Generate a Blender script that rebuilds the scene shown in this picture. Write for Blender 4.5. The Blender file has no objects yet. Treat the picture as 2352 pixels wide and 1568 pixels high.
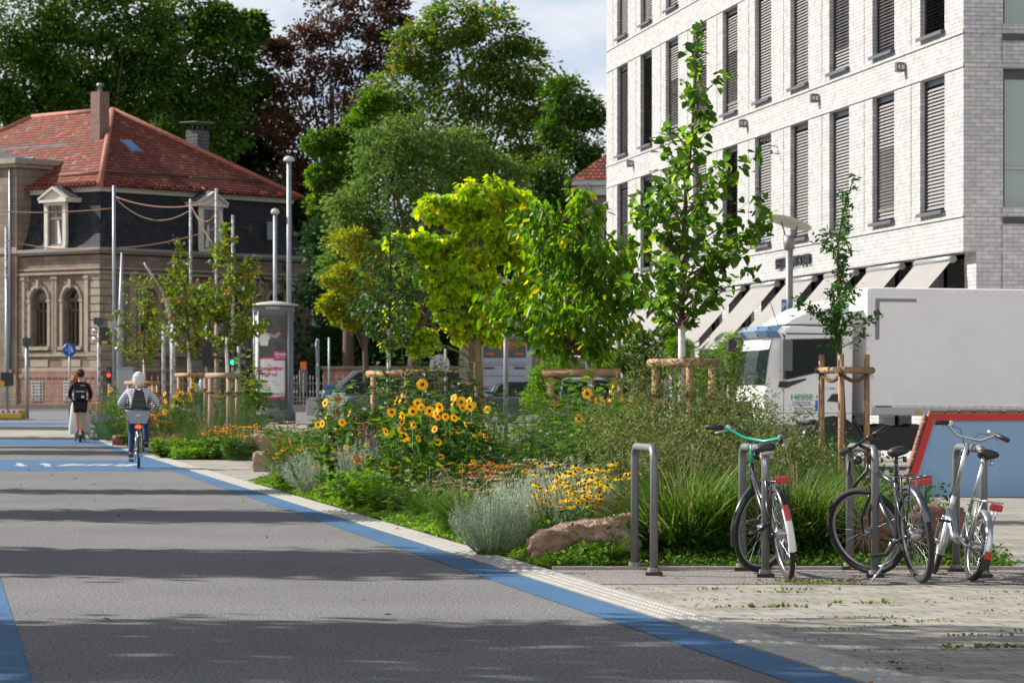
import bpy, bmesh, math, random
import numpy as np
from mathutils import Vector, Matrix
from math import sin, cos, pi, radians as R, atan2, sqrt
random.seed(7); rng = np.random.default_rng(7)
sc = bpy.context.scene
col = sc.collection
# ---------------------------------------------------------------- camera
F, CX, HY, H = 7400.0, 1176.0, 900.0, 1.4      # focal length, centre and horizon in photo units (2352 wide)
cam = bpy.data.cameras.new('camera'); co = bpy.data.objects.new('camera', cam); col.objects.link(co)
co.location = (0, 0, H); co.rotation_euler = (R(90), 0, 0)
cam.sensor_width = 36; cam.lens = F/2352*36; cam.shift_y = (HY-784)/2352
cam.clip_start = 0.5; cam.clip_end = 3000
cam.dof.use_dof = True; cam.dof.focus_distance = 27.0; cam.dof.aperture_fstop = 8.0
sc.camera = co
# ---------------------------------------------------------------- light
SUN_AZ, SUN_EL = R(20), R(36)                  # azimuth beyond the left-hand side
sd = Vector((-cos(SUN_AZ)*cos(SUN_EL), sin(SUN_AZ)*cos(SUN_EL), sin(SUN_EL)))
sl = bpy.data.lights.new('sun', 'SUN'); sl.energy = 5.0; sl.angle = R(0.53); sl.color = (1, .95, .87)
so = bpy.data.objects.new('sun', sl); col.objects.link(so)
so.rotation_euler = sd.to_track_quat('Z', 'Y').to_euler(); so.location = (-40, 30, 60)
w = bpy.data.worlds.new('World'); sc.world = w; w.use_nodes = True
nt = w.node_tree; nt.nodes.clear()
def wn(t): return nt.nodes.new(t)
bg = wn('ShaderNodeBackground'); out = wn('ShaderNodeOutputWorld'); sky = wn('ShaderNodeTexSky')
sky.sky_type = 'NISHITA'; sky.sun_disc = False; sky.sun_elevation = SUN_EL
sky.sun_rotation = atan2(sd.x, sd.y); sky.altitude = 200; sky.air_density = 1; sky.dust_density = 1.5; sky.ozone_density = 1
tc = wn('ShaderNodeTexCoord'); sep = wn('ShaderNodeSeparateXYZ'); nt.links.new(tc.outputs['Generated'], sep.inputs[0])
mp = wn('ShaderNodeMapping'); mp.inputs['Scale'].default_value = (5, 5, 13); mp.inputs['Location'].default_value = (3.1, .2, 1.7)
nt.links.new(tc.outputs['Generated'], mp.inputs[0])
no = wn('ShaderNodeTexNoise'); no.inputs['Scale'].default_value = 1.6; no.inputs['Detail'].default_value = 7; no.inputs['Roughness'].default_value = .55
nt.links.new(mp.outputs[0], no.inputs[0])
rp = wn('ShaderNodeValToRGB'); rp.color_ramp.elements[0].position = .40; rp.color_ramp.elements[1].position = .58
rp.color_ramp.elements[0].color = (5.4, 6.6, 8.3, 1); rp.color_ramp.elements[1].color = (9.3, 9.5, 9.9, 1)
nt.links.new(no.outputs[0], rp.inputs[0])
mr = wn('ShaderNodeMapRange'); mr.inputs[1].default_value = .72; mr.inputs[2].default_value = .9; mr.interpolation_type = 'SMOOTHSTEP'
nt.links.new(sep.outputs[1], mr.inputs[0])
mx = wn('ShaderNodeMix'); mx.data_type = 'RGBA'
nt.links.new(mr.outputs[0], mx.inputs[0]); nt.links.new(rp.outputs[0], mx.inputs[7])
n2 = wn('ShaderNodeTexNoise'); n2.inputs['Scale'].default_value = 2.2; n2.inputs['Detail'].default_value = 5; nt.links.new(tc.outputs['Generated'], n2.inputs[0])
r2 = wn('ShaderNodeMapRange'); r2.inputs[1].default_value = .4; r2.inputs[2].default_value = .6; r2.inputs[4].default_value = .35; nt.links.new(n2.outputs[0], r2.inputs[0])
m0 = wn('ShaderNodeMix'); m0.data_type = 'RGBA'; m0.inputs[7].default_value = (2.6, 2.7, 2.9, 1); nt.links.new(r2.outputs[0], m0.inputs[0]); nt.links.new(sky.outputs[0], m0.inputs[6]); 
m3 = wn('ShaderNodeMix'); m3.data_type = 'RGBA'; r3 = wn('ShaderNodeMapRange'); r3.interpolation_type = 'SMOOTHSTEP'; r3.inputs[1].default_value = -.35; r3.inputs[2].default_value = -.75; r3.inputs[3].default_value = 0; r3.inputs[4].default_value = 1
nt.links.new(sep.outputs[1], r3.inputs[0]); nt.links.new(r3.outputs[0], m3.inputs[0]); nt.links.new(m0.outputs[2], m3.inputs[6]); m3.inputs[7].default_value = (12.8, 12.6, 12.6, 1)   # unseen bright cloud bank added behind the camera to fill shaded faces
nt.links.new(m3.outputs[2], mx.inputs[6])
nt.links.new(mx.outputs[2], bg.inputs[0]); bg.inputs[1].default_value = .062; nt.links.new(bg.outputs[0], out.inputs[0])
sc.view_settings.view_transform = 'Standard'; sc.view_settings.look = 'None'
sc.view_settings.exposure = 0.68; sc.view_settings.gamma = 1; sc.view_settings.use_curve_mapping = False
sc.cycles.max_bounces = 6; sc.cycles.transparent_max_bounces = 8
# ---------------------------------------------------------------- places
def zg(Y):                                       # the ground rises a little towards the street
    return 0.0 if Y < 88 else (.42 if Y > 118 else .42*(Y-88)/30)
def XP(px, Y): return (px-CX)*Y/F
def ZP(py, Y): return H+(HY-py)*Y/F
def P(px, py, Y): return Vector((XP(px, Y), Y, ZP(py, Y)))
def G(px, py):
    Y = H*F/(py-HY)
    return Vector((XP(px, Y), Y, 0))
def edge(Y): return 4.78-.177*Y                 # right-hand edge of the ribbed strip
# ---------------------------------------------------------------- materials
M = {}
def mat(name, c, rough=.6, metal=0, noise=None, bump=0, bscale=60, spec=.5, emit=None, alpha=None, trans=0, coat=0):
    """noise = (scale, amount) or (scale, other colour, low, high)"""
    m = bpy.data.materials.new(name); m.use_nodes = True; n = m.node_tree; b = n.nodes['Principled BSDF']
    b.inputs['Base Color'].default_value = (*c, 1); b.inputs['Roughness'].default_value = rough; b.inputs['Metallic'].default_value = metal
    b.inputs['Specular IOR Level'].default_value = spec
    if coat: b.inputs['Coat Weight'].default_value = coat; b.inputs['Coat Roughness'].default_value = .05
    if emit: b.inputs['Emission Color'].default_value = (*emit[0], 1); b.inputs['Emission Strength'].default_value = emit[1]
    if trans: b.inputs['Transmission Weight'].default_value = trans
    tc = n.nodes.new('ShaderNodeTexCoord')
    if noise:
        t = n.nodes.new('ShaderNodeTexNoise'); t.inputs['Scale'].default_value = noise[0]; t.inputs['Detail'].default_value = 6; t.inputs['Roughness'].default_value = .65
        n.links.new(tc.outputs['Object'], t.inputs[0])
        r = n.nodes.new('ShaderNodeValToRGB')
        if len(noise) == 2:
            a = noise[1]; r.color_ramp.elements[0].color = (*[x*(1-a) for x in c], 1); r.color_ramp.elements[1].color = (*[min(1, x*(1+a)) for x in c], 1)
            r.color_ramp.elements[0].position = .3; r.color_ramp.elements[1].position = .7
        else:
            r.color_ramp.elements[0].color = (*c, 1); r.color_ramp.elements[1].color = (*noise[1], 1)
            r.color_ramp.elements[0].position = noise[2]; r.color_ramp.elements[1].position = noise[3]
        n.links.new(t.outputs[0], r.inputs[0]); n.links.new(r.outputs[0], b.inputs['Base Color'])
    if bump:
        t2 = n.nodes.new('ShaderNodeTexNoise'); t2.inputs['Scale'].default_value = bscale; t2.inputs['Detail'].default_value = 4
        bp = n.nodes.new('ShaderNodeBump'); bp.inputs['Strength'].default_value = bump; bp.inputs['Distance'].default_value = .02
        n.links.new(tc.outputs['Object'], t2.inputs[0]); n.links.new(t2.outputs[0], bp.inputs['Height']); n.links.new(bp.outputs[0], b.inputs['Normal'])
    M[name] = m; return m
def leafmat(name, c1, c2, c3=None, trans=.4, rough=.45, third=.85, spec=.3, glow=1.7):
    """leaves: each leaf (mesh island) takes its own hue between c1 and c2, a few take c3"""
    m = bpy.data.materials.new(name); m.use_nodes = True; n = m.node_tree; b = n.nodes['Principled BSDF']; o = n.nodes['Material Output']
    g = n.nodes.new('ShaderNodeNewGeometry'); r = n.nodes.new('ShaderNodeValToRGB')
    e = r.color_ramp.elements; e[0].color = (*c1, 1); e[1].color = (*c2, 1); e[1].position = third if c3 else 1
    if c3:
        x = e.new(min(.99, third+.06)); x.color = (*c3, 1)
    n.links.new(g.outputs['Random Per Island'], r.inputs[0])
    hs = n.nodes.new('ShaderNodeHueSaturation'); tn = n.nodes.new('ShaderNodeTexNoise'); tn.inputs['Scale'].default_value = .9
    tc = n.nodes.new('ShaderNodeTexCoord'); n.links.new(tc.outputs['Object'], tn.inputs[0])
    ma = n.nodes.new('ShaderNodeMapRange'); ma.inputs[1].default_value = .3; ma.inputs[2].default_value = .7; ma.inputs[3].default_value = .75; ma.inputs[4].default_value = 1.25
    n.links.new(tn.outputs[0], ma.inputs[0]); n.links.new(ma.outputs[0], hs.inputs['Value']); n.links.new(r.outputs[0], hs.inputs['Color'])
    n.links.new(hs.outputs[0], b.inputs['Base Color']); b.inputs['Roughness'].default_value = rough; b.inputs['Specular IOR Level'].default_value = spec
    if trans:
        t = n.nodes.new('ShaderNodeBsdfTranslucent'); mxx = n.nodes.new('ShaderNodeMixShader'); mxx.inputs[0].default_value = trans
        h2 = n.nodes.new('ShaderNodeHueSaturation'); h2.inputs['Hue'].default_value = .485; h2.inputs['Saturation'].default_value = 1.1; h2.inputs['Value'].default_value = glow
        n.links.new(hs.outputs[0], h2.inputs['Color']); n.links.new(h2.outputs[0], t.inputs[0])
        n.links.new(b.outputs[0], mxx.inputs[1]); n.links.new(t.outputs[0], mxx.inputs[2]); n.links.new(mxx.outputs[0], o.inputs[0])
    M[name] = m; return m
def nodes(m): return m.node_tree.nodes, m.node_tree.links
# ---------------------------------------------------------------- tagging
def tag(o, label=None, cat=None, group=None, kind=None):
    if label: o['label'] = label
    if cat: o['category'] = cat
    if group: o['group'] = group
    if kind: o['kind'] = kind
    return o
def thing(name, label, cat, loc=(0, 0, 0), rz=0, group=None):
    o = bpy.data.objects.new(name, None); col.objects.link(o); o.location = loc; o.rotation_euler = (0, 0, rz); o.empty_display_size = .2
    return tag(o, label, cat, group)
def dup(src, loc, rz=0, scale=1, label=None, group=None, rot=None):
    def rec(o, par):
        c = o.copy(); col.objects.link(c)
        if par is not None: c.parent = par
        for ch in list(o.children): rec(ch, c)
        return c
    c = rec(src, None); c.location = loc; c.rotation_euler = rot or (0, 0, rz); c.scale = (scale,)*3 if not hasattr(scale, '__len__') else scale
    if label: c['label'] = label
    if group: c['group'] = group
    return c
def link_mesh(name, me, mats, parent=None, smooth=False, loc=None):
    for m in (mats if isinstance(mats, (list, tuple)) else [mats]): me.materials.append(M[m] if isinstance(m, str) else m)
    if smooth: me.polygons.foreach_set('use_smooth', [True]*len(me.polygons))
    o = bpy.data.objects.new(name, me); col.objects.link(o)
    if parent is not None: o.parent = parent
    if loc: o.location = loc
    return o
class MB:
    """collects shapes, then links them as ONE mesh object"""
    def __init__(s): s.v = []; s.f = []; s.m = []; s.k = 0; s.sm = []
    def mi(s, i): s.k = i; return s
    def add(s, vs, fs, smooth=False):
        b = len(s.v); s.v += [tuple(x) for x in vs]
        for f in fs: s.f.append([b+i for i in f]); s.m.append(s.k); s.sm.append(smooth)
        return s
    def box(s, x0, x1, y0, y1, z0, z1):
        vs = [(x, y, z) for z in (z0, z1) for y in (y0, y1) for x in (x0, x1)]
        return s.add(vs, [(0, 2, 3, 1), (4, 5, 7, 6), (0, 1, 5, 4), (2, 6, 7, 3), (0, 4, 6, 2), (1, 3, 7, 5)])
    def cbox(s, c, d, rz=0):
        x, y, z = (q/2 for q in d); ca, sa = cos(rz), sin(rz)
        vs = [(c[0]+a*ca-b*sa, c[1]+a*sa+b*ca, c[2]+e) for e in (-z, z) for b in (-y, y) for a in (-x, x)]
        return s.add(vs, [(0, 2, 3, 1), (4, 5, 7, 6), (0, 1, 5, 4), (2, 6, 7, 3), (0, 4, 6, 2), (1, 3, 7, 5)])
    def obox(s, a, b, w, h, up=Vector((0, 0, 1))):
        a, b = Vector(a), Vector(b); d = (b-a).normalized(); sx = d.cross(up)
        if sx.length < 1e-4: sx = Vector((1, 0, 0))
        sx.normalize(); u = sx.cross(d)
        vs = [p+sx*(i*w/2)+u*(j*h/2) for p in (a, b) for i, j in ((-1, -1), (1, -1), (1, 1), (-1, 1))]
        return s.add(vs, [(0, 1, 2, 3), (7, 6, 5, 4), (0, 4, 5, 1), (1, 5, 6, 2), (2, 6, 7, 3), (3, 7, 4, 0)])
    def tube(s, pts, r, n=8, caps=True, smooth=True, flat=1):
        pts = [Vector(p) for p in pts]; m = len(pts); rs = r if hasattr(r, '__len__') else [r]*m
        vs = []; prev = None
        for i, p in enumerate(pts):
            d = (pts[min(i+1, m-1)]-pts[max(i-1, 0)]); d = d.normalized() if d.length > 1e-9 else Vector((0, 0, 1))
            if prev is None:
                a = Vector((1, 0, 0)) if abs(d.x) < .9 else Vector((0, 1, 0)); a = (a-d*a.dot(d)).normalized()
            else: a = (prev-d*prev.dot(d)).normalized()
            prev = a; b = d.cross(a)
            for k in range(n):
                t = 2*pi*k/n; vs.append(p+(a*cos(t)+b*sin(t)*flat)*rs[i])
        fs = [(i*n+k, i*n+(k+1) % n, (i+1)*n+(k+1) % n, (i+1)*n+k) for i in range(m-1) for k in range(n)]
        s.add(vs, fs, smooth)
        if caps:
            b = len(s.v)-len(vs)
            s.f.append([b+k for k in range(n)][::-1]); s.m.append(s.k); s.sm.append(False)
            s.f.append([b+(m-1)*n+k for k in range(n)]); s.m.append(s.k); s.sm.append(False)
        return s
    def torus(s, c, rad, r, ax, n=40, k=8, a0=0, a1=2*pi, flat=1, up=None):
        """ring (or arc) about axis ax through centre c"""
        ax = Vector(ax).normalized(); c = Vector(c); e1 = (Vector((0, 0, 1)) if up is None else Vector(up)); e1 = (e1-ax*e1.dot(ax)).normalized(); e2 = ax.cross(e1)
        full = abs(a1-a0-2*pi) < 1e-6; vs = []
        for i in range(n if full else n+1):
            t = a0+(a1-a0)*i/n; rd = e1*cos(t)+e2*sin(t)
            for j in range(k):
                u = 2*pi*j/k; vs.append(c+rd*(rad+r*cos(u))+ax*(r*flat*sin(u)))
        m = n if full else n+1
        fs = [(i*k+j, ((i+1) % m)*k+j, ((i+1) % m)*k+(j+1) % k, i*k+(j+1) % k) for i in range(n) for j in range(k)]
        return s.add(vs, fs, True)
    def lathe(s, prof, c=(0, 0, 0), n=20, smooth=True):
        vs = [(c[0]+r*cos(2*pi*k/n), c[1]+r*sin(2*pi*k/n), c[2]+z) for r, z in prof for k in range(n)]
        fs = [(i*n+k, i*n+(k+1) % n, (i+1)*n+(k+1) % n, (i+1)*n+k) for i in range(len(prof)-1) for k in range(n)]
        return s.add(vs, fs, smooth)
    def prism(s, poly, axis, a, b):
        """2-D polygon extruded along axis ('x': poly=(y,z), 'y': (x,z), 'z': (x,y))"""
        n = len(poly); pl = {'x': lambda p, t: (t, p[0], p[1]), 'y': lambda p, t: (p[0], t, p[1]), 'z': lambda p, t: (p[0], p[1], t)}[axis]
        vs = [pl(p, t) for t in (a, b) for p in poly]
        return s.add(vs, [tuple(range(n))[::-1], tuple(range(n, 2*n))]+[(i, (i+1) % n, n+(i+1) % n, n+i) for i in range(n)])
    def ball(s, c, r, n=12, m=8, sc3=(1, 1, 1)):
        vs = []; c = Vector(c)
        for i in range(m+1):
            t = pi*i/m
            for k in range(n):
                u = 2*pi*k/n; vs.append((c.x+r*sc3[0]*sin(t)*cos(u), c.y+r*sc3[1]*sin(t)*sin(u), c.z+r*sc3[2]*cos(t)))
        return s.add(vs, [(i*n+k, (i+1)*n+k, (i+1)*n+(k+1) % n, i*n+(k+1) % n) for i in range(m) for k in range(n)], True)
    def build(s, name, mats, parent=None, bevel=0, loc=None, smooth=None):
        me = bpy.data.meshes.new(name); me.from_pydata(s.v, [], s.f)
        me.polygons.foreach_set('material_index', s.m); me.polygons.foreach_set('use_smooth', s.sm if smooth is None else [smooth]*len(s.f))
        o = link_mesh(name, me, mats, parent, loc=loc); me.validate(); me.update()
        if bevel:
            bv = o.modifiers.new('b', 'BEVEL'); bv.width = bevel; bv.segments = 2; bv.limit_method = 'ANGLE'
        return o
# leaf templates: x across, y along the leaf, z = fold
def tmpl(pts, fold=.12, droop=0):
    """pts: right-hand outline (x, y) from base to tip, mirrored about the midrib"""
    v = [(0, 0, 0)]+[(x, y, fold*abs(x)*2-droop*y*y) for x, y in pts]+[(0, 1, -droop)]+[(-x, y, fold*abs(x)*2-droop*y*y) for x, y in pts[::-1]]
    n = len(pts); return np.array(v, float), [tuple(range(0, n+2)), tuple([0]+list(range(n+1, 2*n+2)))]
T_KITE = (np.array([(0, 0, 0), (.32, .5, .05), (0, 1, 0), (-.32, .5, .05)], float), [(0, 1, 2, 3)])
T_OVATE = tmpl([(.22, .22), (.27, .5), (.14, .8)], .14, .12)
T_LONG = tmpl([(.13, .2), (.17, .5), (.1, .8)], .14, .25)
T_HEART = tmpl([(.3, -.06), (.46, .2), (.42, .48), (.2, .8)], .14, .12)
T_OAK = tmpl([(.1, .15), (.22, .3), (.12, .38), (.28, .55), (.16, .62), (.22, .8)], .1, .1)
T_THIN = (np.array([(.05, 0, 0), (.065, .5, .0), (0, 1, -.04), (-.065, .5, .0), (-.05, 0, 0)], float), [(0, 1, 2, 3, 4)])
def leaves(name, mats, pos, d, size, tm=T_KITE, parent=None, nrm=None, mi=None, roll=1.0, extra=None):
    """one mesh of many leaves: pos (N,3), d (N,3) growing direction, size (N,)"""
    pos = np.asarray(pos, float); d = np.asarray(d, float); N = len(pos)
    size = np.broadcast_to(np.asarray(size, float), (N,))
    d = d/np.maximum(np.linalg.norm(d, axis=1, keepdims=True), 1e-9)
    if nrm is None: nrm = np.array([0, 0, 1.0])+rng.normal(0, .55*roll, (N, 3))
    nrm = nrm-d*np.sum(nrm*d, 1, keepdims=True); nrm /= np.maximum(np.linalg.norm(nrm, axis=1, keepdims=True), 1e-6)
    x = np.cross(d, nrm); tv, tf = tm; k = len(tv)
    V = pos[:, None, :]+size[:, None, None]*(tv[None, :, 0:1]*x[:, None, :]+tv[None, :, 1:2]*d[:, None, :]+tv[None, :, 2:3]*nrm[:, None, :])
    V = V.reshape(-1, 3); nf = len(tf); lens = [len(f) for f in tf]; flat = np.concatenate([np.array(f) for f in tf])
    L = (np.arange(N)[:, None]*k+flat[None, :]).ravel()
    tot = np.tile(lens, N); st = np.concatenate([[0], np.cumsum(tot)[:-1]])
    mm = np.repeat(np.zeros(N, int) if mi is None else mi, nf)
    if extra is not None:                        # an MB of stems joins the same mesh
        ev = np.array(extra.v, float).reshape(-1, 3); off = len(V); V = np.concatenate([V, ev])
        el = [len(f) for f in extra.f]; L = np.concatenate([L, off+np.array([i for f in extra.f for i in f], int)]) if extra.f else L
        tot = np.concatenate([tot, el]).astype(int); st = np.concatenate([[0], np.cumsum(tot)[:-1]]); mm = np.concatenate([mm, extra.m]).astype(int)
    me = bpy.data.meshes.new(name); me.vertices.add(len(V)); me.vertices.foreach_set('co', V.ravel())
    me.loops.add(len(L)); me.loops.foreach_set('vertex_index', L.astype(np.int32))
    me.polygons.add(len(tot)); me.polygons.foreach_set('loop_start', st.astype(np.int32)); me.polygons.foreach_set('loop_total', tot.astype(np.int32))
    me.polygons.foreach_set('material_index', mm.astype(np.int32)); me.update(calc_edges=True); me.validate()
    return link_mesh(name, me, mats, parent)
def text_obj(name, s, m, size, loc, rot, parent=None, ext=.002, bold=0, align='LEFT', xs=1.0):
    cu = bpy.data.curves.new(name, 'FONT'); cu.body = s; cu.size = size; cu.extrude = ext; cu.offset = bold; cu.align_x = align
    t = bpy.data.objects.new(name, cu); col.objects.link(t)
    me = bpy.data.meshes.new_from_object(t.evaluated_get(bpy.context.evaluated_depsgraph_get())); bpy.data.objects.remove(t)
    me.name = name; me.transform(Matrix.Diagonal((xs, 1, 1, 1))); me.materials.clear()
    o = link_mesh(name, me, m, parent); o.location = loc; o.rotation_euler = rot; return o
def skin_mesh(name, vs, es, rs, mats, parent, levels=2, root=0, matfn=None):
    me = bpy.data.meshes.new(name); me.from_pydata([tuple(v) for v in vs], es, [])
    o = bpy.data.objects.new(name, me); col.objects.link(o)
    sm = o.modifiers.new('s', 'SKIN'); sm.use_smooth_shade = True
    for i, r in enumerate(rs):
        k = me.skin_vertices[0].data[i]; k.radius = r if hasattr(r, '__len__') else (r, r); k.use_root = (i == root)
    ss = o.modifiers.new('u', 'SUBSURF'); ss.levels = ss.render_levels = levels
    bpy.context.view_layer.update()
    m2 = bpy.data.meshes.new_from_object(o.evaluated_get(bpy.context.evaluated_depsgraph_get())); bpy.data.objects.remove(o); m2.name = name
    m2.materials.clear()
    if matfn:
        for p in m2.polygons: p.material_index = matfn(p.center)
    return link_mesh(name, m2, mats, parent, smooth=True)
# ================================================================ ground
def gmat(name, c1, c2, scale, rough=.9, bump=.3, big=None):
    """granular surface: fine speckle between c1 and c2 plus a slow stain"""
    m = bpy.data.materials.new(name); m.use_nodes = True; n, l = nodes(m); b = n['Principled BSDF']; b.inputs['Roughness'].default_value = rough; b.inputs['Specular IOR Level'].default_value = .25
    tc = n.new('ShaderNodeTexCoord'); t = n.new('ShaderNodeTexNoise'); t.inputs['Scale'].default_value = scale; t.inputs['Detail'].default_value = 3; t.inputs['Roughness'].default_value = .8
    l.new(tc.outputs['Object'], t.inputs[0]); r = n.new('ShaderNodeValToRGB'); e = r.color_ramp.elements; e[0].position = .38; e[1].position = .62; e[0].color = (*c1, 1); e[1].color = (*c2, 1); l.new(t.outputs[0], r.inputs[0])
    t2 = n.new('ShaderNodeTexNoise'); t2.inputs['Scale'].default_value = .45; t2.inputs['Detail'].default_value = 5; l.new(tc.outputs['Object'], t2.inputs[0])
    mr = n.new('ShaderNodeMapRange'); mr.inputs[1].default_value = .3; mr.inputs[2].default_value = .7; mr.inputs[3].default_value = .86; mr.inputs[4].default_value = 1.12; l.new(t2.outputs[0], mr.inputs[0])
    hs = n.new('ShaderNodeHueSaturation'); l.new(mr.outputs[0], hs.inputs['Value']); l.new(r.outputs[0], hs.inputs['Color']); l.new(hs.outputs[0], b.inputs['Base Color'])
    bp = n.new('ShaderNodeBump'); bp.inputs['Strength'].default_value = bump; bp.inputs['Distance'].default_value = .01; l.new(t.outputs[0], bp.inputs['Height']); l.new(bp.outputs[0], b.inputs['Normal'])
    M[name] = m; return m
gmat('asphalt', (.04, .042, .048), (.285, .28, .275), 48, bump=.9)
gmat('street', (.13, .135, .145), (.19, .19, .2), 60)
gmat('blue_paint', (.028, .085, .18), (.07, .165, .30), 60, rough=.8, bump=.5)
def wear(name, c, lo, hi, sc):
    m = M[name]; n, l = nodes(m); b = n['Principled BSDF']; src = b.inputs['Base Color'].links[0].from_socket; tc = n.new('ShaderNodeTexCoord'); t = n.new('ShaderNodeTexNoise'); t.inputs['Scale'].default_value = sc; t.inputs['Detail'].default_value = 9; t.inputs['Roughness'].default_value = .75
    l.new(tc.outputs['Object'], t.inputs[0]); r = n.new('ShaderNodeMapRange'); r.inputs[1].default_value = lo; r.inputs[2].default_value = hi; l.new(t.outputs[0], r.inputs[0]); mx = n.new('ShaderNodeMix'); mx.data_type = 'RGBA'; l.new(r.outputs[0], mx.inputs[0]); l.new(src, mx.inputs[6]); mx.inputs[7].default_value = (*c, 1); l.new(mx.outputs[2], b.inputs['Base Color'])
wear('blue_paint', (.12, .15, .18), .57, .72, 3.0); wear('asphalt', (.06, .06, .065), .60, .74, .9)
gmat('gravel', (.10, .09, .085), (.36, .33, .31), 42, bump=.9)
gmat('concrete', (.25, .235, .205), (.33, .31, .275), 25)
gmat('soil', (.03, .022, .015), (.07, .05, .035), 20)
gmat('white_paint', (.32, .33, .34), (.5, .5, .48), 60)
# herringbone-like pavers: brick texture with moss in some joints
def pavermat():
    m = bpy.data.materials.new('paver'); m.use_nodes = True; n, l = nodes(m); b = n['Principled BSDF']; b.inputs['Roughness'].default_value = .85
    tc = n.new('ShaderNodeTexCoord'); mp = n.new('ShaderNodeMapping'); mp.inputs['Rotation'].default_value = (0, 0, R(-10)); l.new(tc.outputs['Object'], mp.inputs[0])
    bt = n.new('ShaderNodeTexBrick'); bt.inputs['Scale'].default_value = 1; bt.inputs['Brick Width'].default_value = .3; bt.inputs['Row Height'].default_value = .2; bt.inputs['Mortar Size'].default_value = .007
    bt.inputs['Color1'].default_value = (.33, .305, .265, 1); bt.inputs['Color2'].default_value = (.24, .225, .195, 1); bt.inputs['Mortar'].default_value = (.09, .085, .06, 1); bt.inputs['Mortar Smooth'].default_value = .2
    l.new(mp.outputs[0], bt.inputs[0]); t = n.new('ShaderNodeTexNoise'); t.inputs['Scale'].default_value = 40; t.inputs['Detail'].default_value = 4; l.new(tc.outputs['Object'], t.inputs[0])
    t2 = n.new('ShaderNodeTexNoise'); t2.inputs['Scale'].default_value = 1.3; t2.inputs['Detail'].default_value = 5; l.new(tc.outputs['Object'], t2.inputs[0])
    ad = n.new('ShaderNodeMath'); ad.operation = 'ADD'; l.new(t.outputs[0], ad.inputs[0]); l.new(t2.outputs[0], ad.inputs[1])
    mr = n.new('ShaderNodeMapRange'); mr.inputs[1].default_value = .7; mr.inputs[2].default_value = 1.3; mr.inputs[3].default_value = .78; mr.inputs[4].default_value = 1.18; l.new(ad.outputs[0], mr.inputs[0])
    hs = n.new('ShaderNodeHueSaturation'); l.new(mr.outputs[0], hs.inputs['Value']); l.new(bt.outputs[0], hs.inputs['Color']); l.new(hs.outputs[0], b.inputs['Base Color'])
    bp = n.new('ShaderNodeBump'); bp.inputs['Strength'].default_value = .6; bp.inputs['Distance'].default_value = .008; l.new(bt.outputs['Fac'], bp.inputs['Height']); bp.invert = True; l.new(bp.outputs[0], b.inputs['Normal'])
    M['paver'] = m
pavermat()
def sheet(name, fn, ys, z, m, kind='structure'):
    """strip between x = fn(Y)[0] and fn(Y)[1] along the depths ys"""
    mb = MB(); vs = []
    for Y in ys:
        a, b = fn(Y); vs += [(a, Y, zg(Y)+z), (b, Y, zg(Y)+z)]
    mb.add(vs, [(2*i, 2*i+1, 2*i+3, 2*i+2) for i in range(len(ys)-1)])
    return tag(mb.build(name, m), kind=kind)
far = [-20, 0, 10, 88, 98, 108, 118, 150, 400, 1500]
sheet('ground', lambda Y: (-1200, 1200) if Y > 300 else (-300, 300), far, -.006, 'paver')
PW = 4.34                                        # path: between the two blue bands
sheet('cycle_road', lambda Y: (edge(Y)-.62-PW-.35, edge(Y)-.30), [-20, 0, 50, 88, 92], .0, 'asphalt')
sheet('forecourt_paving', lambda Y: (-40, edge(Y)), [92.01, 98, 104, 110, 114], .0, 'concrete')
sheet('blue_edge_line', lambda Y: (edge(Y)-.69, edge(Y)-.37), [-20, 0, 50, 88, 92], .004, 'blue_paint')
sheet('blue_side_line', lambda Y: (edge(Y)-4.68, edge(Y)-4.34), [-20, 0, 50, 88, 92], .004, 'blue_paint')
sheet('blue_crossing_band', lambda Y: (edge(Y)-4.34, edge(Y)-.69), [57.3, 66.2], .004, 'blue_paint')
sheet('blue_far_band', lambda Y: (edge(Y)-4.34, edge(Y)-.69), [85.4, 91.0], .004, 'blue_paint')
sheet('blue_street_line', lambda Y: (-40, -13), [108, 112.5], .008, 'blue_paint')
sheet('street', lambda Y: (-300, 300), [114, 118, 126, 164], .006, 'street')
sheet('pavement', lambda Y: (-300, 300), [164, 170], .11, 'concrete')
kb = MB(); kb.box(-60, 300, 163.75, 164, .40, .54); tag(kb.build('kerb', 'white_paint'), kind='structure')
sheet('side_street', lambda Y: (5.7, 300), [52, 62.0], .004, 'street')
sheet('side_pavement', lambda Y: (2.6, 300), [50, 51.9], .003, 'concrete')
# gravel strip under the bike stands and edging kerb of the bed
sheet('gravel_strip', lambda Y: (edge(Y)+.02, 60), [23.55, 25.45], -.002, 'gravel')
kb = MB(); kb.box(edge(25.5)+.05, 4.1, 25.45, 25.53, -.02, .022); tag(kb.build('bed_edging', 'concrete', bevel=.006), kind='structure')
def bedR(Y): return 4.0+(Y-25.5)*.05
sheet('bed_soil', lambda Y: (edge(Y)+.03, bedR(Y)), [25.53, 30, 35, 40, 45, 50], .012, 'soil')
sheet('far_bed_soil', lambda Y: (edge(Y)+.03, edge(Y)+3.6+(Y-66)*.0), [67, 75, 85, 93], .012, 'soil')
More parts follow.
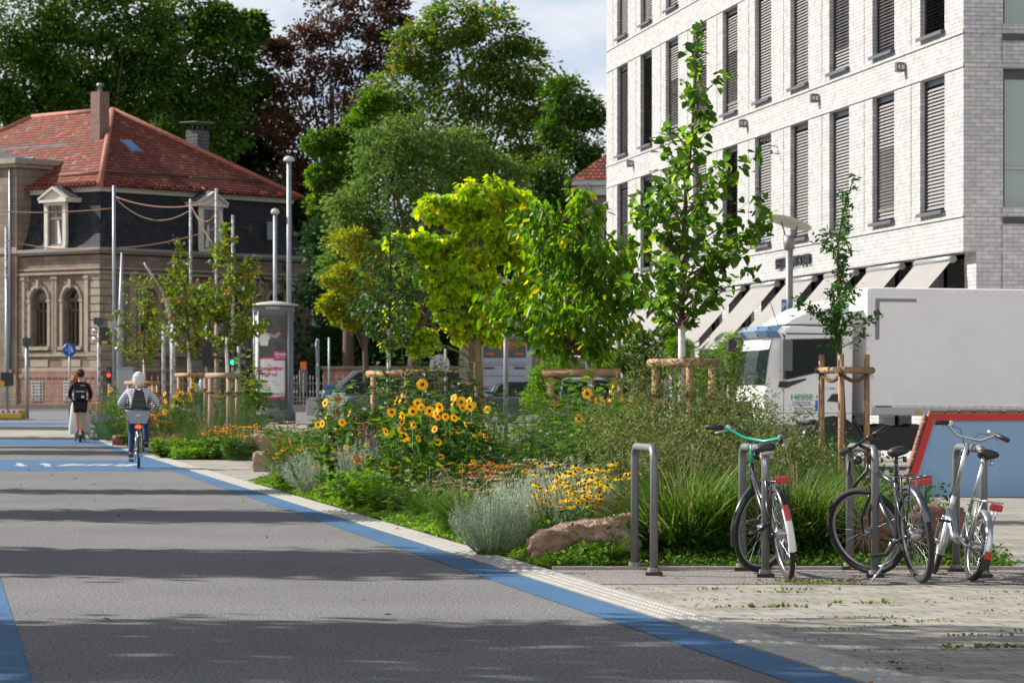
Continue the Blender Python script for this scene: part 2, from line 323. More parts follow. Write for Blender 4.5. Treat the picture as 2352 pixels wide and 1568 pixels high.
# ribbed guidance strip: real ribs, slab joints
mb = MB(); dY = Vector((-.177, 1, 0)).normalized(); 
def rb(y0, y1, o0, o1, z0, z1):
    mb.add([(edge(y)+o, y, zg(y)+z) for z in (z0, z1) for y, o in ((y0, o0), (y0, o1), (y1, o1), (y1, o0))], [(0, 3, 2, 1), (4, 5, 6, 7), (0, 1, 5, 4), (1, 2, 6, 5), (2, 3, 7, 6), (3, 0, 4, 7)])
y = 10.0
while y < 92:
    L = .3 if y < 60 else 1.2
    rb(y, y+L-.004, -.33, 0, -.02, .006)
    if y < 60:
        q = 4 if y > 35 else 4
        for k in range(q):
            for j in range(3):
                o = -.315+.078*k; a = y+.01+j*.097
                mb.add([(edge(a+e)+o+s_, a+e, z) for e, s_, z in ((0, 0, .006), (0, .05, .006), (.085, .05, .006), (.085, 0, .006), (.012, .01, .013), (.012, .04, .013), (.073, .04, .013), (.073, .01, .013))],
                       [(4, 5, 6, 7), (0, 1, 5, 4), (1, 2, 6, 5), (2, 3, 7, 6), (3, 0, 4, 7)])
    else:
        for k in range(4):
            o = -.315+.078*k; rb(y+.01, y+L-.01, o, o+.05, .006, .013)
    y += L
mat('ribs', (.38, .365, .33), .8, noise=(6, (.28, .275, .255), .35, .7))
tag(mb.build('ribbed_guidance_strip', 'ribs'), kind='structure')
# painted arrows and lettering on the blue band
mb = MB()
def flat(pts, z=.008): mb.add([(x, y, z) for x, y in pts], [tuple(range(len(pts)))])
def arrow(px, up):
    yb, yt = 58.9, 64.6; X = XP(px, 61.5); s = 1 if up else -1; c = (yb+yt)/2
    f = [(-.06, -1.4), (.06, -1.4), (.06, .2), (.15, .2), (0, 1.4), (-.15, .2), (-.06, .2)]
    pts = [(X+x-.177*(y*s), c+y*s) for x, y in f]; mb.add([(x, y, .008) for x, y in (pts if up else pts[::-1])], [tuple(range(7))])
arrow(42, False); arrow(102, True)
tag(mb.build('painted_arrows', 'white_paint'), kind='structure')
mb = MB()
for row, (Y, sg) in enumerate(((61.6, ((142, 171), (173, 250), (268, 280), (283, 300))), (88.0, ((12, 27), (50, 70), (78, 106), (112, 124), (130, 145))))):
    for a, b in sg:                              # worn remains of paint
        x = XP(a, Y)
        while x < XP(b, Y)-.05:
            ww = rng.uniform(.12, .3); hh = rng.uniform(.5, 1.1); flat([(x, Y-hh), (x+ww, Y-hh*.8), (x+ww, Y+hh), (x, Y+hh*.7)]); x += ww+rng.uniform(.02, .1)
tag(mb.build('worn_road_markings', 'white_paint'), kind='structure')
# fallen leaves on the road and pavers, moss tufts in the joints
mat('dead_leaf', (.28, .12, .03), .8, noise=(30, .4))
pts = []
for i in range(130):
    Y = 14+rng.random()**1.3*45; X = edge(Y)-4.2+rng.random()*(9 if Y < 27 else 4.6); pts.append((X, Y, .012))
for i in range(60): 
    Y = 23.7+rng.random()*1.8; pts.append((edge(Y)+rng.random()*4, Y, .016))
pts = np.array(pts); a = rng.random(len(pts))*6.28
o = leaves('fallen_leaves', 'dead_leaf', pts, np.c_[np.cos(a), np.sin(a), rng.random(len(a))*.3], .03+.035*rng.random(len(a)), T_OVATE, roll=.4); tag(o, 'small brown leaves scattered over road and pavers', 'fallen leaves', kind='stuff')
leafmat('moss', (.06, .11, .02), (.16, .2, .04), (.25, .18, .05), trans=.3)
pts = []; ds = []; sz = []
tc0 = [(rng.uniform(.5, 4.5), rng.uniform(16.2, 23.6), rng.random()) for _ in range(75)]
tc0 += [(rng.uniform(1.9, 2.5), rng.uniform(23.3, 23.9), 1) for _ in range(12)]+[(x, y, 2.2) for x, y in ((1.47, 18.9), (1.62, 20.9), (2.68, 17.6), (2.3, 21.3), (4.0, 20.2))]
for x, y, s in tc0:
    if x < edge(y)+.05: continue
    k = int(8+20*s)
    for _ in range(k):
        ang = rng.random()*6.28; rr = rng.normal(0, .035+.02*s); pts.append((x+rr*2.2, y+rng.normal(0, .012), .002)); ds.append((cos(ang)*.9, sin(ang)*.9, .35+.5*rng.random()*min(1, s))); sz.append(.012+.016*rng.random()*(.6+s))
o = leaves('joint_weeds', 'moss', pts, ds, sz, T_KITE); tag(o, 'small green tufts growing in the paver joints', 'weeds', kind='stuff')
# ================================================================ white brick office building
def brickmat(name, c1, c2, mortar, bw=.25, rh=.083, ms=.006, stain=.1, off=.5):
    m = bpy.data.materials.new(name); m.use_nodes = True; n, l = nodes(m); b = n['Principled BSDF']; b.inputs['Roughness'].default_value = .8; b.inputs['Specular IOR Level'].default_value = .3
    tc = n.new('ShaderNodeTexCoord'); s = n.new('ShaderNodeSeparateXYZ'); l.new(tc.outputs['Object'], s.inputs[0])
    ad = n.new('ShaderNodeMath'); ad.operation = 'ADD'; l.new(s.outputs[0], ad.inputs[0]); l.new(s.outputs[1], ad.inputs[1])
    c = n.new('ShaderNodeCombineXYZ'); l.new(ad.outputs[0], c.inputs[0]); l.new(s.outputs[2], c.inputs[1])
    bt = n.new('ShaderNodeTexBrick'); bt.offset = off; bt.inputs['Scale'].default_value = 1; bt.inputs['Brick Width'].default_value = bw; bt.inputs['Row Height'].default_value = rh; bt.inputs['Mortar Size'].default_value = ms; bt.inputs['Mortar Smooth'].default_value = .1
    bt.inputs['Color1'].default_value = (*c1, 1); bt.inputs['Color2'].default_value = (*c2, 1); bt.inputs['Mortar'].default_value = (*mortar, 1); l.new(c.outputs[0], bt.inputs[0])
    t = n.new('ShaderNodeTexNoise'); t.inputs['Scale'].default_value = 7; t.inputs['Detail'].default_value = 5; l.new(tc.outputs['Object'], t.inputs[0])
    mr = n.new('ShaderNodeMapRange'); mr.inputs[1].default_value = .3; mr.inputs[2].default_value = .7; mr.inputs[3].default_value = 1-stain; mr.inputs[4].default_value = 1+stain; l.new(t.outputs[0], mr.inputs[0])
    hs = n.new('ShaderNodeHueSaturation'); l.new(mr.outputs[0], hs.inputs['Value']); l.new(bt.outputs[0], hs.inputs['Color']); l.new(hs.outputs[0], b.inputs['Base Color'])
    bp = n.new('ShaderNodeBump'); bp.inputs['Strength'].default_value = .5; bp.inputs['Distance'].default_value = .01; bp.invert = True; l.new(bt.outputs['Fac'], bp.inputs['Height']); l.new(bp.outputs[0], b.inputs['Normal'])
    M[name] = m
brickmat('white_brick', (.49, .48, .475), (.37, .37, .39), (.24, .235, .22), ms=.0065, stain=.14)
mat('anthracite', (.025, .03, .042), .35); mat('anthracite_sill', (.09, .10, .12), .4)
mat('blind_slat', (.36, .35, .35), .4, metal=.3)
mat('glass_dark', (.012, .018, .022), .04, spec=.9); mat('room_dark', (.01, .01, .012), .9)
mat('curtain', (.42, .46, .38), .9, noise=(3, .2)); mat('glass_pale', (.16, .22, .19), .05, spec=.8, coat=1)
mat('awning_cloth', (.25, .24, .232), .85, noise=(1.5, .06)); mat('alu', (.32, .33, .34), .4, metal=.5); mat('lamp_glass', (.5, .48, .42), .2)
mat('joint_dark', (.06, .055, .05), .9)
X0, Y0 = 8.785, 62.7
ang = atan2(1156, 7400)
bld = thing('office_building', 'white brick office building with tall blind-covered windows and grey awnings', 'building', (X0, Y0, 0))
bld.rotation_euler = (0, 0, ang)                # local +y runs along the sunlit facade, local +x along the shaded end wall
LEN, TOP, WID = 37.9, 19.2, 26.0
rows = [(5.0+3.57*k, 7.71+3.57*k) for k in range(4)]
wy = [(1.28+3.68*n, 3.02+3.68*n) for n in range(10)]
D_ = .30                                         # wall leaf thickness in front of the windows
mb = MB(); xs0, xs1 = 0, .34
# long facade: bands and piers
zb = [(4.13, 5.0)]+[(rows[k][1], rows[k+1][0]) for k in range(3)]+[(rows[3][1], TOP)]
for z0, z1 in zb: mb.box(xs0, xs1, 0, LEN, z0, z1)
for z0, z1 in rows:
    ys = [0]+[q for a in wy for q in a]+[LEN]
    for i in range(0, len(ys), 2): mb.box(xs0+.002, xs1-.002, ys[i]+(0 if i == 0 else 0), ys[i+1], z0, z1)
# end wall: window columns at 1.48.. (one seen)
ex = [(.80, 3.3), (5.4, 7.8), (9.4, 11.8), (13.4, 15.8), (17.4, 19.8)]
for z0, z1 in [(0, 4.13)]+zb: mb.box((.34 if z0 > 0 else .56), WID, 0, .34, z0, z1) if z0 > 0 else mb.box(.62, WID, .004, .34, z0, z1)
for z0, z1 in rows:
    xs = [.34]+[q for a in ex for q in a]+[WID]
    for i in range(0, len(xs), 2): mb.box(xs[i]+(.0 if i else -.0), xs[i+1], .002, .338, z0, z1)
# string courses standing 12 mm proud
for z in (4.13, 4.81, 7.73, 8.38, 11.30, 11.95, 14.87, 15.52):
    mb.box(-.014, -.0, -.014, LEN, z, z+.075); mb.box(.0, WID, -.014, -.0, z, z+.075)
# ground floor piers, set back
for n in range(10):
    a = wy[n-1][1]+.42 if n else .0; b = wy[n][0]-.42 if n else .78
    mb.box(.26, .62, a, b, 0, 4.13)
mb.box(.26, .62, wy[9][1]+.42, LEN, 0, 4.13)
mb.box(.3, .7, .78, LEN, 0, .5)
wall = mb.build('wall', 'white_brick', bld)
mb = MB()
for n in range(10):                              # expansion joints in the piers and shadow grooves below the courses
    for z0, z1 in rows: y = wy[n][1]+.65; mb.box(-.003, .05, y, y+.028, z0-.1, z1)
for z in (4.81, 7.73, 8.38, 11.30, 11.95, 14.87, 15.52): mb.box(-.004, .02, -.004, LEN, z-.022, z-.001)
for z in rows: mb.box(.772, .784, -.004, .02, z[1], z[1]+.86)
mb.box(.772, .784, -.004, .02, 0, 5.0)
mb.build('joint', 'joint_dark', bld)
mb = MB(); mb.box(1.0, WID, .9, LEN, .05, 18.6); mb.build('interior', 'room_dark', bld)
mb = MB(); mb.box(.34, WID, .34, LEN, 19.0, 19.1); mb.box(-.05, .5, -.05, LEN+.05, 19.2, 19.27); mb.build('roof', 'anthracite', bld)
# back and far walls
mb = MB(); mb.box(.34, WID, LEN-.34, LEN, 0, 19.1); mb.box(WID-.34, WID, .34, LEN-.34, 0, 19.1); mb.build('wall', 'white_brick', bld)
# windows
def make_window(w, h, deg):
    f = MB(); t = .07
    f.box(.20, .30, 0, t, 0, h); f.box(.20, .30, w-t, w, 0, h); f.box(.20, .30, t, w-t, 0, t); f.box(.20, .30, t, w-t, h-t, h)
    f.box(.10, .20, w-.06, w, .05, h); f.box(.10, .20, 0, .05, .05, h)       # blind guides
    f.box(.22, .30, w*.42, w*.42+.06, t, h-t)
    f.box(.12, .30, 0, w, h-.12, h-.004)
    o = f.build('window', 'anthracite', bld)
    g = MB(); g.box(.26, .28, t, w-t, t, h-t); g.build('pane', 'glass_dark', o)
    s = MB(); s.box(-.10, .2, -.05, w+.0, -.02, .012); s.box(-.10, -.088, -.05, w, -.06, -.02); s.build('sill', 'anthracite_sill', o)
    return o
def make_blind(w, z0, z1, tilt, open_below=None):
    s = MB(); z = z1
    while z > z0:
        tl = tilt if (open_below is None or z > open_below) else .12
        dx, dz = .04*cos(tl), .04*sin(tl)
        a = [(-.035*cos(tl), -.035*sin(tl)), (0, .006), (.035*cos(tl), .035*sin(tl))]
        s.add([(.15+p, y, z+q) for y in (.06, w-.07) for p, q in a], [(0, 1, 4, 3), (1, 2, 5, 4)], True)
        z -= .072
    s.box(.12, .18, .06, w-.07, z0-.03, z0)
    for y in (.35*w, .72*w): s.box(.112, .116, y, y+.006, z0, z1)
    return s
w_, h_ = wy[0][1]-wy[0][0], rows[0][1]-rows[0][0]
win0 = None
blind_cache = {}
def kind(n, r):
    return {(0, 0): 'c', (1, 0): 'h', (2, 0): 'o', (3, 0): 'c', (4, 0): 'c', (5, 0): 'c', (0, 1): 'c', (1, 1): 'c', (2, 1): 'b', (3, 1): 'c', (4, 1): 'o', (5, 1): 'h', (6, 1): 'h', (7, 1): 'h', (8, 1): 'c', (9, 1): 'c',
            (8, 2): 'o', (9, 2): 'o'}.get((n, r), random.choice('cchb'))
for r, (z0, z1) in enumerate(rows):
    for n, (a, b) in enumerate(wy):
        if win0 is None: win0 = make_window(w_, h_, 0); o = win0; o.location = (0, a, z0)
        else: o = dup(win0, (0, a, z0)); o.parent = bld
        k = kind(n, r)
        if k == 'o': continue
        if k not in blind_cache:
            mb_ = {'c': lambda: make_blind(w_, .12, h_-.2, .95), 'h': lambda: make_blind(w_, .12 if 0 else .3, h_-.2, .9, 1.6), 'b': lambda: make_blind(w_, .5, h_-.2, .95)}[k]()
            blind_cache[k] = mb_.build('blind', 'blind_slat', o)
        else:
            c = blind_cache[k].copy(); col.objects.link(c); c.parent = o
# end-wall windows: wide, curtained
def end_window(x0, x1, z0, z1):
    f = MB(); t = .08; f.box(x0, x0+t, .16, .26, z0, z1); f.box(x1-t, x1, .16, .26, z0, z1); f.box(x0+t, x1-t, .16, .26, z0, z0+.14); f.box(x0+t, x1-t, .16, .26, z1-.2, z1)
    f.box((x0+x1)/2-.03, (x0+x1)/2+.03, .16, .26, z0+.14, z1-.2)
    o = f.build('window', 'anthracite', bld)
    g = MB(); g.box(x0+t, x1-t, .2, .212, z0+.14, z1-.2); g.build('pane', 'glass_pale', o)
    s = MB(); s.box(x0-.0, x1+.0, -.06, .16, z0-.12, z0+.01); s.build('sill', 'anthracite', o)
    b = MB(); b.box(x0+t, x1-t, .14, .155, z0+.95, z0+.99); b.build('guard_rail', 'alu', o)
for z0, z1 in rows:
    for a, b in ex: end_window(a, b, z0-.2, z1-.0)
# shop front under the awnings
mb = MB(); mb.box(.66, .7, .8, LEN-.3, .5, 4.1); mb.build('shop_window', 'glass_dark', bld)
# awnings
def make_awning(w):
    a = MB(); n = 6; L = 2.05; an = R(48); pts = [(-.02-L*cos(an)*i/n, 3.98-L*sin(an)*i/n-.02*sin(pi*i/n)) for i in range(n+1)]
    a.add([(x, y, z) for x, z in pts for y in (0, w)], [(2*i, 2*i+1, 2*i+3, 2*i+2) for i in range(n)], True)
    a.add([(x+.004, y, z-.004) for x, z in pts for y in (0, w)], [(2*i, 2*i+2, 2*i+3, 2*i+1) for i in range(n)], True)
    o = a.build('awning', 'awning_cloth', bld)
    c = MB(); c.tube([(.03, 0, 4.02), (.03, w, 4.02)], .075, 12); c.build('roller', 'alu', o)
    c = MB(); x, z = pts[-1]; c.tube([(x, 0, z), (x, w, z)], .025, 8)
    for y in (.25, w-.25): c.tube([(.1, y, 3.0), (x+.01, y, z-.02)], .018, 6)
    c.build('arm', 'alu', o); return o
aw0 = None
for n in range(10):
    a, b = wy[n][0]-.5, wy[n][1]+.36
    if aw0 is None: aw0 = make_awning(b-a); aw0.location = (.0, a, 0)
    else: o = dup(aw0, (0, a, 0)); o.parent = bld
# facade lettering and lights
t = text_obj('facade_lettering', 'RESTAURANT & BAR', 'anthracite', .36, (-.05, 15.3, 4.36), (R(90), 0, R(-90)), bld, ext=.025, bold=.004); t.scale = (1.02, 1, 1)
def wall_light(y, z):
    o = thing('wall_light', 'square grey floodlight box mounted on the white brick facade', 'wall light', bld.matrix_world @ Vector((0, 0, 0)))
    return o
bpy.context.view_layer.update(); BW = bld.matrix_world.copy()
wl0 = None
for i, (px, py, lab) in enumerate(((2069, 155, 'square grey floodlight box on the white facade nearest the building corner'), (1871, 226, 'second grey floodlight box from the corner on the white facade'),
                         (1706, 284, 'third grey floodlight box from the corner, left of the two bird-like fittings'), (1445, 376, 'grey floodlight box at the far left end of the white facade'))):
    r = (2213-20)/(px+10-20); Y = Y0*r; s = (Y-Y0)/cos(ang); z = ZP(py, Y)
    loc = BW @ Vector((0, s, z))
    if wl0 is None:
        wl0 = thing('wall_light', lab, 'wall light', loc, ang, 'floodlights on the white facade')
        m_ = MB(); m_.box(-.20, -.03, -.09, .09, -.10, .10); m_.build('housing', 'anthracite_sill', wl0, bevel=.012)
        m_ = MB(); m_.box(-.03, -.0, -.06, .06, -.08, .08); m_.build('bracket', 'alu', wl0)
        m_ = MB(); m_.box(-.10, -.04, -.098, -.091, -.05, .04); m_.box(-.17, -.13, -.098, -.091, -.04, .04); m_.build('lens', 'lamp_glass', wl0)
    else: dup(wl0, loc, ang, label=lab)
r = (2213-20)/(1784-20); Y = Y0*r; s = (Y-Y0)/cos(ang)
an = thing('anemometer', 'small black wind sensor on an arm on the white facade', 'wind sensor', BW @ Vector((0, s, ZP(336, Y))), ang)
m_ = MB(); m_.tube([(0, 0, 0), (-.3, 0, 0), (-.3, 0, .12)], .012, 6); m_.build('arm', 'anthracite', an)
m_ = MB(); 
for k in range(3): m_.tube([(-.3, 0, .12), (-.3+.1*cos(k*2.09), .1*sin(k*2.09), .12)], .006, 5); m_.ball((-.3+.11*cos(k*2.09), .11*sin(k*2.09), .12), .035, 8, 6)
m_.build('cup', 'anthracite', an)
m_ = MB(); m_.tube([(0, -.3, -.2), (-.2, -.3, -.2), (-.2, -.3, -.12)], .01, 6); m_.ball((-.2, -.3, -.16), .03, 8, 6, (1, 1, 2)); m_.build('vane', 'anthracite', an)
# ================================================================ old sandstone villa with mansard roof
def patmat(name, c1, c2, mortar, bw, rh, ms, axis='sum', rough=.8, off=.5, bump=.6, dist=.03, stain=.2, nscale=1.5, mixc=None):
    brickmat(name, c1, c2, mortar, bw, rh, ms, stain, off); n, l = nodes(M[name])
    b = n['Principled BSDF']; b.inputs['Roughness'].default_value = rough
    for q in n:
        if q.type == 'BUMP': q.inputs['Strength'].default_value = bump; q.inputs['Distance'].default_value = dist
        if q.type == 'TEX_NOISE': q.inputs['Scale'].default_value = nscale
    if axis != 'sum':
        s = [q for q in n if q.type == 'SEPXYZ'][0]; c = [q for q in n if q.type == 'COMBXYZ'][0]
        l.new(s.outputs['XYZ'.index(axis)], c.inputs[0])
    if mixc:
        hs = [q for q in n if q.type == 'HUE_SAT'][0]; t = n.new('ShaderNodeTexNoise'); t.inputs['Scale'].default_value = mixc[1]; t.inputs['Detail'].default_value = 4
        tc = [q for q in n if q.type == 'TEX_COORD'][0]; l.new(tc.outputs['Object'], t.inputs[0])
        mr = n.new('ShaderNodeMapRange'); mr.inputs[1].default_value = mixc[2]; mr.inputs[2].default_value = mixc[2]+.08; l.new(t.outputs[0], mr.inputs[0])
        mx = n.new('ShaderNodeMix'); mx.data_type = 'RGBA'; l.new(mr.outputs[0], mx.inputs[0]); l.new(hs.outputs[0], mx.inputs[6]); mx.inputs[7].default_value = (*mixc[0], 1); l.new(mx.outputs[2], b.inputs['Base Color'])
patmat('sandstone', (.225, .175, .135), (.155, .122, .098), (.09, .075, .06), 1.1, .42, .012, stain=.16, mixc=((.17, .105, .09), .7, .54))
patmat('sand_red', (.26, .13, .10), (.20, .11, .09), (.12, .07, .06), 1.1, .4, .012, stain=.2)
mat('sand_trim', (.27, .225, .175), .8, noise=(2.5, .22))
patmat('tile_x', (.36, .072, .032), (.20, .045, .026), (.03, .012, .01), .25, .17, .035, 'X', bump=1, dist=.05, mixc=((.24, .12, .09), 2.5, .58))
patmat('tile_y', (.36, .072, .032), (.20, .045, .026), (.03, .012, .01), .25, .17, .035, 'Y', bump=1, dist=.05, mixc=((.24, .12, .09), 2.5, .58))
patmat('slate', (.035, .038, .048), (.022, .024, .03), (.008, .008, .01), .3, .16, .02, stain=.3, mixc=((.05, .07, .015), 1.1, .62))
patmat('slate_grey', (.12, .13, .15), (.08, .09, .105), (.03, .03, .035), .3, .2, .02)
mat('ridge_tile', (.30, .10, .065), .7, noise=(4, .3)); mat('zinc', (.22, .25, .29), .45, metal=.6); mat('cream', (.52, .49, .43), .7, noise=(3, .12))
mat('wood_brown', (.10, .055, .035), .6, noise=(8, .3)); mat('chimney_brown', (.20, .115, .095), .75, noise=(3, .15)); mat('shutter_grey', (.16, .15, .15), .7)
mat('white_sash', (.55, .55, .56), .6); mat('glass_sky', (.15, .3, .5), .05, spec=1, metal=.3)
VY = 170.0; VX = (229-1176)*VY/F
vil = thing('villa', 'old sandstone villa with red tiled hip roof over a dark slate mansard', 'villa', (VX, VY, .42), R(50))
B = .42; L2, L1 = 16.2, 21.5                     # right face along +x, left face along +y; all heights below from z=B
def z_(py, Y=VY): return ZP(py, Y)-B
ZE, ZC = z_(423), z_(573)                       # eaves, main cornice
def arch(mb, cx, w, z0, zs, depth, axis, n=10):
    pass
# walls: left (x=0) and right (y=0) faces with true arched openings
def facade(length, wins, axis):
    """wall face with arched openings as polygons with reveals; axis 'y' = left face, 'x' = right face"""
    mb = MB(); zb, zt = 2.1, ZC-.25; hw = .62
    def pt(u, z, d=0): return (d, u, z) if axis == 'y' else (u, d, z)
    def quad(u0, u1, z0, z1, d=0):
        q = [pt(u0, z0, d), pt(u1, z0, d), pt(u1, z1, d), pt(u0, z1, d)]; mb.add(q if axis == 'x' else q[::-1], [(0, 1, 2, 3)])
    z0, zs = z_(795, VY+2), z_(690, VY+2)
    edges = [0]+[q for c in wins for q in (c-hw, c+hw)]+[length]
    for i in range(0, len(edges), 2): quad(edges[i], edges[i+1], zb, zt)
    for c in wins:
        quad(c-hw, c+hw, zb, z0)
        n = 12; ar = [(c+hw*cos(pi*k/n), zs+hw*sin(pi*k/n)) for k in range(n+1)]
        ztop = zs+hw+.02
        quad(c-hw, c+hw, ztop, zt)
        for k in range(n):
            a, b = ar[k], ar[k+1]; q = [pt(a[0], a[1]), pt(a[0], ztop), pt(b[0], ztop), pt(b[0], b[1])]; mb.add(q, [(0, 1, 2, 3)])
        out = [(c-hw, z0), (c+hw, z0)]+ar
        m_ = len(out)
        for k in range(m_):
            a, b = out[k], out[(k+1) % m_]; mb.add([pt(a[0], a[1]), pt(b[0], b[1]), pt(b[0], b[1], .35), pt(a[0], a[1], .35)], [(0, 1, 2, 3)])
    return mb.build('wall', 'sandstone', vil)
lw = [2.17, 4.72]; rw = [3.58, 7.1, 10.2, 13.3]
facade(L1, lw, 'y'); facade(L2, rw, 'x')
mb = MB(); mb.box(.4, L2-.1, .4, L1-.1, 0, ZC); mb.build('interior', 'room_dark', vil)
mb = MB(); mb.add([(L2, 0, 0), (L2, L1, 0), (L2, L1, ZC), (L2, 0, ZC), (0, L1, 0), (0, L1, ZC)], [(0, 1, 2, 3), (1, 4, 5, 2)]); mb.build('wall', 'sandstone', vil)
mb = MB(); mb.box(-.15, L2+.15, -.15, L1+.15, 0, 2.1); mb.box(-.2, L2+.2, -.2, L1+.2, 1.75, 1.95); mb.box(-.2, L2+.2, -.2, L1+.2, 0, .35); mb.build('plinth', 'sand_red', vil)
# trims: quoins, pilasters, archivolts, string courses, cornice
mb = MB(); q = z_(812)
mb.box(-.14, L2+.14, -.14, L1+.14, 2.1, 2.28); mb.box(-.12, L2+.1, -.12, L1+.1, q-.12, q+.1)
for k in range(4): mb.box(-.10-.07*k, L2+.1+.07*k, -.10-.07*k, L1+.1, ZC-1.0+(0 if k == 0 else .72+.1*k)+(-.0), ZC-.9+(0 if k == 0 else .72+.1*k))
for z in (ZC-1.25, ): mb.box(-.18, L2, -.18, L1, z, z+.12)
z0 = 2.3
k = 0
while z0 < ZC-1.3:                              # rusticated corner
    e = .95 if k % 2 else .75; mb.box(-.07, e, -.07, .0, z0, z0+.36); mb.box(-.07, .0, .0, e-.05, z0, z0+.36); mb.box(-.07, 0, 5.62-.1*(k % 2), 6.4, z0, z0+.36); z0 += .42; k += 1
mb.build('cornice', 'sand_trim', vil)
def winframe(c, axis, name='window'):
    hw = .62; z0, zs = z_(795, VY+2), z_(690, VY+2)
    def bx(m_, u0, u1, d0, d1, a, b): m_.box(*((d0, d1, u0, u1) if axis == 'y' else (u0, u1, d0, d1)), a, b)
    f = MB(); d0, d1 = .28, .36
    for u in (c-hw, c-.05, c+hw-.12): bx(f, u, u+.12, d0, d1, z0, zs)
    bx(f, c-hw, c+hw, d0-.03, d1, zs-.08, zs+.1); bx(f, c-hw, c+hw, d0, d1, z0, z0+.14)
    for s in (-1, 1): bx(f, c+s*.34-.03, c+s*.34+.03, d0, d1, z0, zs)
    n = 12
    ax = (1, 0, 0) if axis == 'y' else (0, 1, 0); cc = (.32, c, zs) if axis == 'y' else (c, .32, zs)
    f.torus(cc, hw-.06, .07, ax, n=24, k=6)
    o = f.build(name, 'wood_brown', vil)
    g = MB(); P2 = [(c-hw, z0), (c+hw, z0)]+[(c+hw*cos(pi*k/n), zs+hw*sin(pi*k/n)) for k in range(n+1)]
    g.prism([(u, z) for u, z in P2], 'x' if axis == 'y' else 'y', .37, .38); g.build('pane', 'glass_dark', o)
    if axis == 'y' and c > 4 or axis == 'x' and c < 4:
        g = MB(); g.prism([(c-hw+.1, zs)]+[(c+(hw-.1)*cos(pi-pi*k/n), zs+(hw-.1)*sin(pi-pi*k/n)) for k in range(n+1)]+[(c+hw-.1, zs)], 'x' if axis == 'y' else 'y', .34, .35); g.build('blind', 'shutter_grey', o)
    t = MB()                                     # archivolt, pilasters and sill
    cc = (-.02, c, zs) if axis == 'y' else (c, -.02, zs)
    t.torus(cc, hw+.16, .1, ax, n=24, k=6, a0=-pi/2, a1=pi/2, up=(0, 0, 1))
    for s in (-1, 1):
        u = c+s*(hw+.16); bx(t, u-.1, u+.1, -.08, 0, z0-.1, zs-.05); bx(t, u-.14, u+.14, -.12, 0, zs-.08, zs+.06)
        u = c+s*1.24; bx(t, u-.15, u+.15, -.13, 0, z0-.35, ZC-1.3); bx(t, u-.2, u+.2, -.17, 0, ZC-1.5, ZC-1.38)
    bx(t, c-.1, c+.1, -.2, 0, zs+hw+.04, zs+hw+.5); bx(t, c-.9, c+.9, -.22, 0, z0-.2, z0-.02)
    bx(t, c-.7, c+.7, -.05, 0, z_(850)+.2, q-.3)
    t.build('surround', 'sand_trim', o)
for c in lw: winframe(c, 'y')
for c in rw: winframe(c, 'x')
# mansard, flared at the foot
def ring(z, ins): return [(ins, ins, z), (L2-ins, ins, z), (L2-ins, L1-ins, z), (ins, L1-ins, z)]
mb = MB(); prof = [(ZC+.02, -.05), (ZC+.35, .25), (ZC+.9, .5), (ZC+1.8, .72), (ZE-.3, .85)]; vs = [v for z, i in prof for v in ring(z, i)]
mb.add(vs, [(4*i+k, 4*i+(k+1) % 4, 4*i+4+(k+1) % 4, 4*i+4+k) for i in range(len(prof)-1) for k in range(4)]); mb.build('mansard', 'slate', vil)
mb = MB(); mb.box(-.32, L2+.3, -.32, L1+.3, ZC-.06, ZC+.03); mb.build('gutter', 'zinc', vil)
mb = MB(); mb.box(.72, L2-.72, .72, L1-.72, ZE-.3, ZE-.02); mb.box(.6, L2-.6, .6, L1-.6, ZE-.1, ZE-.03); mb.build('fascia', 'cream', vil)
# hip roof
e = .35; a0 = (e, e, ZE); b0 = (L2-e, e, ZE); c0 = (L2-e, L1-e, ZE); d0 = (e, L1-e, ZE); zr = 17.2-B
r0 = (7.7, 7.3, zr); r1 = (7.7, 14.0, zr-.05)
mb = MB(); mb.add([a0, b0, r0], [(0, 1, 2)]); mb.add([c0, d0, r1], [(0, 1, 2)]); mb.mi(1); mb.add([a0, r0, r1, d0], [(0, 1, 2, 3)]); mb.add([b0, c0, r1, r0], [(0, 1, 2, 3)])
rf = mb.build('roof', ['tile_x', 'tile_y'], vil)
mb = MB()
for a, b in ((a0, r0), (b0, r0), (r0, r1), (r1, d0), (r1, c0)): mb.tube([a, b], .17, 8)
mb.build('ridge', 'ridge_tile', rf)
mb = MB()                                        # eave tile edge
n = 50
for i in range(n): u = e+(L2-2*e)*(i+.5)/n; mb.tube([(u, e-.06, ZE-.02), (u, e+.35, ZE+.21)], .11, 6)
for i in range(64): u = e+(L1-2*e)*(i+.5)/64; mb.tube([(e-.06, u, ZE-.02), (e+.35, u, ZE+.2)], .11, 6)
mb.build('eave', 'tile_x', rf)
mb = MB()
for x0_, x1_ in ((1.6, 7.8), (8.0, 13.8)): mb.tube([(x0_, 1.35, ZE+.85), (x1_, 1.35, ZE+.85)], .06, 6)
mb.tube([(1.3, 1.2, ZE+.75), (1.3, 4.6, ZE+.75)], .06, 6); mb.build('snow_guard', 'wood_brown', rf)
def skylight(x, y, axis):
    f = MB(); s = (zr-ZE)/(7.3-e); an = math.atan(s)
    f.box(-.42, .42, -.6, .6, 0, .1); f.box(-.5, .5, -.68, -.6, -.02, .14); o = f.build('skylight', 'zinc', rf)
    g = MB(); g.box(-.34, .34, -.5, .5, .1, .115); g.build('pane', 'glass_sky', o)
    d_ = (y if axis == 'x' else x)-e; o.location = (x, y, ZE+d_*s+.02); o.rotation_euler = (an, 0, 0) if axis == 'x' else (an, 0, R(-90))
skylight(5.9, 3.9, 'x'); skylight(2.6, 9.0, 'y')
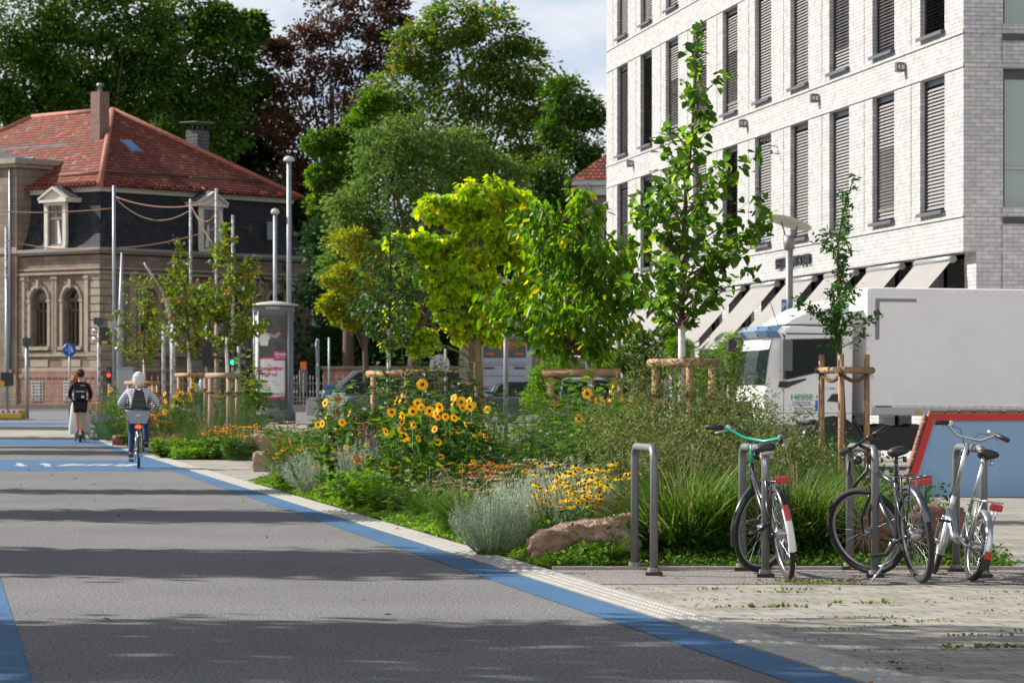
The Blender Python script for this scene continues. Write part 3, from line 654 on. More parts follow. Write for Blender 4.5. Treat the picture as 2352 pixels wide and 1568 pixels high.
def chimney(x, y, w, z0, z1, m, cap):
    c = MB(); c.box(x-w/2, x+w/2, y-w/2, y+w/2, z0, z1); k = z0+.5
    while k < z1: c.box(x-w/2-.008, x+w/2+.008, y-w/2-.008, y+w/2+.008, k, k+.03); k += .42
    o = c.build('chimney', m, rf); c = MB()
    if cap == 'pot': c.lathe([(.14, z1), (.14, z1+.3), (.2, z1+.3), (.2, z1+.42), (.12, z1+.5), (.0, z1+.5)], (x, y, 0), 12)
    else:
        c.box(x-w/2-.3, x+w/2+.3, y-w/2-.2, y+w/2+.2, z1+.42, z1+.46)
        for sx in (-.4, 0, .4): c.tube([(x+sx, y, z1), (x+sx, y, z1+.43)], .025, 5)
    c.build('cowl', 'zinc', o)
chimney(5.1, 5.5, .72, 13.6, 17.9-B, 'chimney_brown', 'pot'); chimney(14.2, 7.15, .95, 12.2, 16.45-B, 'slate_grey', 'plate')
# dormers with small gables
def dormer(c, axis):
    """built for the right face (y=0); swapped for the left"""
    S = (lambda m_: m_) 
    def tr(p): return p if axis == 'x' else (p[1], p[0], p[2])
    def fin(m_, name, mt, par=vil):
        m_.v = [tr(p) for p in m_.v]; return m_.build(name, mt, par)
    zb, zt = ZC+.28, ZE-1.0; w = .72
    f = MB()
    for s in (-1, 1): f.box(c+s*w-.13, c+s*w+.13, -.12, .06, zb, zt)
    f.box(c-w-.13, c+w+.13, -.14, .06, zt, zt+.16); f.box(c-w-.36, c+w+.36, -.32, .9, zt+.16, zt+.3)
    f.prism([(c-w-.36, zt+.3), (c+w+.36, zt+.3), (c, zt+.86)], 'y', -.16, .9); f.box(c-w-.1, c+w+.1, -.14, .06, zb-.14, zb)
    for s in (-1, 1): f.obox(tr_((c+s*(w+.40), zt+.32)), tr_((c, zt+.92)), .3, .1) if 0 else f.prism([(c+s*(w+.40), zt+.3), (c+s*(w+.40), zt+.4), (c, zt+1.0), (c, zt+.88)], 'y', -.34, .95)
    o = fin(f, 'dormer', 'cream')
    g = MB(); g.box(c-w-.05, c+w+.05, .07, 1.2, zb, zt+.2); fin(g, 'cheek', 'slate', o)
    g = MB(); g.prism([(c-w-.44, zt+.41), (c+w+.44, zt+.41), (c, zt+1.05)], 'y', -.1, 1.6); fin(g, 'gable_roof', 'slate_grey', o)
    g = MB(); g.box(c-w+.13, c+w-.13, .0, .05, zb, zt); fin(g, 'pane', 'glass_dark', o)
    g = MB()
    for u in (c-w+.13, c-.04, c+w-.21): g.box(u, u+.08, -.03, .03, zb, zt)
    g.box(c-w+.13, c+w-.13, -.04, .03, zt-.75, zt-.63); g.box(c-w+.13, c+w-.13, -.03, .03, zb, zb+.1); fin(g, 'window', 'chimney_brown', o)
    g = MB(); g.prism([(c-.42, zb+.1), (c-.1, zb+.1), (c-.1, zt-.8), (c-.2, zt-.8)], 'y', -.025, -.005); fin(g, 'curtain', 'white_sash', o)
dormer(3.38, 'y'); dormer(8.16, 'x')
f = MB(); f.box(12.9, 13.5, .25, .33, ZC+1.0, ZC+2.0); o = f.build('roof_hatch', 'zinc', vil); o.rotation_euler = (0, 0, 0)
# basement windows with lattice
for c in (2.17, 4.72): 
    f = MB(); f.box(-.165, -.155, c-.45, c+.45, .5, 1.6); o = f.build('basement_window', 'room_dark', vil); g = MB()
    for k in range(7):
        g.box(-.19, -.17, c-.45+.14*k, c-.42+.14*k, .5, 1.6); g.box(-.188, -.172, c-.45, c+.45, .5+.17*k, .53+.17*k)
    g.build('grille', 'white_sash', o)
# wing on the left with its own low roof
zw = z_(376, 174)
mb = MB(); mb.box(-.25, 3.0, 6.3, 14, 0, zw); mb.build('wing', 'sandstone', vil)
mb = MB(); mb.box(-.6, 3.3, 6.0, 14.4, zw, zw+.3); mb.box(-.45, 3.2, 6.15, 14.3, zw-.2, zw-.003); mb.build('cornice', 'sand_trim', vil); mb = MB(); mb.box(-.33, -.25, 6.22, 14, z_(573), z_(560)); mb.build('string_course', 'sand_trim', vil)
mb = MB(); mb.add([(-.6, 6.0, zw+.3), (-.6, 14.4, zw+.3), (4.6, 14.4, zw+1.45), (4.6, 7.6, zw+1.45), (3.3, 6.0, zw+.3)], [(0, 4, 3, 2, 1)]); mb.build('wing_roof', 'slate_grey', vil)
mb = MB(); mb.tube([(-.32, 6.75, 2.2), (-.32, 6.75, zw-.2)], .07, 8); mb.build('downpipe', 'zinc', vil)
# ---------------------------------------------------------------- iron fence along the pavement
mat('iron_grey', (.17, .165, .155), .6, noise=(5, .4))
def iron_fence(x0, x1, Y, label):
    t = thing('iron_fence', label, 'fence', (x0, Y, .5)); L = x1-x0
    b = MB(); b.box(0, L, -.15, .15, -.1, .26); b.build('base_wall', 'sand_trim', t)
    m_ = MB(); x = .1; k = 0
    for z in (.42, .62, 1.32): m_.box(0, L, -.015, .015, z, z+.035)
    while x < L:
        h = 1.62 if k % 8 else 1.72; r = .014 if k % 8 else .035
        m_.tube([(x, 0, .26), (x, 0, h)], r, 4, smooth=False)
        m_.lathe([(0, h+.13), (.035, h+.05), (.015, h), (.045, h-.03), (.015, h-.08)], (x, 0, 0), 4, False)
        m_.lathe([(.012, 1.0), (.05, .9), (.012, .8)], (x, 0, 0), 4, False)
        if k % 2: m_.torus((x+.16, 0, .52), .06, .012, (0, 1, 0), n=8, k=3)
        x += .32; k += 1
    m_.build('railing', 'iron_grey', t); return t
iron_fence(-27, -9.2, 166.2, 'ornate grey iron railing on a low wall in front of the sandstone villa')
# ================================================================ trees
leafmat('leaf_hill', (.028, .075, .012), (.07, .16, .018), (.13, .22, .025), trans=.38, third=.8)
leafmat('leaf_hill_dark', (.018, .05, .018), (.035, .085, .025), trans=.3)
leafmat('leaf_copper', (.045, .022, .016), (.10, .048, .032), (.085, .08, .03), trans=.35, third=.85)
leafmat('leaf_lime', (.05, .12, .018), (.12, .21, .025), (.26, .16, .03), trans=.45, third=.86)
leafmat('leaf_maple', (.04, .12, .012), (.09, .20, .02), (.16, .25, .03), trans=.42)
leafmat('leaf_bright', (.07, .18, .012), (.13, .26, .02), trans=.45)
leafmat('leaf_silver', (.07, .15, .03), (.15, .25, .06), (.24, .26, .06), trans=.35, third=.9, rough=.6, spec=.1)
leafmat('leaf_yellow', (.11, .19, .02), (.26, .32, .03), (.42, .28, .02), trans=.45, third=.8)
leafmat('leaf_catalpa', (.13, .27, .015), (.30, .42, .02), (.50, .46, .03), trans=.6, third=.82, glow=2.0)
leafmat('leaf_paw', (.035, .10, .012), (.09, .19, .018), (.28, .30, .02), trans=.6, third=.9, rough=.35, glow=2.3)
leafmat('leaf_linden', (.03, .085, .015), (.08, .17, .02), (.17, .27, .03), trans=.6, third=.85, rough=.4, glow=2.2)
leafmat('leaf_birch', (.018, .06, .018), (.05, .12, .02), (.12, .2, .03), trans=.4, third=.9)
leafmat('leaf_oak', (.03, .11, .02), (.07, .18, .03), trans=.45, rough=.4)
leafmat('leaf_turning', (.06, .13, .015), (.14, .20, .025), (.34, .13, .04), trans=.45, third=.9)
mat('bark', (.085, .06, .042), .9, noise=(9, .4), bump=.8, bscale=30); mat('bark_moss', (.16, .13, .035), .9, noise=(3, (.10, .08, .05), .4, .62), bump=.5, bscale=30)
mat('whitewash', (.52, .52, .50), .85, noise=(12, .15)); mat('twig', (.15, .09, .05), .8)
mat('stake_wood', (.38, .21, .10), .75, noise=(6, (.24, .15, .09), .4, .65), bump=.3, bscale=40); mat('coir', (.20, .09, .035), .95, noise=(60, .5), bump=1, bscale=120)
mat('stake_grey', (.30, .21, .14), .8, noise=(6, (.2, .15, .11), .4, .6), bump=.3)
def big_tree(label, Y, lobes, lm, leaf=.3, dens=1.0, trunk=None, cat='tree', name='tree', group=None, sigma=.2, trunk_m='bark', tr=.35, tm=T_KITE, base=None, clumps=26, per=72, droop=-.25, zf=None, lim_k=.5):
    bx = trunk if trunk is not None else lobes[0][0]
    X = XP(bx, Y); zb = zg(Y) if base is None else base
    t = thing(name, label, cat, (X, Y, zb), group=group)
    ps = []; ds = []; sz = []; lim = MB(); cz = [ZP(l[1], Y)-zb for l in lobes]; zf = zf or max(.25*min(cz), 1.2)
    lim.tube([(0, 0, -.2), (.05, 0, zf*.5), (0, .05, zf), (.1, 0, max(zf, np.mean(cz)))], [tr*1.25, tr, tr*.9, tr*.35], 8)
    for (px, py, rp), z in zip(lobes, cz):
        r = rp*Y/F; c = np.array([XP(px, Y)-X, rng.uniform(-.5, .5)*r, z])
        mid = Vector((c[0]*.35, c[1]*.4, zf+(z-zf)*.45)); z0_ = zf*.8+max(0, z-zf)*rng.uniform(.1, .45); mid[2] = (z0_+z)/2+.06*(z-z0_); lim.tube([(0, 0, z0_), mid, c], [tr*lim_k, tr*lim_k*.6, tr*.08], 6)
        nc = int(clumps*dens)
        v = rng.normal(size=(nc, 3)); v /= np.linalg.norm(v, axis=1, keepdims=True); rad = rng.uniform(.35, 1.0, nc)**.6*r
        cc = c+v*rad[:, None]*np.array([1, .85, .92])
        for q in range(nc):
            if q % 3 == 0: lim.tube([c, c+(cc[q]-c)*.5+np.array([0, 0, -.08*r]), cc[q]], [tr*.09, tr*.06, tr*.03], 4, caps=False)
            n = int(per*rng.uniform(.5, 1.4)); s = sigma*r*rng.uniform(.7, 1.3)
            p = cc[q]+rng.normal(size=(n, 3))*np.array([s, s, s*.55]); ps.append(p); d = (p-cc[q])/s+v[q]*.8+rng.normal(0, .5, (n, 3)); d[:, 2] += droop*2; ds.append(d); sz.append(leaf*rng.uniform(.6, 1.25, n))
    lim.build('trunk', trunk_m, t)
    leaves('crown', lm, np.concatenate(ps), np.concatenate(ds), np.concatenate(sz), tm, t, roll=1.3)
    return t
# hillside trees behind the villa
big_tree('tall dense green tree at the far left behind the villa roof', 205, [(-60, 120, 130), (40, 40, 120), (60, 180, 100), (-20, 260, 90), (130, 250, 70), (120, 110, 80)], 'leaf_hill', .34, 1.5, trunk=10, clumps=34)
big_tree('tall dense green tree rising behind the chimney of the villa', 208, [(200, 30, 110), (300, 40, 100), (220, 140, 100), (300, 200, 90), (230, 250, 70), (170, 200, 70), (330, 120, 80)], 'leaf_hill', .34, 1.5, trunk=240, clumps=34)
big_tree('dark green tree behind the right slope of the villa roof', 212, [(420, 40, 85), (400, 140, 90), (470, 200, 80), (540, 100, 62), (500, 60, 50), (400, 260, 70), (560, 190, 60), (500, 300, 80), (580, 60, 34)], 'leaf_hill', .34, 1.3, trunk=460, clumps=32)
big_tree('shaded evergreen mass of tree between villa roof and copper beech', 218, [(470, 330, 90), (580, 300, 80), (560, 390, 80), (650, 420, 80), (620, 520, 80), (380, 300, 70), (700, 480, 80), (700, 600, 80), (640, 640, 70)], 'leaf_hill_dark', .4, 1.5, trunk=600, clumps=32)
big_tree('dark copper beech with brown purple leaves against the sky', 214, [(760, 20, 70), (860, 50, 60), (700, 100, 62), (800, 110, 80), (880, 130, 55), (660, 180, 62), (740, 210, 80), (830, 230, 80), (640, 290, 60), (720, 320, 80), (640, 120, 40), (820, 340, 70), (680, 420, 65), (910, 20, 40), (750, 440, 60)], 'leaf_copper', .3, 1.0, trunk=760, clumps=30, per=55)
big_tree('broad lime tree with reddish top and gaps of sky, left of the white building', 196, [(1040, 60, 66), (960, 120, 70), (1130, 80, 70), (1190, 150, 76), (1060, 160, 95), (920, 210, 85), (1150, 220, 95), (1250, 240, 80), (1000, 270, 105), (1240, 330, 90), (1120, 330, 110), (890, 300, 75), (1040, 380, 90), (1180, 420, 90), (930, 380, 80)], 'leaf_lime', .3, 1.15, trunk=1095, clumps=34, per=66, sigma=.19)
big_tree('dark green tree whose crown touches the edge of the white building', 188, [(1300, 220, 50), (1350, 260, 42), (1340, 330, 55), (1290, 300, 50), (1360, 390, 40), (1290, 400, 70), (1230, 430, 75), (1290, 480, 50), (1200, 520, 75), (1260, 560, 70), (1300, 660, 50), (1230, 650, 60)], 'leaf_hill', .26, 1.1, trunk=1290, clumps=30)
big_tree('bright green maple lobe standing out in front of the copper beech', 168, [(770, 320, 34), (830, 285, 38), (725, 330, 26), (745, 400, 36), (865, 235, 30), (800, 370, 44), (800, 450, 50), (850, 330, 50), (740, 470, 30)], 'leaf_maple', .22, 1.2, trunk=800, clumps=26)
big_tree('grey green whitebeam in front of the lime tree', 160, [(880, 350, 70), (960, 320, 70), (1050, 345, 72), (1130, 420, 70), (900, 440, 85), (1010, 440, 90), (820, 470, 65), (820, 550, 65), (950, 540, 80), (1080, 510, 80), (1160, 500, 60), (890, 630, 70), (1000, 630, 70), (780, 620, 50)], 'leaf_silver', .2, 1.3, trunk=950, clumps=34)
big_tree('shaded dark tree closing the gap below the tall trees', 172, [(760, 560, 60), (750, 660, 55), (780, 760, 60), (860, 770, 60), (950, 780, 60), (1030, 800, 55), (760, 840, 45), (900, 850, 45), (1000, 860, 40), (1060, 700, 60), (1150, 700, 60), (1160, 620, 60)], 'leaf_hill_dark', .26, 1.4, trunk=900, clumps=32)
big_tree('loose yellowing tree left of the bright catalpa', 132, [(800, 560, 40), (850, 600, 40), (900, 570, 30), (780, 640, 36), (830, 670, 45), (760, 700, 28), (800, 730, 30), (870, 720, 40)], 'leaf_yellow', .15, 1.2, trunk=838, clumps=28, per=50, tr=.12, zf=3)
big_tree('bright yellow green catalpa with a mossy trunk behind the flower bed', 75, [(1070, 450, 36), (1130, 440, 34), (1000, 480, 32), (1195, 475, 30), (1080, 510, 42), (955, 550, 32), (1020, 575, 40), (1150, 530, 36), (1095, 610, 44), (935, 625, 34), (1190, 590, 30), (1000, 670, 40), (1130, 690, 40), (925, 720, 32), (1050, 745, 38), (970, 785, 30), (1125, 765, 26), (905, 770, 24), (1200, 660, 22), (1060, 660, 36), (910, 560, 22)], 'leaf_catalpa', .145, 1.15, trunk=1096, clumps=20, per=34, tr=.11, zf=2.6, lim_k=.3, trunk_m='bark_moss', tm=T_HEART, sigma=.24, droop=-.8)
big_tree('willow leaved pale shrub tree in front of the awnings', 66, [(1640, 850, 50), (1690, 800, 36), (1600, 880, 40), (1720, 880, 45), (1560, 800, 24), (1700, 950, 50), (1620, 940, 50)], 'leaf_bright', .12, 1.3, trunk=1660, clumps=30, per=48, tr=.04, tm=T_THIN, cat='shrub', name='willow_shrub')
big_tree('dark leafy shrub under the awnings between the catalpa trunk and the linden', 80, [(1480, 790, 34), (1440, 830, 34), (1500, 850, 36), (1540, 770, 26)], 'leaf_hill', .1, 1.2, trunk=1480, clumps=26, per=50, tr=.04, cat='shrub', name='shrub')
big_tree('light green conifer bush right of the grey double door', 100, [(1250, 870, 34), (1240, 910, 38), (1290, 840, 36), (1280, 900, 40), (1330, 870, 30), (1390, 850, 30)], 'leaf_bright', .09, 1.2, trunk=1262, clumps=30, per=55, tr=.04, cat='shrub', name='conifer_bush')
T_PAW = tmpl([(.17, .2), (.23, .5), (.15, .8)], .14, .25)
# ---------------------------------------------------------------- saplings
def sapling(label, Y, path, env, lm, tm, leaf, nb, per, white=None, tr=.03, name='young_tree', cat='young tree', rise=.7, droop=-.3, bark='bark', along=.25, spread=.05, bot=None, seed=1):
    g = np.random.default_rng(seed)
    X = XP(path[0][0], Y); t = thing(name, label, cat, (X, Y, zg(Y)))
    W = lambda px, py: np.array([XP(px, Y)-X, 0, ZP(py, Y)-zg(Y)])
    tp = [W(px, py) for px, py in path]; tp[0][2] = -.05; n = len(tp); rs = [tr*(1-.85*i/(n-1)) for i in range(n)]
    tz = np.array([p[2] for p in tp]); tx = np.array([p[0] for p in tp])
    ctr = lambda z: np.array([np.interp(z, tz, tx), 0, z])
    m_ = MB(); 
    if white:
        zw_ = ZP(white, Y)-zg(Y); k = [i for i in range(n) if tp[i][2] <= zw_]; k = k[-1]; mid = ctr(zw_); rr = np.interp(zw_, tz, rs)
        m_.mi(0).tube(tp[:k+1]+[mid], [r*1.12 for r in rs[:k+1]]+[rr*1.1], 10); m_.mi(1).tube([mid]+tp[k+1:], [rr]+rs[k+1:], 8)
        m_.build('trunk', ['whitewash', bark], t)
    else: m_.tube(tp, rs, 9); m_.build('trunk', bark, t)
    ev = sorted([(ZP(py, Y)-zg(Y), XP(a, Y)-X, XP(b, Y)-X) for py, a, b in env]); ez = np.array([e[0] for e in ev]); el = np.array([e[1] for e in ev]); er = np.array([e[2] for e in ev])
    wd = er-el+.05; cdf = np.cumsum((wd[1:]+wd[:-1])/2*np.diff(ez)); cdf = np.r_[0, cdf/cdf[-1]]
    br = MB(); ps = []; ds = []
    for b in range(nb):
        z = np.interp((b+g.random())/nb, cdf, ez); c = ctr(z); a = g.random()*2*pi
        xl, xr = np.interp(z, ez, el)-c[0], np.interp(z, ez, er)-c[0]
        rx = abs(xr if cos(a) > 0 else xl); ry = .5*(abs(xl)+abs(xr)); rad = sqrt((rx*cos(a))**2+(ry*sin(a))**2)*g.uniform(.3, 1.35)**.7
        tip = c+np.array([cos(a)*rad, sin(a)*rad, 0]); z0 = max(z-rad*rise-.05, (ez[0] if bot is None else bot)); s0 = ctr(min(z0, tz[-1]-.02))
        q = [s0, s0*.6+tip*.4+np.array([0, 0, -.05*rad*rise]), s0*.25+tip*.75+np.array([0, 0, .0]), tip]
        br.tube(q, [max(.004, tr*.32), max(.003, tr*.22), .003, .002], 5, caps=False)
        for k in range(max(2, int(per*(.35+rad/(.5*max(wd)+1e-6))))):
            u = along+(1.04-along)*g.random()**.8; i = min(int(u*3), 2); f = min(u*3-i, 1); p = q[i]*(1-f)+q[i+1]*f+g.normal(0, spread, 3)
            d = (tip-s0)/(np.linalg.norm(tip-s0)+1e-6)*.5+g.normal(0, .6, 3); d[2] += droop; ps.append(p); ds.append(d)
    for k in range(int(nb*.8)):                  # leaves along the leader
        z = g.uniform(ez[0]+.2*(ez[-1]-ez[0]), ez[-1]); ps.append(ctr(z)+g.normal(0, spread*.6, 3)); a = g.random()*6.28; ds.append((cos(a), sin(a), droop*.6))
    br.build('branches', 'twig', t)
    leaves('crown', lm, ps, ds, leaf*g.uniform(.6, 1.15, len(ps)), tm, t)
    return t
sapling('tallest young linden with big heart shaped leaves in front of the white building', 36, [(1565, 1080), (1566, 900), (1566, 700), (1568, 560), (1578, 420), (1590, 300), (1597, 180), (1604, 66)],
        [(58, 1596, 1622), (130, 1585, 1655), (200, 1575, 1660), (265, 1570, 1640), (290, 1515, 1640), (340, 1510, 1720), (380, 1500, 1745), (440, 1460, 1750), (480, 1400, 1740), (540, 1450, 1760), (600, 1440, 1715), (650, 1450, 1680), (700, 1455, 1640), (750, 1500, 1600)],
        'leaf_linden', T_HEART, .112, 82, 18, white=735, tr=.045, droop=-.35, seed=3)
sapling('drooping pawpaw tree with long leaves and curved white trunk', 50, [(1362, 1010), (1356, 860), (1342, 800), (1345, 735), (1348, 640), (1335, 560), (1322, 480), (1316, 435)],
        [(430, 1285, 1350), (455, 1215, 1375), (490, 1188, 1400), (540, 1180, 1425), (600, 1195, 1445), (640, 1150, 1470), (680, 1095, 1465), (720, 1140, 1450), (770, 1200, 1430), (815, 1215, 1390)],
        'leaf_paw', T_PAW, .175, 130, 27, white=742, tr=.05, droop=-1.1, rise=.35, seed=5, spread=.07)
sapling('slim dark leaved young linden with a bare leader and white trunk', 50.5, [(893, 1080), (893, 930), (893, 760), (897, 640), (895, 520), (893, 430), (890, 365)],
        [(360, 882, 902), (430, 876, 908), (480, 880, 905), (520, 878, 912), (560, 850, 930), (610, 815, 970), (650, 808, 985), (700, 812, 980), (740, 830, 975), (780, 860, 930), (810, 880, 910)],
        'leaf_birch', T_HEART, .08, 80, 18, white=755, tr=.035, seed=8)
sapling('thin young oak with lobed leaves in front of the delivery truck', 35, [(1946, 1120), (1940, 1000), (1935, 880), (1926, 740), (1925, 640), (1924, 560), (1938, 480), (1963, 402)],
        [(398, 1948, 1968), (440, 1935, 1960), (500, 1922, 1945), (530, 1885, 1948), (580, 1895, 1955), (620, 1880, 1945), (660, 1880, 1980), (690, 1842, 1995), (730, 1885, 2000), (770, 1930, 2018), (800, 1960, 2015)],
        'leaf_oak', T_OAK, .07, 56, 34, tr=.028, seed=11, spread=.03, rise=.45)
sapling('young tree with green and orange leaves between the left pair of stake frames', 78, [(436, 1040), (435, 900), (433, 800), (432, 700), (415, 600), (405, 550)],
        [(545, 396, 414), (585, 380, 432), (630, 368, 470), (680, 362, 495), (720, 372, 500), (770, 385, 485), (810, 420, 455)],
        'leaf_turning', T_HEART, .1, 64, 22, white=785, tr=.04, seed=13)
sapling('young tree with green and orange leaves just left of the advertising column', 71, [(524, 1060), (525, 900), (520, 800), (526, 700), (525, 600), (516, 525)],
        [(515, 505, 530), (560, 488, 568), (600, 465, 592), (640, 455, 605), (690, 460, 618), (740, 458, 605), (795, 495, 565)],
        'leaf_turning', T_HEART, .105, 74, 22, white=775, tr=.045, seed=17)
sapling('small yellowing young tree beside the cyclist, left in the far bed', 84, [(332, 1010), (332, 900), (330, 800), (335, 700), (330, 640)],
        [(628, 300, 345), (680, 285, 350), (720, 262, 365), (770, 250, 372), (810, 262, 360), (835, 290, 345)],
        'leaf_turning', T_OVATE, .11, 64, 20, white=815, tr=.04, seed=19)
# ---------------------------------------------------------------- stake frames
def stakes(label, Y, posts, top, bars, wood='stake_wood', r=.045, rope=None, proud=0):
    """posts: [(px, dY)], bars: pairs of post indices"""
    x0 = posts[0][0]; X = XP(x0, Y); t = thing('tree_stake_frame', label, 'tree stakes', (X, Y, 0), group='wooden stake frames round the young trees')
    zt = ZP(top, Y); pp = [Vector((XP(px, Y+dy)-X, dy, 0)) for px, dy in posts]
    for p in pp: m_ = MB(); m_.tube([p+Vector((0, 0, -.1)), p+Vector((0, 0, zt+proud))], [r*1.0, r*.95], 12); m_.build('post', wood, t)
    for a, b in bars:
        A, Bb = pp[a], pp[b]; d = (Bb-A).normalized(); m_ = MB(); off = Vector((0, -r*1.9, -r)) if proud else Vector((0, 0, r))
        m_.tube([A-d*.12+off+Vector((0, 0, zt)), Bb+d*.12+off+Vector((0, 0, zt))], r*1.05, 12); m_.build('crossbar', wood, t)
    m_ = MB(); zr_ = zt-.42 if rope is None else ZP(rope, Y)
    for a, b in bars:
        A, Bb = pp[a], pp[b]; m_.tube([A+(Bb-A)*k/6+Vector((0, -r, zr_-.07*sin(pi*k/6))) for k in range(7)], .022, 7)
    for p in pp: m_.torus(p+Vector((0, 0, zr_)), r+.01, .022, (0, 0, 1), n=12, k=6); m_.torus(p+Vector((0, 0, zr_+.035)), r+.01, .02, (.1, 0, 1), n=12, k=6)
    o = m_.build('rope', 'coir', t)
    fr = []; 
    for p in pp:
        for _ in range(24): a = rng.random()*6.28; fr.append((p.x+cos(a)*(r+.02), p.y+sin(a)*(r+.02), zr_+rng.uniform(-.03, .05)))
    fr = np.array(fr); leaves('rope_fibres', 'coir', fr, rng.normal(size=(len(fr), 3))+np.array([0, 0, -.3]), .07, T_THIN, o)
    return t
stakes('three warm brown posts with a double crossbar round the thin oak before the truck', 35, [(1887, .1), (1932, -.35), (1991, .15)], 843, [(0, 1), (1, 2)], r=.034, rope=860, proud=.14)
stakes('sunlit stake frame round the tallest linden', 36, [(1506, .25), (1585, -.35), (1636, .3)], 843, [(0, 1), (1, 2)], r=.047, rope=915)
stakes('stake frame with a thick brown crossbar below the pawpaw tree', 49.5, [(1264, 0), (1408, -.1), (1422, .6)], 866, [(0, 1)], r=.064, rope=915)
stakes('pinkish brown stake frame round the dark leaved linden', 50, [(858, 0), (935, -.4), (1005, .4)], 866, [(0, 1), (1, 2)], r=.05, rope=895)
stakes('left stake frame of the pair behind the sunflowers', 78, [(411, 0), (441, -.4), (472, .3)], 866, [(0, 1), (1, 2)], wood='stake_wood', r=.05, rope=897)
stakes('right stake frame of the pair, tall greyish posts beside the boulder', 71, [(484, 0), (526, -.4), (546, .3)], 869, [(0, 1), (1, 2)], wood='stake_grey', r=.062, rope=905)
stakes('small far stake frame right beside the white haired cyclist', 84, [(296, 0), (352, -.4), (362, .3)], 884, [(0, 1), (1, 2)], r=.05, rope=905)
# ---------------------------------------------------------------- street trees left of the frame: their crowns shade the road
def shade_tree(Yc, r, x=-11.5, zc=7.5, n=1.0, seed=0, zh=2.6):
    """roadside tree outside the picture; its shadow falls where Y = Yc on the path"""
    Y = Yc+math.tan(SUN_AZ)*abs(x+0)
    t = thing('roadside_tree', 'roadside tree standing outside the picture on the left, seen only by its shadow', 'tree', (x, Y, 0), group='roadside trees outside the frame on the left')
    m_ = MB(); m_.tube([(0, 0, -.1), (.1, 0, 2.5), (0, .05, zc), (0, 0, zc+1.5)], [.16, .13, .1, .04], 8); ps = []; ds = []
    g = np.random.default_rng(seed)
    for k in range(int(110*n*r/3)):
        v = g.normal(size=3); v /= np.linalg.norm(v); c = np.array([0, 0, zc])+v*g.uniform(.4, 1)*np.array([zh*.9, r, zh])
        m_.tube([(0, 0, zc-1), c], [.05, .01], 4); q = c+g.normal(size=(60, 3))*np.array([.6, .32, .35]); ps.append(q); ds.append(g.normal(size=(60, 3)))
    m_.build('trunk', 'bark', t); leaves('crown', 'leaf_hill', np.concatenate(ps), np.concatenate(ds), .30, T_KITE, t)
for i, (Yc, r, x, zc, zh, n) in enumerate(((11.0, 4.4, -11.5, 9, 4.6, .62), (17.0, 2.7, -11.5, 9.2, 4.2, 1.05), (25.6, 2.0, -11.5, 6.9, 1.9, 1.3), (35.0, 1.4, -11.5, 5.8, 1.9, 1.2), (43.2, .8, -12, 5.2, 1.9, 1.0), (70.5, 2.6, -19, 7.2, 3, 1.2), (77.5, 1.3, -19, 7, 3, 1.2), (99, 2.2, -27, 9.5, 3.5, 1.2), (88, .9, -24, 8.5, 3, 1))): shade_tree(Yc, r, x=x, zc=zc, zh=zh, n=n, seed=i)
# ================================================================ bike stands and bicycles
mat('galv', (.17, .175, .18), .5, metal=.35, noise=(4, .12)); mat('galv_foot', (.22, .20, .17), .85, noise=(20, .4)); mat('foot_dark', (.05, .04, .035), .9)
mat('rubber', (.018, .018, .018), .8, noise=(40, .3)); mat('black_metal', (.012, .012, .014), .28, coat=.5); mat('black_plastic', (.02, .02, .022), .5)
mat('silver', (.52, .54, .57), .28, metal=.85); mat('rim_silver', (.42, .42, .43), .3, metal=.9); mat('teal', (.0, .33, .25), .35, coat=.3); mat('reflector', (.38, .008, .010), .25, coat=.5)
mat('white_plastic', (.62, .64, .66), .4); mat('graphite', (.10, .11, .125), .3, metal=.6); mat('tail_lit', (.6, .02, .01), .4, emit=((1, .05, .02), 2.0)); mat('beige_skirt', (.45, .42, .36), .6)
def stand(label, a, b, h=.97, first=None):
    A, B_ = Vector(a), Vector(b); t = thing('bike_stand', label, 'bike stand', A, 0, 'grey tubular bike stands along the flower bed'); d = B_-A; r = .031; R_ = .1
    pts = [Vector((0, 0, 0)), Vector((0, 0, h-R_))]; u = d.normalized()
    for k in range(1, 7): q = pi/2*k/6; pts.append(u*(R_*(1-cos(q)))+Vector((0, 0, h-R_+R_*sin(q))))
    e = [d-u*(R_*(1-cos(pi/2*k/6)))+Vector((0, 0, h-R_+R_*sin(pi/2*k/6))) for k in range(6, 0, -1)]
    pts += e+[d+Vector((0, 0, h-R_)), d]
    m_ = MB(); m_.tube(pts, r, 14); m_.build('hoop', 'galv', t)
    for p in (Vector((0, 0, 0)), d):
        m_ = MB(); m_.lathe([(.0, .055), (.048, .055), (.05, .0), (.0, 0)], p+Vector((0, 0, .0)), 16, False); m_.build('foot', 'galv_foot', t)
        m_ = MB(); m_.cbox(p+Vector((0, 0, .012)), (.13, .1, .026)); m_.build('base_plate', 'foot_dark', t)
    return t
def gp(px, py): return G(px, py)
stand('empty grey bike stand, leftmost beside the boulder', gp(1458, 1306), gp(1502, 1320))
stand('grey bike stand with the black and teal bicycle leaning on it', gp(1705, 1309), gp(1758, 1324))
stand('grey bike stand with the dark trekking bicycle chained to it', gp(1952, 1307), gp(2010, 1325))
stand('rightmost grey bike stand behind the silver folding bicycle', gp(2196, 1311), gp(2259, 1325))
def xf(mb, Mx): mb.v = [tuple(Mx @ Vector(v)) for v in mb.v]; return mb
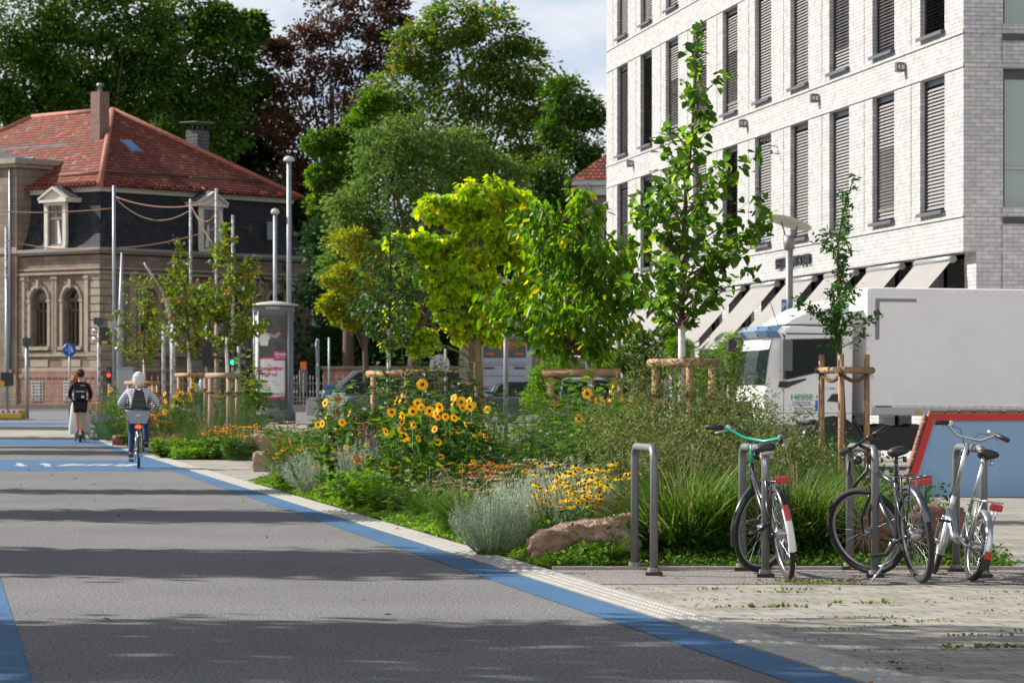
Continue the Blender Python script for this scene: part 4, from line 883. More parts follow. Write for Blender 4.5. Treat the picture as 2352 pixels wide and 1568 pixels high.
def wheel(parent, c, r, Mx=Matrix.Identity(4), tyre=.02, ns=28, spokes=True, rimm='rim_silver', hub=.02):
    ax = (0, 1, 0); m_ = xf(MB().torus(c, r-tyre, tyre, ax, n=56, k=10), Mx); o = m_.build('wheel', 'rubber', parent)
    m_ = MB().torus(c, r-2*tyre-.008, .013, ax, n=56, k=8, flat=.75); xf(m_, Mx).build('rim', rimm, o)
    m_ = MB(); c = Vector(c); m_.tube([c-Vector((0, .05, 0)), c+Vector((0, .05, 0))], hub, 10)
    for k in range(ns):
        a = 2*pi*k/ns; s = .03*(1 if k % 2 else -1); m_.tube([c+Vector((hub*cos(a+.5), s, hub*sin(a+.5))), c+Vector(((r-2*tyre-.015)*cos(a), 0, (r-2*tyre-.015)*sin(a)))], .0016, 4, caps=False)
    xf(m_, Mx).build('spokes', 'rim_silver', o); return o
def fender(parent, c, r, a0, a1, Mx, m, w=.028, stays=True, flap=None):
    """mudguard: arc of curved section; angles from straight up, positive to the rear"""
    m_ = MB(); n = 24; sec = [(-w, -.012), (-w*.75, .004), (0, .012), (w*.75, .004), (w, -.012)]; c = Vector(c); vs = []
    for i in range(n+1):
        t = a0+(a1-a0)*i/n
        for yy, q in sec: vs.append((c.x-sin(t)*(r+q), c.y+yy, c.z+cos(t)*(r+q)))
    m_.add(vs, [(i*5+j, i*5+j+1, (i+1)*5+j+1, (i+1)*5+j) for i in range(n) for j in range(4)], True)
    o = xf(m_, Mx).build('mudguard', m, parent)
    if stays:
        m_ = MB(); t = a0+(a1-a0)*.85
        for s in (-1, 1): m_.tube([(c.x, s*.06, c.z), (c.x-sin(t)*r, s*w, c.z+cos(t)*r)], .0025, 5)
        xf(m_, Mx).build('stay', 'black_metal', o)
    return o
def bicycle(label, loc, heading, lean, steer, S, group='bicycles leaning on the stands', name='bicycle'):
    t = thing(name, label, 'bicycle', loc, 0, group); t.rotation_euler = (lean, 0, heading)
    rw, wb = S.get('rw', .35), S.get('wb', 1.06); fold = S.get('fold'); I = Matrix.Identity(4)
    fm, pm = S['frame'], S.get('fork', S['frame']); V = Vector
    if fold: bb, st, sad, ht, hb, stem = V((.42, 0, .29)), V((.36, 0, .50)), V((.20, 0, .93)), V((.80, 0, .60)), V((.84, 0, .47)), V((.72, 0, 1.05))
    else: bb, st, sad, ht, hb, stem = V((.44, 0, .29)), V((.30, 0, .72)), V((.215, 0, S.get('sad', .98))), V((.84, 0, .84)), V((.89, 0, .68)), V((.815, 0, S.get('stem', 1.0)))
    ra, fa = V((0, 0, rw)), V((wb, 0, rw)); ax = (ht-hb).normalized(); Mx = Matrix.Translation(hb) @ Matrix.Rotation(steer, 4, ax) @ Matrix.Translation(-hb)
    m_ = MB(); tr = .017
    m_.tube([hb-ax*.02, ht+ax*.02], .021, 10); m_.tube([bb, st+(st-bb)*.04], tr, 10)
    if fold:
        m_.tube([hb+ax*.05, V((.72, 0, .40)), V((.62, 0, .31)), V((.50, 0, .285)), bb], [.034, .034, .032, .028, .024], 14)
    elif S.get('step'):
        m_.tube([ht*.6+hb*.4, V((.66, 0, .52)), bb+V((.02, 0, .02))], .02, 10); m_.tube([ht*.95+hb*.05, V((.62, 0, .62)), bb*.45+st*.55], .017, 10)
    else:
        m_.tube([hb+ax*.03, bb], .022, 10); m_.tube([ht-ax*.01, st], .018, 10)
    m_.tube([bb+V((-.03, 0, 0)), bb+V((.03, 0, 0))], .02, 8); m_.tube([bb-V((0, .04, 0)), bb+V((0, .04, 0))], .024, 12)
    for s in (-1, 1):
        m_.tube([ra+V((0, s*.062, 0)), ra+V((.12, s*.055, 0)), bb+V((-.02, s*.025, 0))], .009, 8); m_.tube([ra+V((0, s*.062, 0)), V((st.x*.55, s*.05, (st.z+rw)*.52)), st+V((0, s*.012, -.02))], .007, 8)
    m_.build('frame', fm, t)
    m_ = MB(); cr = hb-ax*.03
    for s in (-1, 1): m_.tube([cr+V((0, s*.012, 0)), cr+V((.012, s*.052, -.03)), V((wb-.03, s*.055, rw+.12)), fa+V((0, s*.055, 0))], [.016, .015, .012, .009], 8)
    m_.tube([cr-V((0, .05, 0)), cr+V((0, .05, 0))], .014, 8); m_.tube([cr, ht+ax*.03], .014, 8); o = xf(m_, Mx).build('fork', pm, t)
    wheel(t, ra, rw, I, S.get('tyre', .02), S.get('ns', 28), hub=.035); wheel(t, fa, rw, Mx, S.get('tyre', .02), S.get('ns', 28))
    # bars
    m_ = MB(); hw = S.get('bw', .29); bm = S.get('bar', 'silver'); k = stem
    m_.tube([ht+ax*.0, k+V((0, 0, -.02))], S.get('sr', .013), 10)
    if S.get('bars') == 'flat':
        m_.tube([k+V((0, 0, -.01)), k+V((.07, 0, .03))], .015, 8); c = k+V((.07, 0, .03)); pts = [c+V((-.05, s_*hw, .03)) if abs(s_) == 1 else c+V((-.01*abs(s_), s_*hw, .015 if s_ else 0)) for s_ in (-1, -.5, -.12, .12, .5, 1)]
    elif S.get('bars') == 'cruiser':
        c = k+V((.03, 0, .0)); pts = [c+V((-.14, -hw, .06)), c+V((-.03, -hw*.75, .07)), c+V((.0, -.1, .015)), c+V((0, .1, .015)), c+V((-.03, hw*.75, .07)), c+V((-.14, hw, .06))]
    else:
        c = k+V((.04, 0, .02)); pts = [c+V((-.09, -hw, .05)), c+V((-.02, -hw*.7, .07)), c+V((.0, -.09, .0)), c+V((0, .09, .0)), c+V((-.02, hw*.7, .07)), c+V((-.09, hw, .05))]
    m_.tube(pts, .0125, 10); o = xf(m_, Mx).build('handlebar', bm, t)
    for s, a, b in ((-1, pts[0], pts[1]), (1, pts[-1], pts[-2])):
        d = (b-a).normalized(); m_ = MB(); m_.tube([a-d*.012, a+d*.13], .019, 10); xf(m_, Mx).build('grip', 'black_plastic', o)
        m_ = MB(); q = a+d*.17; m_.tube([q, q+V((.035, 0, -.02)), q+V((.04, s*.03, -.03))-d*.02, q+V((.03, 0, -.045))-d*.12], [.009, .008, .007, .006], 7); m_.tube([q-d*.015, q+d*.02], .021, 8); xf(m_, Mx).build('brake_lever', 'silver' if S.get('lev') != 'b' else 'black_metal', o)
        m_ = MB(); m_.tube([q+V((.04, 0, -.02)), q+V((.10, -s*.08, -.02)), c+V((.09, -s*.02, -.12)), cr+V((.03, -s*.02, .02))], .003, 5); xf(m_, Mx).build('cable', 'black_plastic', o)
    m_ = MB(); m_.ball((c.x+.06, 0, c.z-.11), .036, 12, 8, (1.1, 1, 1)); xf(m_, Mx).build('headlight', S.get('hl', 'black_metal'), t)
    # seat
    m_ = MB(); m_.tube([st-(st-bb)*.05, sad+V((0, 0, -.03))], .0135, 10); m_.build('seat_post', 'silver' if not S.get('bp') else 'black_metal', t)
    m_ = MB(); sec = [(-.13, .03, .012), (-.12, .075, .028), (-.06, .085, .034), (.0, .062, .03), (.06, .036, .026), (.12, .022, .022), (.15, .014, .01)]; n = 14; vs = []
    for x, w_, h_ in sec:
        for i in range(n): a = 2*pi*i/n; vs.append((sad.x+x, w_*cos(a), sad.z+.012+h_*sin(a)*(1 if sin(a) > 0 else 1.2)+(.014 if x < -.05 else 0)))
    m_.add(vs, [(i*n+j, i*n+(j+1) % n, (i+1)*n+(j+1) % n, (i+1)*n+j) for i in range(len(sec)-1) for j in range(n)]+[tuple(range(n))[::-1], tuple(range((len(sec)-1)*n, len(sec)*n))], True)
    o = m_.build('saddle', 'black_plastic', t)
    m_ = MB(); m_.tube([sad+V((-.09, -.03, -.02)), sad+V((0, -.025, -.035)), sad+V((.1, 0, -.01))], .005, 5); m_.tube([sad+V((-.09, .03, -.02)), sad+V((0, .025, -.035)), sad+V((.1, 0, -.01))], .005, 5)
    if S.get('skirt'): m_.tube([sad+V((-.125, -.05, -.015)), sad+V((-.135, 0, -.012)), sad+V((-.125, .05, -.015))], .014, 6)
    for s in (-1, 1): m_.tube([sad+V((-.09, s*.035, -.06)), sad+V((-.09, s*.035, -.02))], .016, 8)
    m_.build('rails', S.get('skirtm', 'silver'), o)
    # drivetrain
    m_ = MB(); m_.torus(bb+V((0, -.05, 0)), .08 if not fold else .075, .006, (0, 1, 0), n=28, k=6); 
    for k in range(5): a = k*1.2566; m_.tube([bb+V((0, -.05, 0)), bb+V((.08*cos(a), -.05, .08*sin(a)))], .007, 5)
    ca = S.get('crank', -.9)
    for s in (-1, 1): d = V((cos(ca), 0, sin(ca)))*(.17*s); m_.tube([bb+V((0, s*.05, 0)), bb+V((0, s*.07, 0))+d], .010, 7)
    o = m_.build('crank', 'silver', t)
    for s in (-1, 1): d = V((cos(ca), 0, sin(ca)))*(.17*s); m_ = MB(); m_.cbox(bb+V((0, s*.13, 0))+d, (.09, .10, .022)); m_.build('pedal', 'black_plastic', o, bevel=.004)
    m_ = MB(); m_.torus(ra+V((0, -.05, 0)), .035, .005, (0, 1, 0), n=20, k=5)
    for z, e in ((.078, 1), (-.078, -1)): m_.tube([bb+V((0, -.05, z)), ra+V((0, -.05, z*.45))], .004, 5)
    m_.build('chain', 'black_metal', t)
    # mudguards, rack, lights
    fc = S.get('fend')
    if fc:
        fr = fender(t, ra, rw+.018, -.5, S.get('fa', 1.9), I, fc, S.get('fw', .028))
        if S.get('white_tail'):
            fender(t, ra, rw+.021, 1.0, 1.9, I, 'white_plastic', .029, False)['label'] = 'white tail end of the rear mudguard'
            m_ = MB(); a = .95; m_.obox(V((-sin(a)*(rw+.036), 0, rw+cos(a)*(rw+.036))), V((-sin(a+.32)*(rw+.036), 0, rw+cos(a+.32)*(rw+.036))), .045, .02); m_.build('reflector', 'reflector', t, bevel=.006)
        if S.get('ffend', True): fender(t, fa, rw+.018, -.35, 1.95, Mx, fc, S.get('fw', .028))
        if S.get('refl2'):
            a = 1.5; m_ = MB(); m_.obox(V((-(rw+.03), 0, rw-.02)), V((-(rw+.028), 0, rw-.08)), .055, .02); m_.build('reflector', 'reflector', t, bevel=.006)
            m_ = MB(); m_.obox(V((-(rw+.02), 0, rw-.08)), V((-(rw+.01), 0, rw-.16)), .06, .012); m_.build('mud_flap', 'black_plastic', t, bevel=.004)
    if S.get('rack'):
        z = S['rack']; m_ = MB(); x0 = -.36 if not fold else -.26; x1 = .14 if not fold else .2
        for y in (-.055, 0, .055): m_.tube([(x1, y, z), (x0, y, z)], .0055, 6)
        m_.tube([(x0, -.06, z), (x0, .06, z)], .0055, 6); m_.tube([(x1, -.05, z), (x1+.1, 0, z+.0)], .0055, 6)
        for s in (-1, 1):
            m_.tube([ra+V((0, s*.075, .02)), V((x0+.12, s*.062, z))], .0055, 6); m_.tube([ra+V((0, s*.075, .02)), V((-.02, s*.062, z))], .0055, 6)
        m_.tube([(x0+.12, -.062, z-.12), (x0+.12, .062, z-.12)], .004, 5) if 0 else None
        o = m_.build('luggage_rack', S.get('rackm', 'black_metal'), t)
        m_ = MB(); m_.obox(V((x0-.02, -.052, z-.028+S.get('ly', 0))), V((x0-.02, .052, z-.028+S.get('ly', 0))), .03, .052); m_.build('rear_light', S.get('tail', 'reflector'), o, bevel=.012)
        if S.get('clamp'): m_ = MB(); m_.tube([(x1-.05, -.05, z+.01), (x1-.1, -.05, z+.06), (x1-.1, .05, z+.06), (x1-.05, .05, z+.01)], .006, 6); m_.build('spring_clamp', 'black_metal', o)
    if S.get('kick'):
        m_ = MB(); k = S['kick']; m_.tube([bb+V((-.08, .03, -.02)), V(k)*.5+(bb+V((-.08, .03, -.02)))*.5, V(k)], [.012, .010, .009], 8); m_.build('kickstand', 'silver', t)
    return t
HD = R(90)
b1 = bicycle('black city bicycle with a teal handlebar and white tipped mudguard leaning on the second stand', gp(1812, 1331), HD+R(6), R(-9), R(-52),
    dict(frame='black_metal', fork='black_metal', bar='teal', fend='black_metal', white_tail=1, rack=.76, ly=.035, rackm='black_metal', bars='cruiser', bw=.37, step=1, skirt=1, skirtm='beige_skirt', sad=.97, stem=1.03, crank=1.9, lev='s'))
b2 = bicycle('dark grey trekking bicycle with knobbly tyres and its kickstand down, on the third stand', gp(2118, 1338), HD+R(11.5), R(-8), R(40),
    dict(frame='graphite', fork='black_metal', bar='black_metal', fend='graphite', ffend=False, fa=1.25, fw=.032, rack=.79, rackm='black_metal', bars='flat', bw=.31, sad=.95, stem=.99, crank=-.6, tyre=.024, lev='b', bp=1, clamp=1, kick=(.22, .34, .02), skirtm='black_metal'))
b3 = bicycle('silver folding bicycle with small wheels and tall seat post at the rightmost stand', gp(2232, 1334), HD+R(9), R(10), R(-14),
    dict(frame='silver', fork='silver', rw=.255, wb=1.0, fold=1, fend='silver', fa=1.75, refl2=1, rack=.60, rackm='silver', ly=-.01, bars='city', bw=.28, sr=.019, crank=.8, ns=20, hl='black_plastic', tyre=.022))
b4 = bicycle('bicycle parked behind the oak stakes, only handlebar and saddle showing above the shrubs', (4.05, 42, 0), R(168), R(4), R(12),
    dict(frame='teal', fork='black_metal', bar='silver', fend='black_metal', bars='city', bw=.3, sad=.99, stem=1.08, crank=.3))
# locks
m_ = MB(); m_.tube([gp(1758, 1324)+Vector(p) for p in ((-.1, .2, .32), (-.03, -.03, .36), (.04, -.04, .42), (.08, .25, .5), (.0, .5, .44), (-.1, .2, .32))], .014, 8); tag(m_.build('cable_lock', 'black_plastic'), 'black cable lock looped round the second stand and the black bicycle', 'bike lock')
m_ = MB(); m_.tube([gp(1952, 1307)+Vector(p) for p in ((.0, -.0, .9), (.05, -.03, .98), (.14, -.1, .9), (.12, -.15, .78), (.02, -.1, .66), (-.02, -.05, .75), (.0, -.0, .9))], .016, 8); tag(m_.build('chain_lock', 'black_plastic'), 'black folding lock hanging over the top of the third stand', 'bike lock')
# ================================================================ delivery truck
mat('truck_white', (.72, .71, .70), .35, coat=.3, noise=(1.2, .04)); mat('box_white', (.76, .74, .735), .45, noise=(1.3, .05)); mat('trim_grey', (.20, .20, .21), .5); mat('alu_bright', (.36, .37, .38), .45, metal=.5)
mat('visor_blue', (.10, .19, .34), .15, coat=.5); mat('glass_truck', (.008, .016, .015), .08, spec=.12); mat('chassis', (.02, .02, .022), .7); mat('mirror_grey', (.10, .105, .115), .5)
mat('amber_lamp', (.6, .3, .01), .4); mat('logo_green', (.05, .35, .06), .5); mat('logo_blue', (.03, .16, .45), .5); mat('logo_red', (.5, .05, .06), .5); mat('ink', (.06, .06, .07), .6)
TY = 58.4; TX = XP(1786, TY)
trk = thing('delivery_truck', 'white delivery truck with plain box body and blue sun visor behind the flower bed', 'truck', (TX, TY, 0)); trk.rotation_euler = (0, R(-.5), pi+R(7.5))
zt = lambda py: ZP(py, TY)
def tpart(m_, name, m, par=None, bevel=0): return m_.build(name, m, par or trk, bevel=bevel)
W2 = 2.25; zb, zr_ = .80, zt(748)
# cab shell: side outline (x, z) swept across, with rounded front
sec = [(.0, 1), (.32, .985), (.52, .9), (.62, .7)]
def cabring(x_side, bulge):
    return None
prof = [(-1.38, zb), (.02, zb), (.06, zb+.5), (.02, zt(888)), (-.06, zt(800)), (-.12, zr_-.12), (-.22, zr_), (-1.3, zr_+.03), (-1.38, zr_-.08)]
# side skin with window and wheel cut: build as polygons around openings
win = [(-.14, zt(872)), (-.10, zt(866)), (-.20, zt(778)), (-1.02, zt(775)), (-1.08, zt(782)), (-1.09, zt(848)), (-.72, zt(855))]
m_ = MB()
front = [(0, 0), (.20, -.10), (.34, -.35), (.40, -W2/2), (.34, -W2+.35), (.20, -W2+.1), (0, -W2)]   # plan of the bulged front
def fx(z): return np.interp(z, [zb, zb+.5, zt(888), zt(800), zr_-.12, zr_], [.0, .05, .02, -.06, -.12, -.22])
zs = [zb, zb+.5, zt(888), zt(800), zr_-.12, zr_]
vs = []
for z in zs:
    vs.append((-1.38, 0, z))
    for x, y in front: vs.append((fx(z)+x, y, z))
    vs.append((-1.38, -W2, z))
k = len(front)+2
m_.add(vs, [(i*k+j, (i+1)*k+j, (i+1)*k+(j+1) % k, i*k+(j+1) % k) for i in range(len(zs)-1) for j in range(k)]+[tuple(range(k)), tuple((len(zs)-1)*k+j for j in range(k))[::-1]])
cab = tpart(m_, 'cab', 'truck_white', bevel=.03)
m_ = MB(); m_.prism([(x, z) for x, z in win], 'y', .004, .012); tpart(m_, 'window_seal', 'black_plastic', cab)
m_ = MB(); cx = -.6; cz = zt(820); m_.prism([(cx+(x-cx)*.93, cz+(z-cz)*.92) for x, z in win], 'y', .012, .016); tpart(m_, 'side_window', 'glass_truck', cab)
# windscreen follows the bulge
m_ = MB(); z0, z1 = zt(884), zt(758); vs = []
pl = [(.012, .004), (.215, -.095), (.355, -.35), (.415, -W2/2), (.355, -W2+.35), (.215, -W2+.1), (.012, -W2-.004)]
for z in (z0, (z0+z1)/2, z1):
    for x, y in pl: vs.append((fx(z)+x, y, z))
m_.add(vs, [(i*7+j, (i+1)*7+j, (i+1)*7+j+1, i*7+j+1) for i in range(2) for j in range(1, 5)]); tpart(m_, 'windscreen', 'glass_truck', cab)
m_ = MB(); vs = []
for z, e in ((zt(775), .04), (zt(760), .16), (zt(748), .13)):
    for x, y in pl: vs.append((fx(z)+x+e, y, z))
m_.add(vs, [(i*7+j, (i+1)*7+j, (i+1)*7+j+1, i*7+j+1) for i in range(2) for j in range(0, 6)]); tpart(m_, 'sun_visor', 'visor_blue', cab)
m_ = MB()
for j in range(1, 6):
    x, y = pl[j]
    for z, e in ((zt(771), .075), (zt(752), .15)): m_.ball((fx(z)+x+e, y, z), .016, 8, 6)
tpart(m_, 'visor_bolt', 'black_plastic', cab)
m_ = MB(); m_.box(-1.3, -.14, -.01, .012, zt(767), zt(764)); tpart(m_, 'roof_trim', 'black_plastic', cab); m_ = MB(); m_.box(-.14, -.02, -.03, .02, zt(889), zt(875)); m_.prism([(-.14, zt(891)), (.0, zt(889)), (-.01, zt(880)), (-.5, zt(868)), (-.52, zt(871))], 'y', .002, .014); tpart(m_, 'trim', 'black_plastic', cab)
m_ = MB(); m_.box(-.105, -.098, .0, .006, zb+.02, zt(770)); m_.box(-1.12, -1.113, .0, .006, zb+.02, zt(770)); m_.box(-1.38, .0, .0, .006, zb+.22, zb+.228); tpart(m_, 'door_gap', 'ink', cab)
m_ = MB(); m_.prism([(-.95, zt(912)), (-.90, zt(920)), (-1.15, zt(922)), (-1.15, zt(903)), (-1.0, zt(903))], 'y', .004, .02); tpart(m_, 'door_handle', 'black_plastic', cab, bevel=.006)
m_ = MB(); m_.tube([(-.1, .03, zt(772)), (-.02, .12, zt(768)), (-.05, .26, zt(780)), (-.05, .28, zt(800))], .028, 8); m_.tube([(-.05, .28, zt(850)), (-.1, .03, zt(868))], .025, 8); m_.box(-.16, .02, .16, .46, zt(852), zt(780)); tpart(m_, 'mirror', 'mirror_grey', cab, bevel=.04)
m_ = MB(); m_.tube([(.3, -1.9, zt(771)), (.34, -2.35, zt(770)), (.36, -2.6, zt(776))], .03, 8); m_.box(.28, .44, -2.75, -2.42, zt(804), zt(778)); tpart(m_, 'mirror', 'black_plastic', cab, bevel=.03)['label'] = 'black mirror on the far side of the cab'
m_ = MB(); m_.tube([(-.1, -.5, zr_), (.06, -.5, zt(690))], .008, 5); tpart(m_, 'antenna', 'black_plastic', cab)
m_ = MB(); m_.box(-1.38, .34, -W2+.02, -.02, .42, zb-.003); tpart(m_, 'bumper', 'trim_grey', bevel=.05)
m_ = MB(); m_.box(.30, .372, -.62, -.22, .55, .72); tpart(m_, 'headlight', 'lamp_glass')
m_ = MB(); m_.box(.41, .47, -1.75, -.5, zb+.1, zb+.42); tpart(m_, 'grille', 'chassis', cab)
# roof fairing
m_ = MB(); zz = [(-.1, zr_+.02), (-.25, zt(728)), (-.55, zt(705)), (-1.0, zt(688)), (-1.34, zt(678)), (-1.34, zr_+.02)]
vs = [(x, y, z if 0 < i < 5 else z) for y, sc_ in ((-.12, 0), (-.3, 1), (-W2+.3, 1), (-W2+.12, 0)) for i, (x, z) in enumerate(zz)]
vs = []
for y, f_ in ((-.10, .72), (-.32, 1), (-W2+.32, 1), (-W2+.10, .72)):
    for x, z in zz: vs.append((x, y, zr_+.02+(z-zr_-.02)*f_))
n = len(zz); m_.add(vs, [(j*n+i, j*n+(i+1) % n, (j+1)*n+(i+1) % n, (j+1)*n+i) for j in range(3) for i in range(n)]+[tuple(range(n))[::-1], tuple(range(3*n, 4*n))]); tpart(m_, 'roof_fairing', 'truck_white', cab, bevel=.04)
m_ = MB(); m_.box(-.34, -.3, -.5, -.2, zt(732), zt(722)); m_.box(-1.36, -.1, -W2+.1, -.1, zr_+.0, zr_+.03); tpart(m_, 'fairing_lamp', 'black_plastic', cab)
# box body
bt, bb_ = zt(657), zt(952)
m_ = MB(); m_.box(-8.2, -1.62, -2.4, .03, bb_, bt); box = tpart(m_, 'box_body', 'box_white', bevel=.05)
m_ = MB(); m_.box(-8.2, -1.70, .03, .036, bt-.13, bt-.105); m_.box(-1.72, -1.705, .03, .038, bb_+.02, bt-.02); m_.box(-8.2, -1.64, .03, .045, bb_+.18, bb_+.2); tpart(m_, 'edge_profile', 'truck_white', box)
m_ = MB(); m_.box(-8.2, -1.74, .031, .04, bb_+.03, bb_+.15); tpart(m_, 'side_rail', 'alu_bright', box)
m_ = MB(); m_.box(-2.55, -1.78, .031, .036, bt-.26, bt-.2); m_.box(-1.86, -1.78, .0315, .0365, bt-.95, bt-.26); tpart(m_, 'marking_strip', 'trim_grey', box)
m_ = MB(); m_.box(-2.1, -1.8, .031, .037, zt(936), zt(927)); tpart(m_, 'maker_plate', 'ink', box)
m_ = MB()
for k in range(40): m_.ball((-1.9-.16*k, .04, bb_+.165), .009, 6, 4); m_.ball((-1.9-.16*k, .034, bt-.06), .009, 6, 4)
for k in range(12): m_.ball((-1.665, .032, bb_+.2+.17*k), .009, 6, 4)
tpart(m_, 'rivets', 'alu', box)
for x in (-2.6, -4.2, -5.8):
    m_ = MB(); m_.box(x-.06, x+.06, .04, .055, bb_+.05, bb_+.09); tpart(m_, 'marker_light', 'amber_lamp', box, bevel=.004)
# chassis
m_ = MB(); m_.box(-8.0, -.2, -1.6, -.6, .55, .8); m_.box(-3.1, -1.7, -.5, -.08, .35, .78); m_.box(-6.0, -2.6, -.09, -.05, .62, .74); m_.box(-6.0, -2.6, -.09, -.05, .38, .5); m_.box(-3.2, -3.12, -.085, -.045, .3, .85); m_.box(-5.1, -5.02, -.085, -.045, .3, .85)
for x in (-2.0, -2.6): m_.tube([(x, -.12, .62), (x, -.9, .62)], .22, 16)
tpart(m_, 'chassis', 'chassis')
def tw(x, y):
    m_ = MB(); m_.torus((x, y-.13, .42), .29, .13, (0, 1, 0), n=36, k=12, flat=1.0); o = tpart(m_, 'wheel', 'rubber'); m_ = MB(); m_.lathe([(0, .09), (.08, .09), (.10, .03), (.2, -.01), (.22, .04), (.25, .04)], n=20); m_.v = [(x+a, y-.05+c, .42+b) for a, b, c in m_.v]; m_.build('rim', 'alu', o)
for y in (-.0, -1.95): tw(-1.02, y); tw(-6.3, y)
m_ = MB(); m_.torus((-1.02, -.12, .42), .60, .05, (0, 1, 0), n=20, k=6, a0=-pi/2, a1=pi/2, flat=2.6); tpart(m_, 'wheel_arch', 'black_plastic')
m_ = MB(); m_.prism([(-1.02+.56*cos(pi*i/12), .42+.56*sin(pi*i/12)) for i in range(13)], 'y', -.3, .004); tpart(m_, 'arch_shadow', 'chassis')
def tt(s, size, px, py, m, xs=1, name='door_lettering'):
    o = text_obj(name, s, m, size, (0, 0, 0), (0, 0, 0), cab, ext=.001, bold=.0015 if size > .08 else 0, xs=xs)
    o.location = (-(px-1786)/126.6, .008, zt(py)); o.rotation_euler = (R(90), 0, R(180)); return o
tt('HESSE', .15, 1815, 918, 'logo_green', 1.05); tt('HESSE', .15, 1816, 912.5, 'logo_blue', 1.05).scale = (1, .25, 1)
tt('Textilreinigung', .055, 1819, 925, 'logo_blue'); tt('Wäscherei Service', .05, 1818, 931, 'logo_red')
tt('37127 Dransfeld', .05, 1826, 939, 'ink'); tt('0 55 02 / 91 07-0', .05, 1828, 944.5, 'ink'); tt('hesse-waescherei.de', .045, 1820, 950, 'ink')
m_ = MB(); m_.box(-(1879-1786)/126.6, -(1873-1786)/126.6, .004, .008, zt(943), zt(918)); tpart(m_, 'door_sticker', 'logo_blue', cab)
tt('R', .08, 1874, 914, 'logo_red', name='door_emblem')
tt('A. 7,5900', .05, 1895, 893, 'trim_grey')
# ---------------------------------------------------------------- blue skate ramp with red edging
mat('ramp_blue', (.22, .36, .55), .6, noise=(1.5, .07)); mat('ramp_red', (.50, .02, .018), .5); mat('ramp_wood', (.22, .10, .06), .8, noise=(10, .4))
RY = 43.2; g = lambda px, py: (XP(px, RY), ZP(py, RY))
rp_ = thing('skate_ramp', 'light blue ramp element with a red edge behind the parked bicycles', 'ramp', (XP(2078, RY), RY, 0)); rx = rp_.location.x
def rel(pts): return [(x-rx, z) for x, z in pts]
out = rel([g(2078, 1137), g(2134, 951), (11.5, ZP(951, RY)), (11.5, 0)]); m_ = MB(); m_.prism([(out[0][0], .002), out[1], out[2], (out[3][0], .002)], 'y', 0, .2); m_.build('side_panel', 'ramp_blue', rp_)
ins = rel([g(2092, 1137), g(2146, 965), (11.5, ZP(965, RY))])
m_ = MB(); m_.prism([(out[0][0]-.02, .004), (ins[0][0], .004), ins[1], ins[2], (ins[2][0], out[1][1]+.006), (out[1][0]-.004, out[1][1]+.006)], 'y', -.03, -.002); m_.build('red_edge', 'ramp_red', rp_)
m_ = MB(); a, b = Vector((out[0][0]-.03, 0, 0)), Vector((out[1][0]-.03, 0, out[1][1])); n = 11
for i in range(n): p, q = a+(b-a)*(i+.04)/n, a+(b-a)*(i+.96)/n; m_.add([(p.x-.03, -.05, p.z), (p.x, -.05, p.z), (q.x, -.05, q.z), (q.x-.03, -.05, q.z)]+[(p.x-.03, .2, p.z), (p.x, .2, p.z), (q.x, .2, q.z), (q.x-.03, .2, q.z)], [(0, 1, 2, 3), (7, 6, 5, 4), (0, 4, 5, 1), (3, 2, 6, 7), (0, 3, 7, 4)])
x = out[1][0]
while x < 5.5: m_.box(x+.008, x+.19, -.05, .2, out[1][1]+.01, out[1][1]+.05+.01*rng.random()); x += .2
m_.build('coping', 'ramp_wood', rp_)
# ================================================================ street furniture, vehicles, people, far buildings
mat('pole_galv', (.26, .29, .31), .5, metal=.4, noise=(3, .15)); mat('pole_sticker', (.42, .42, .42), .6, noise=(9, (.10, .12, .12), .45, .6)); mat('lamp_disc', (.45, .45, .42), .5); mat('signal_green', (.03, .06, .05), .5)
mat('box_grey', (.36, .37, .36), .6, noise=(2, .1)); mat('sign_blue', (.01, .10, .38), .4); mat('sign_white', (.62, .62, .62), .5); mat('barrier_yellow', (.52, .36, .03), .7, noise=(2, .15)); mat('orange', (.60, .13, .01), .6)
mat('red_lamp', (.8, .02, .01), .4, emit=((1, .03, .01), 3)); mat('green_lamp', (.02, .6, .3), .4, emit=((.02, 1, .45), 2.0)); mat('amber_lamp', (.6, .3, .01), .4)
def pole(label, px, Y, top, w, m='pole_galv', name='pole', cat='pole', group=None, base=None, cap=True, lean=0, topw=None, bot=None):
    X = XP(px, Y); t = thing(name, label, cat, (X, Y, zg(Y) if base is None else base), group=group); h = ZP(top, Y)-t.location.z; r = w*Y/F/2
    m_ = MB(); m_.tube([(0, 0, -.1), (lean*.5, 0, h*.5), (lean, 0, h)], [r, r, r if topw is None else topw*Y/F/2], 12); m_.build('shaft', m, t); return t, h, r
# disc street lamps
def disc_lamp(label, px, Y, py_top, py_disc, hw, w, tilt, az=0):
    t, h, r = pole(label, px, Y, py_top, w, 'galv', 'street_lamp', 'street lamp', 'tilted disc street lamps')
    m_ = MB(); m_.lathe([(0, h), (r*1.45, h), (r*1.45, h-.28), (r, h-.3)], n=16); m_.build('collar', 'galv', t)
    R_ = hw*Y/F; zd = ZP(py_disc, Y)-t.location.z; m_ = MB(); m_.lathe([(0, .035), (R_*.6, .03), (R_, .0), (R_*.98, -.015), (R_*.5, -.045), (0, -.05)], n=36)
    o = m_.build('disc', 'lamp_disc', t); o.location = (0, -.0, zd); o.rotation_euler = (R(-9), tilt, 0)
    m_ = MB()
    for s in (-.12, .12): m_.tube([(s*.3, 0, h-.15), (s*1.4, 0, zd-.04-s*1.4*math.tan(tilt))], .016, 6)
    m_.build('stay', 'galv', t); return t
l1 = disc_lamp('street lamp with a tilted pale disc in front of the restaurant lettering', 1813, 66.7, 541, 510, 54, 17, R(17))
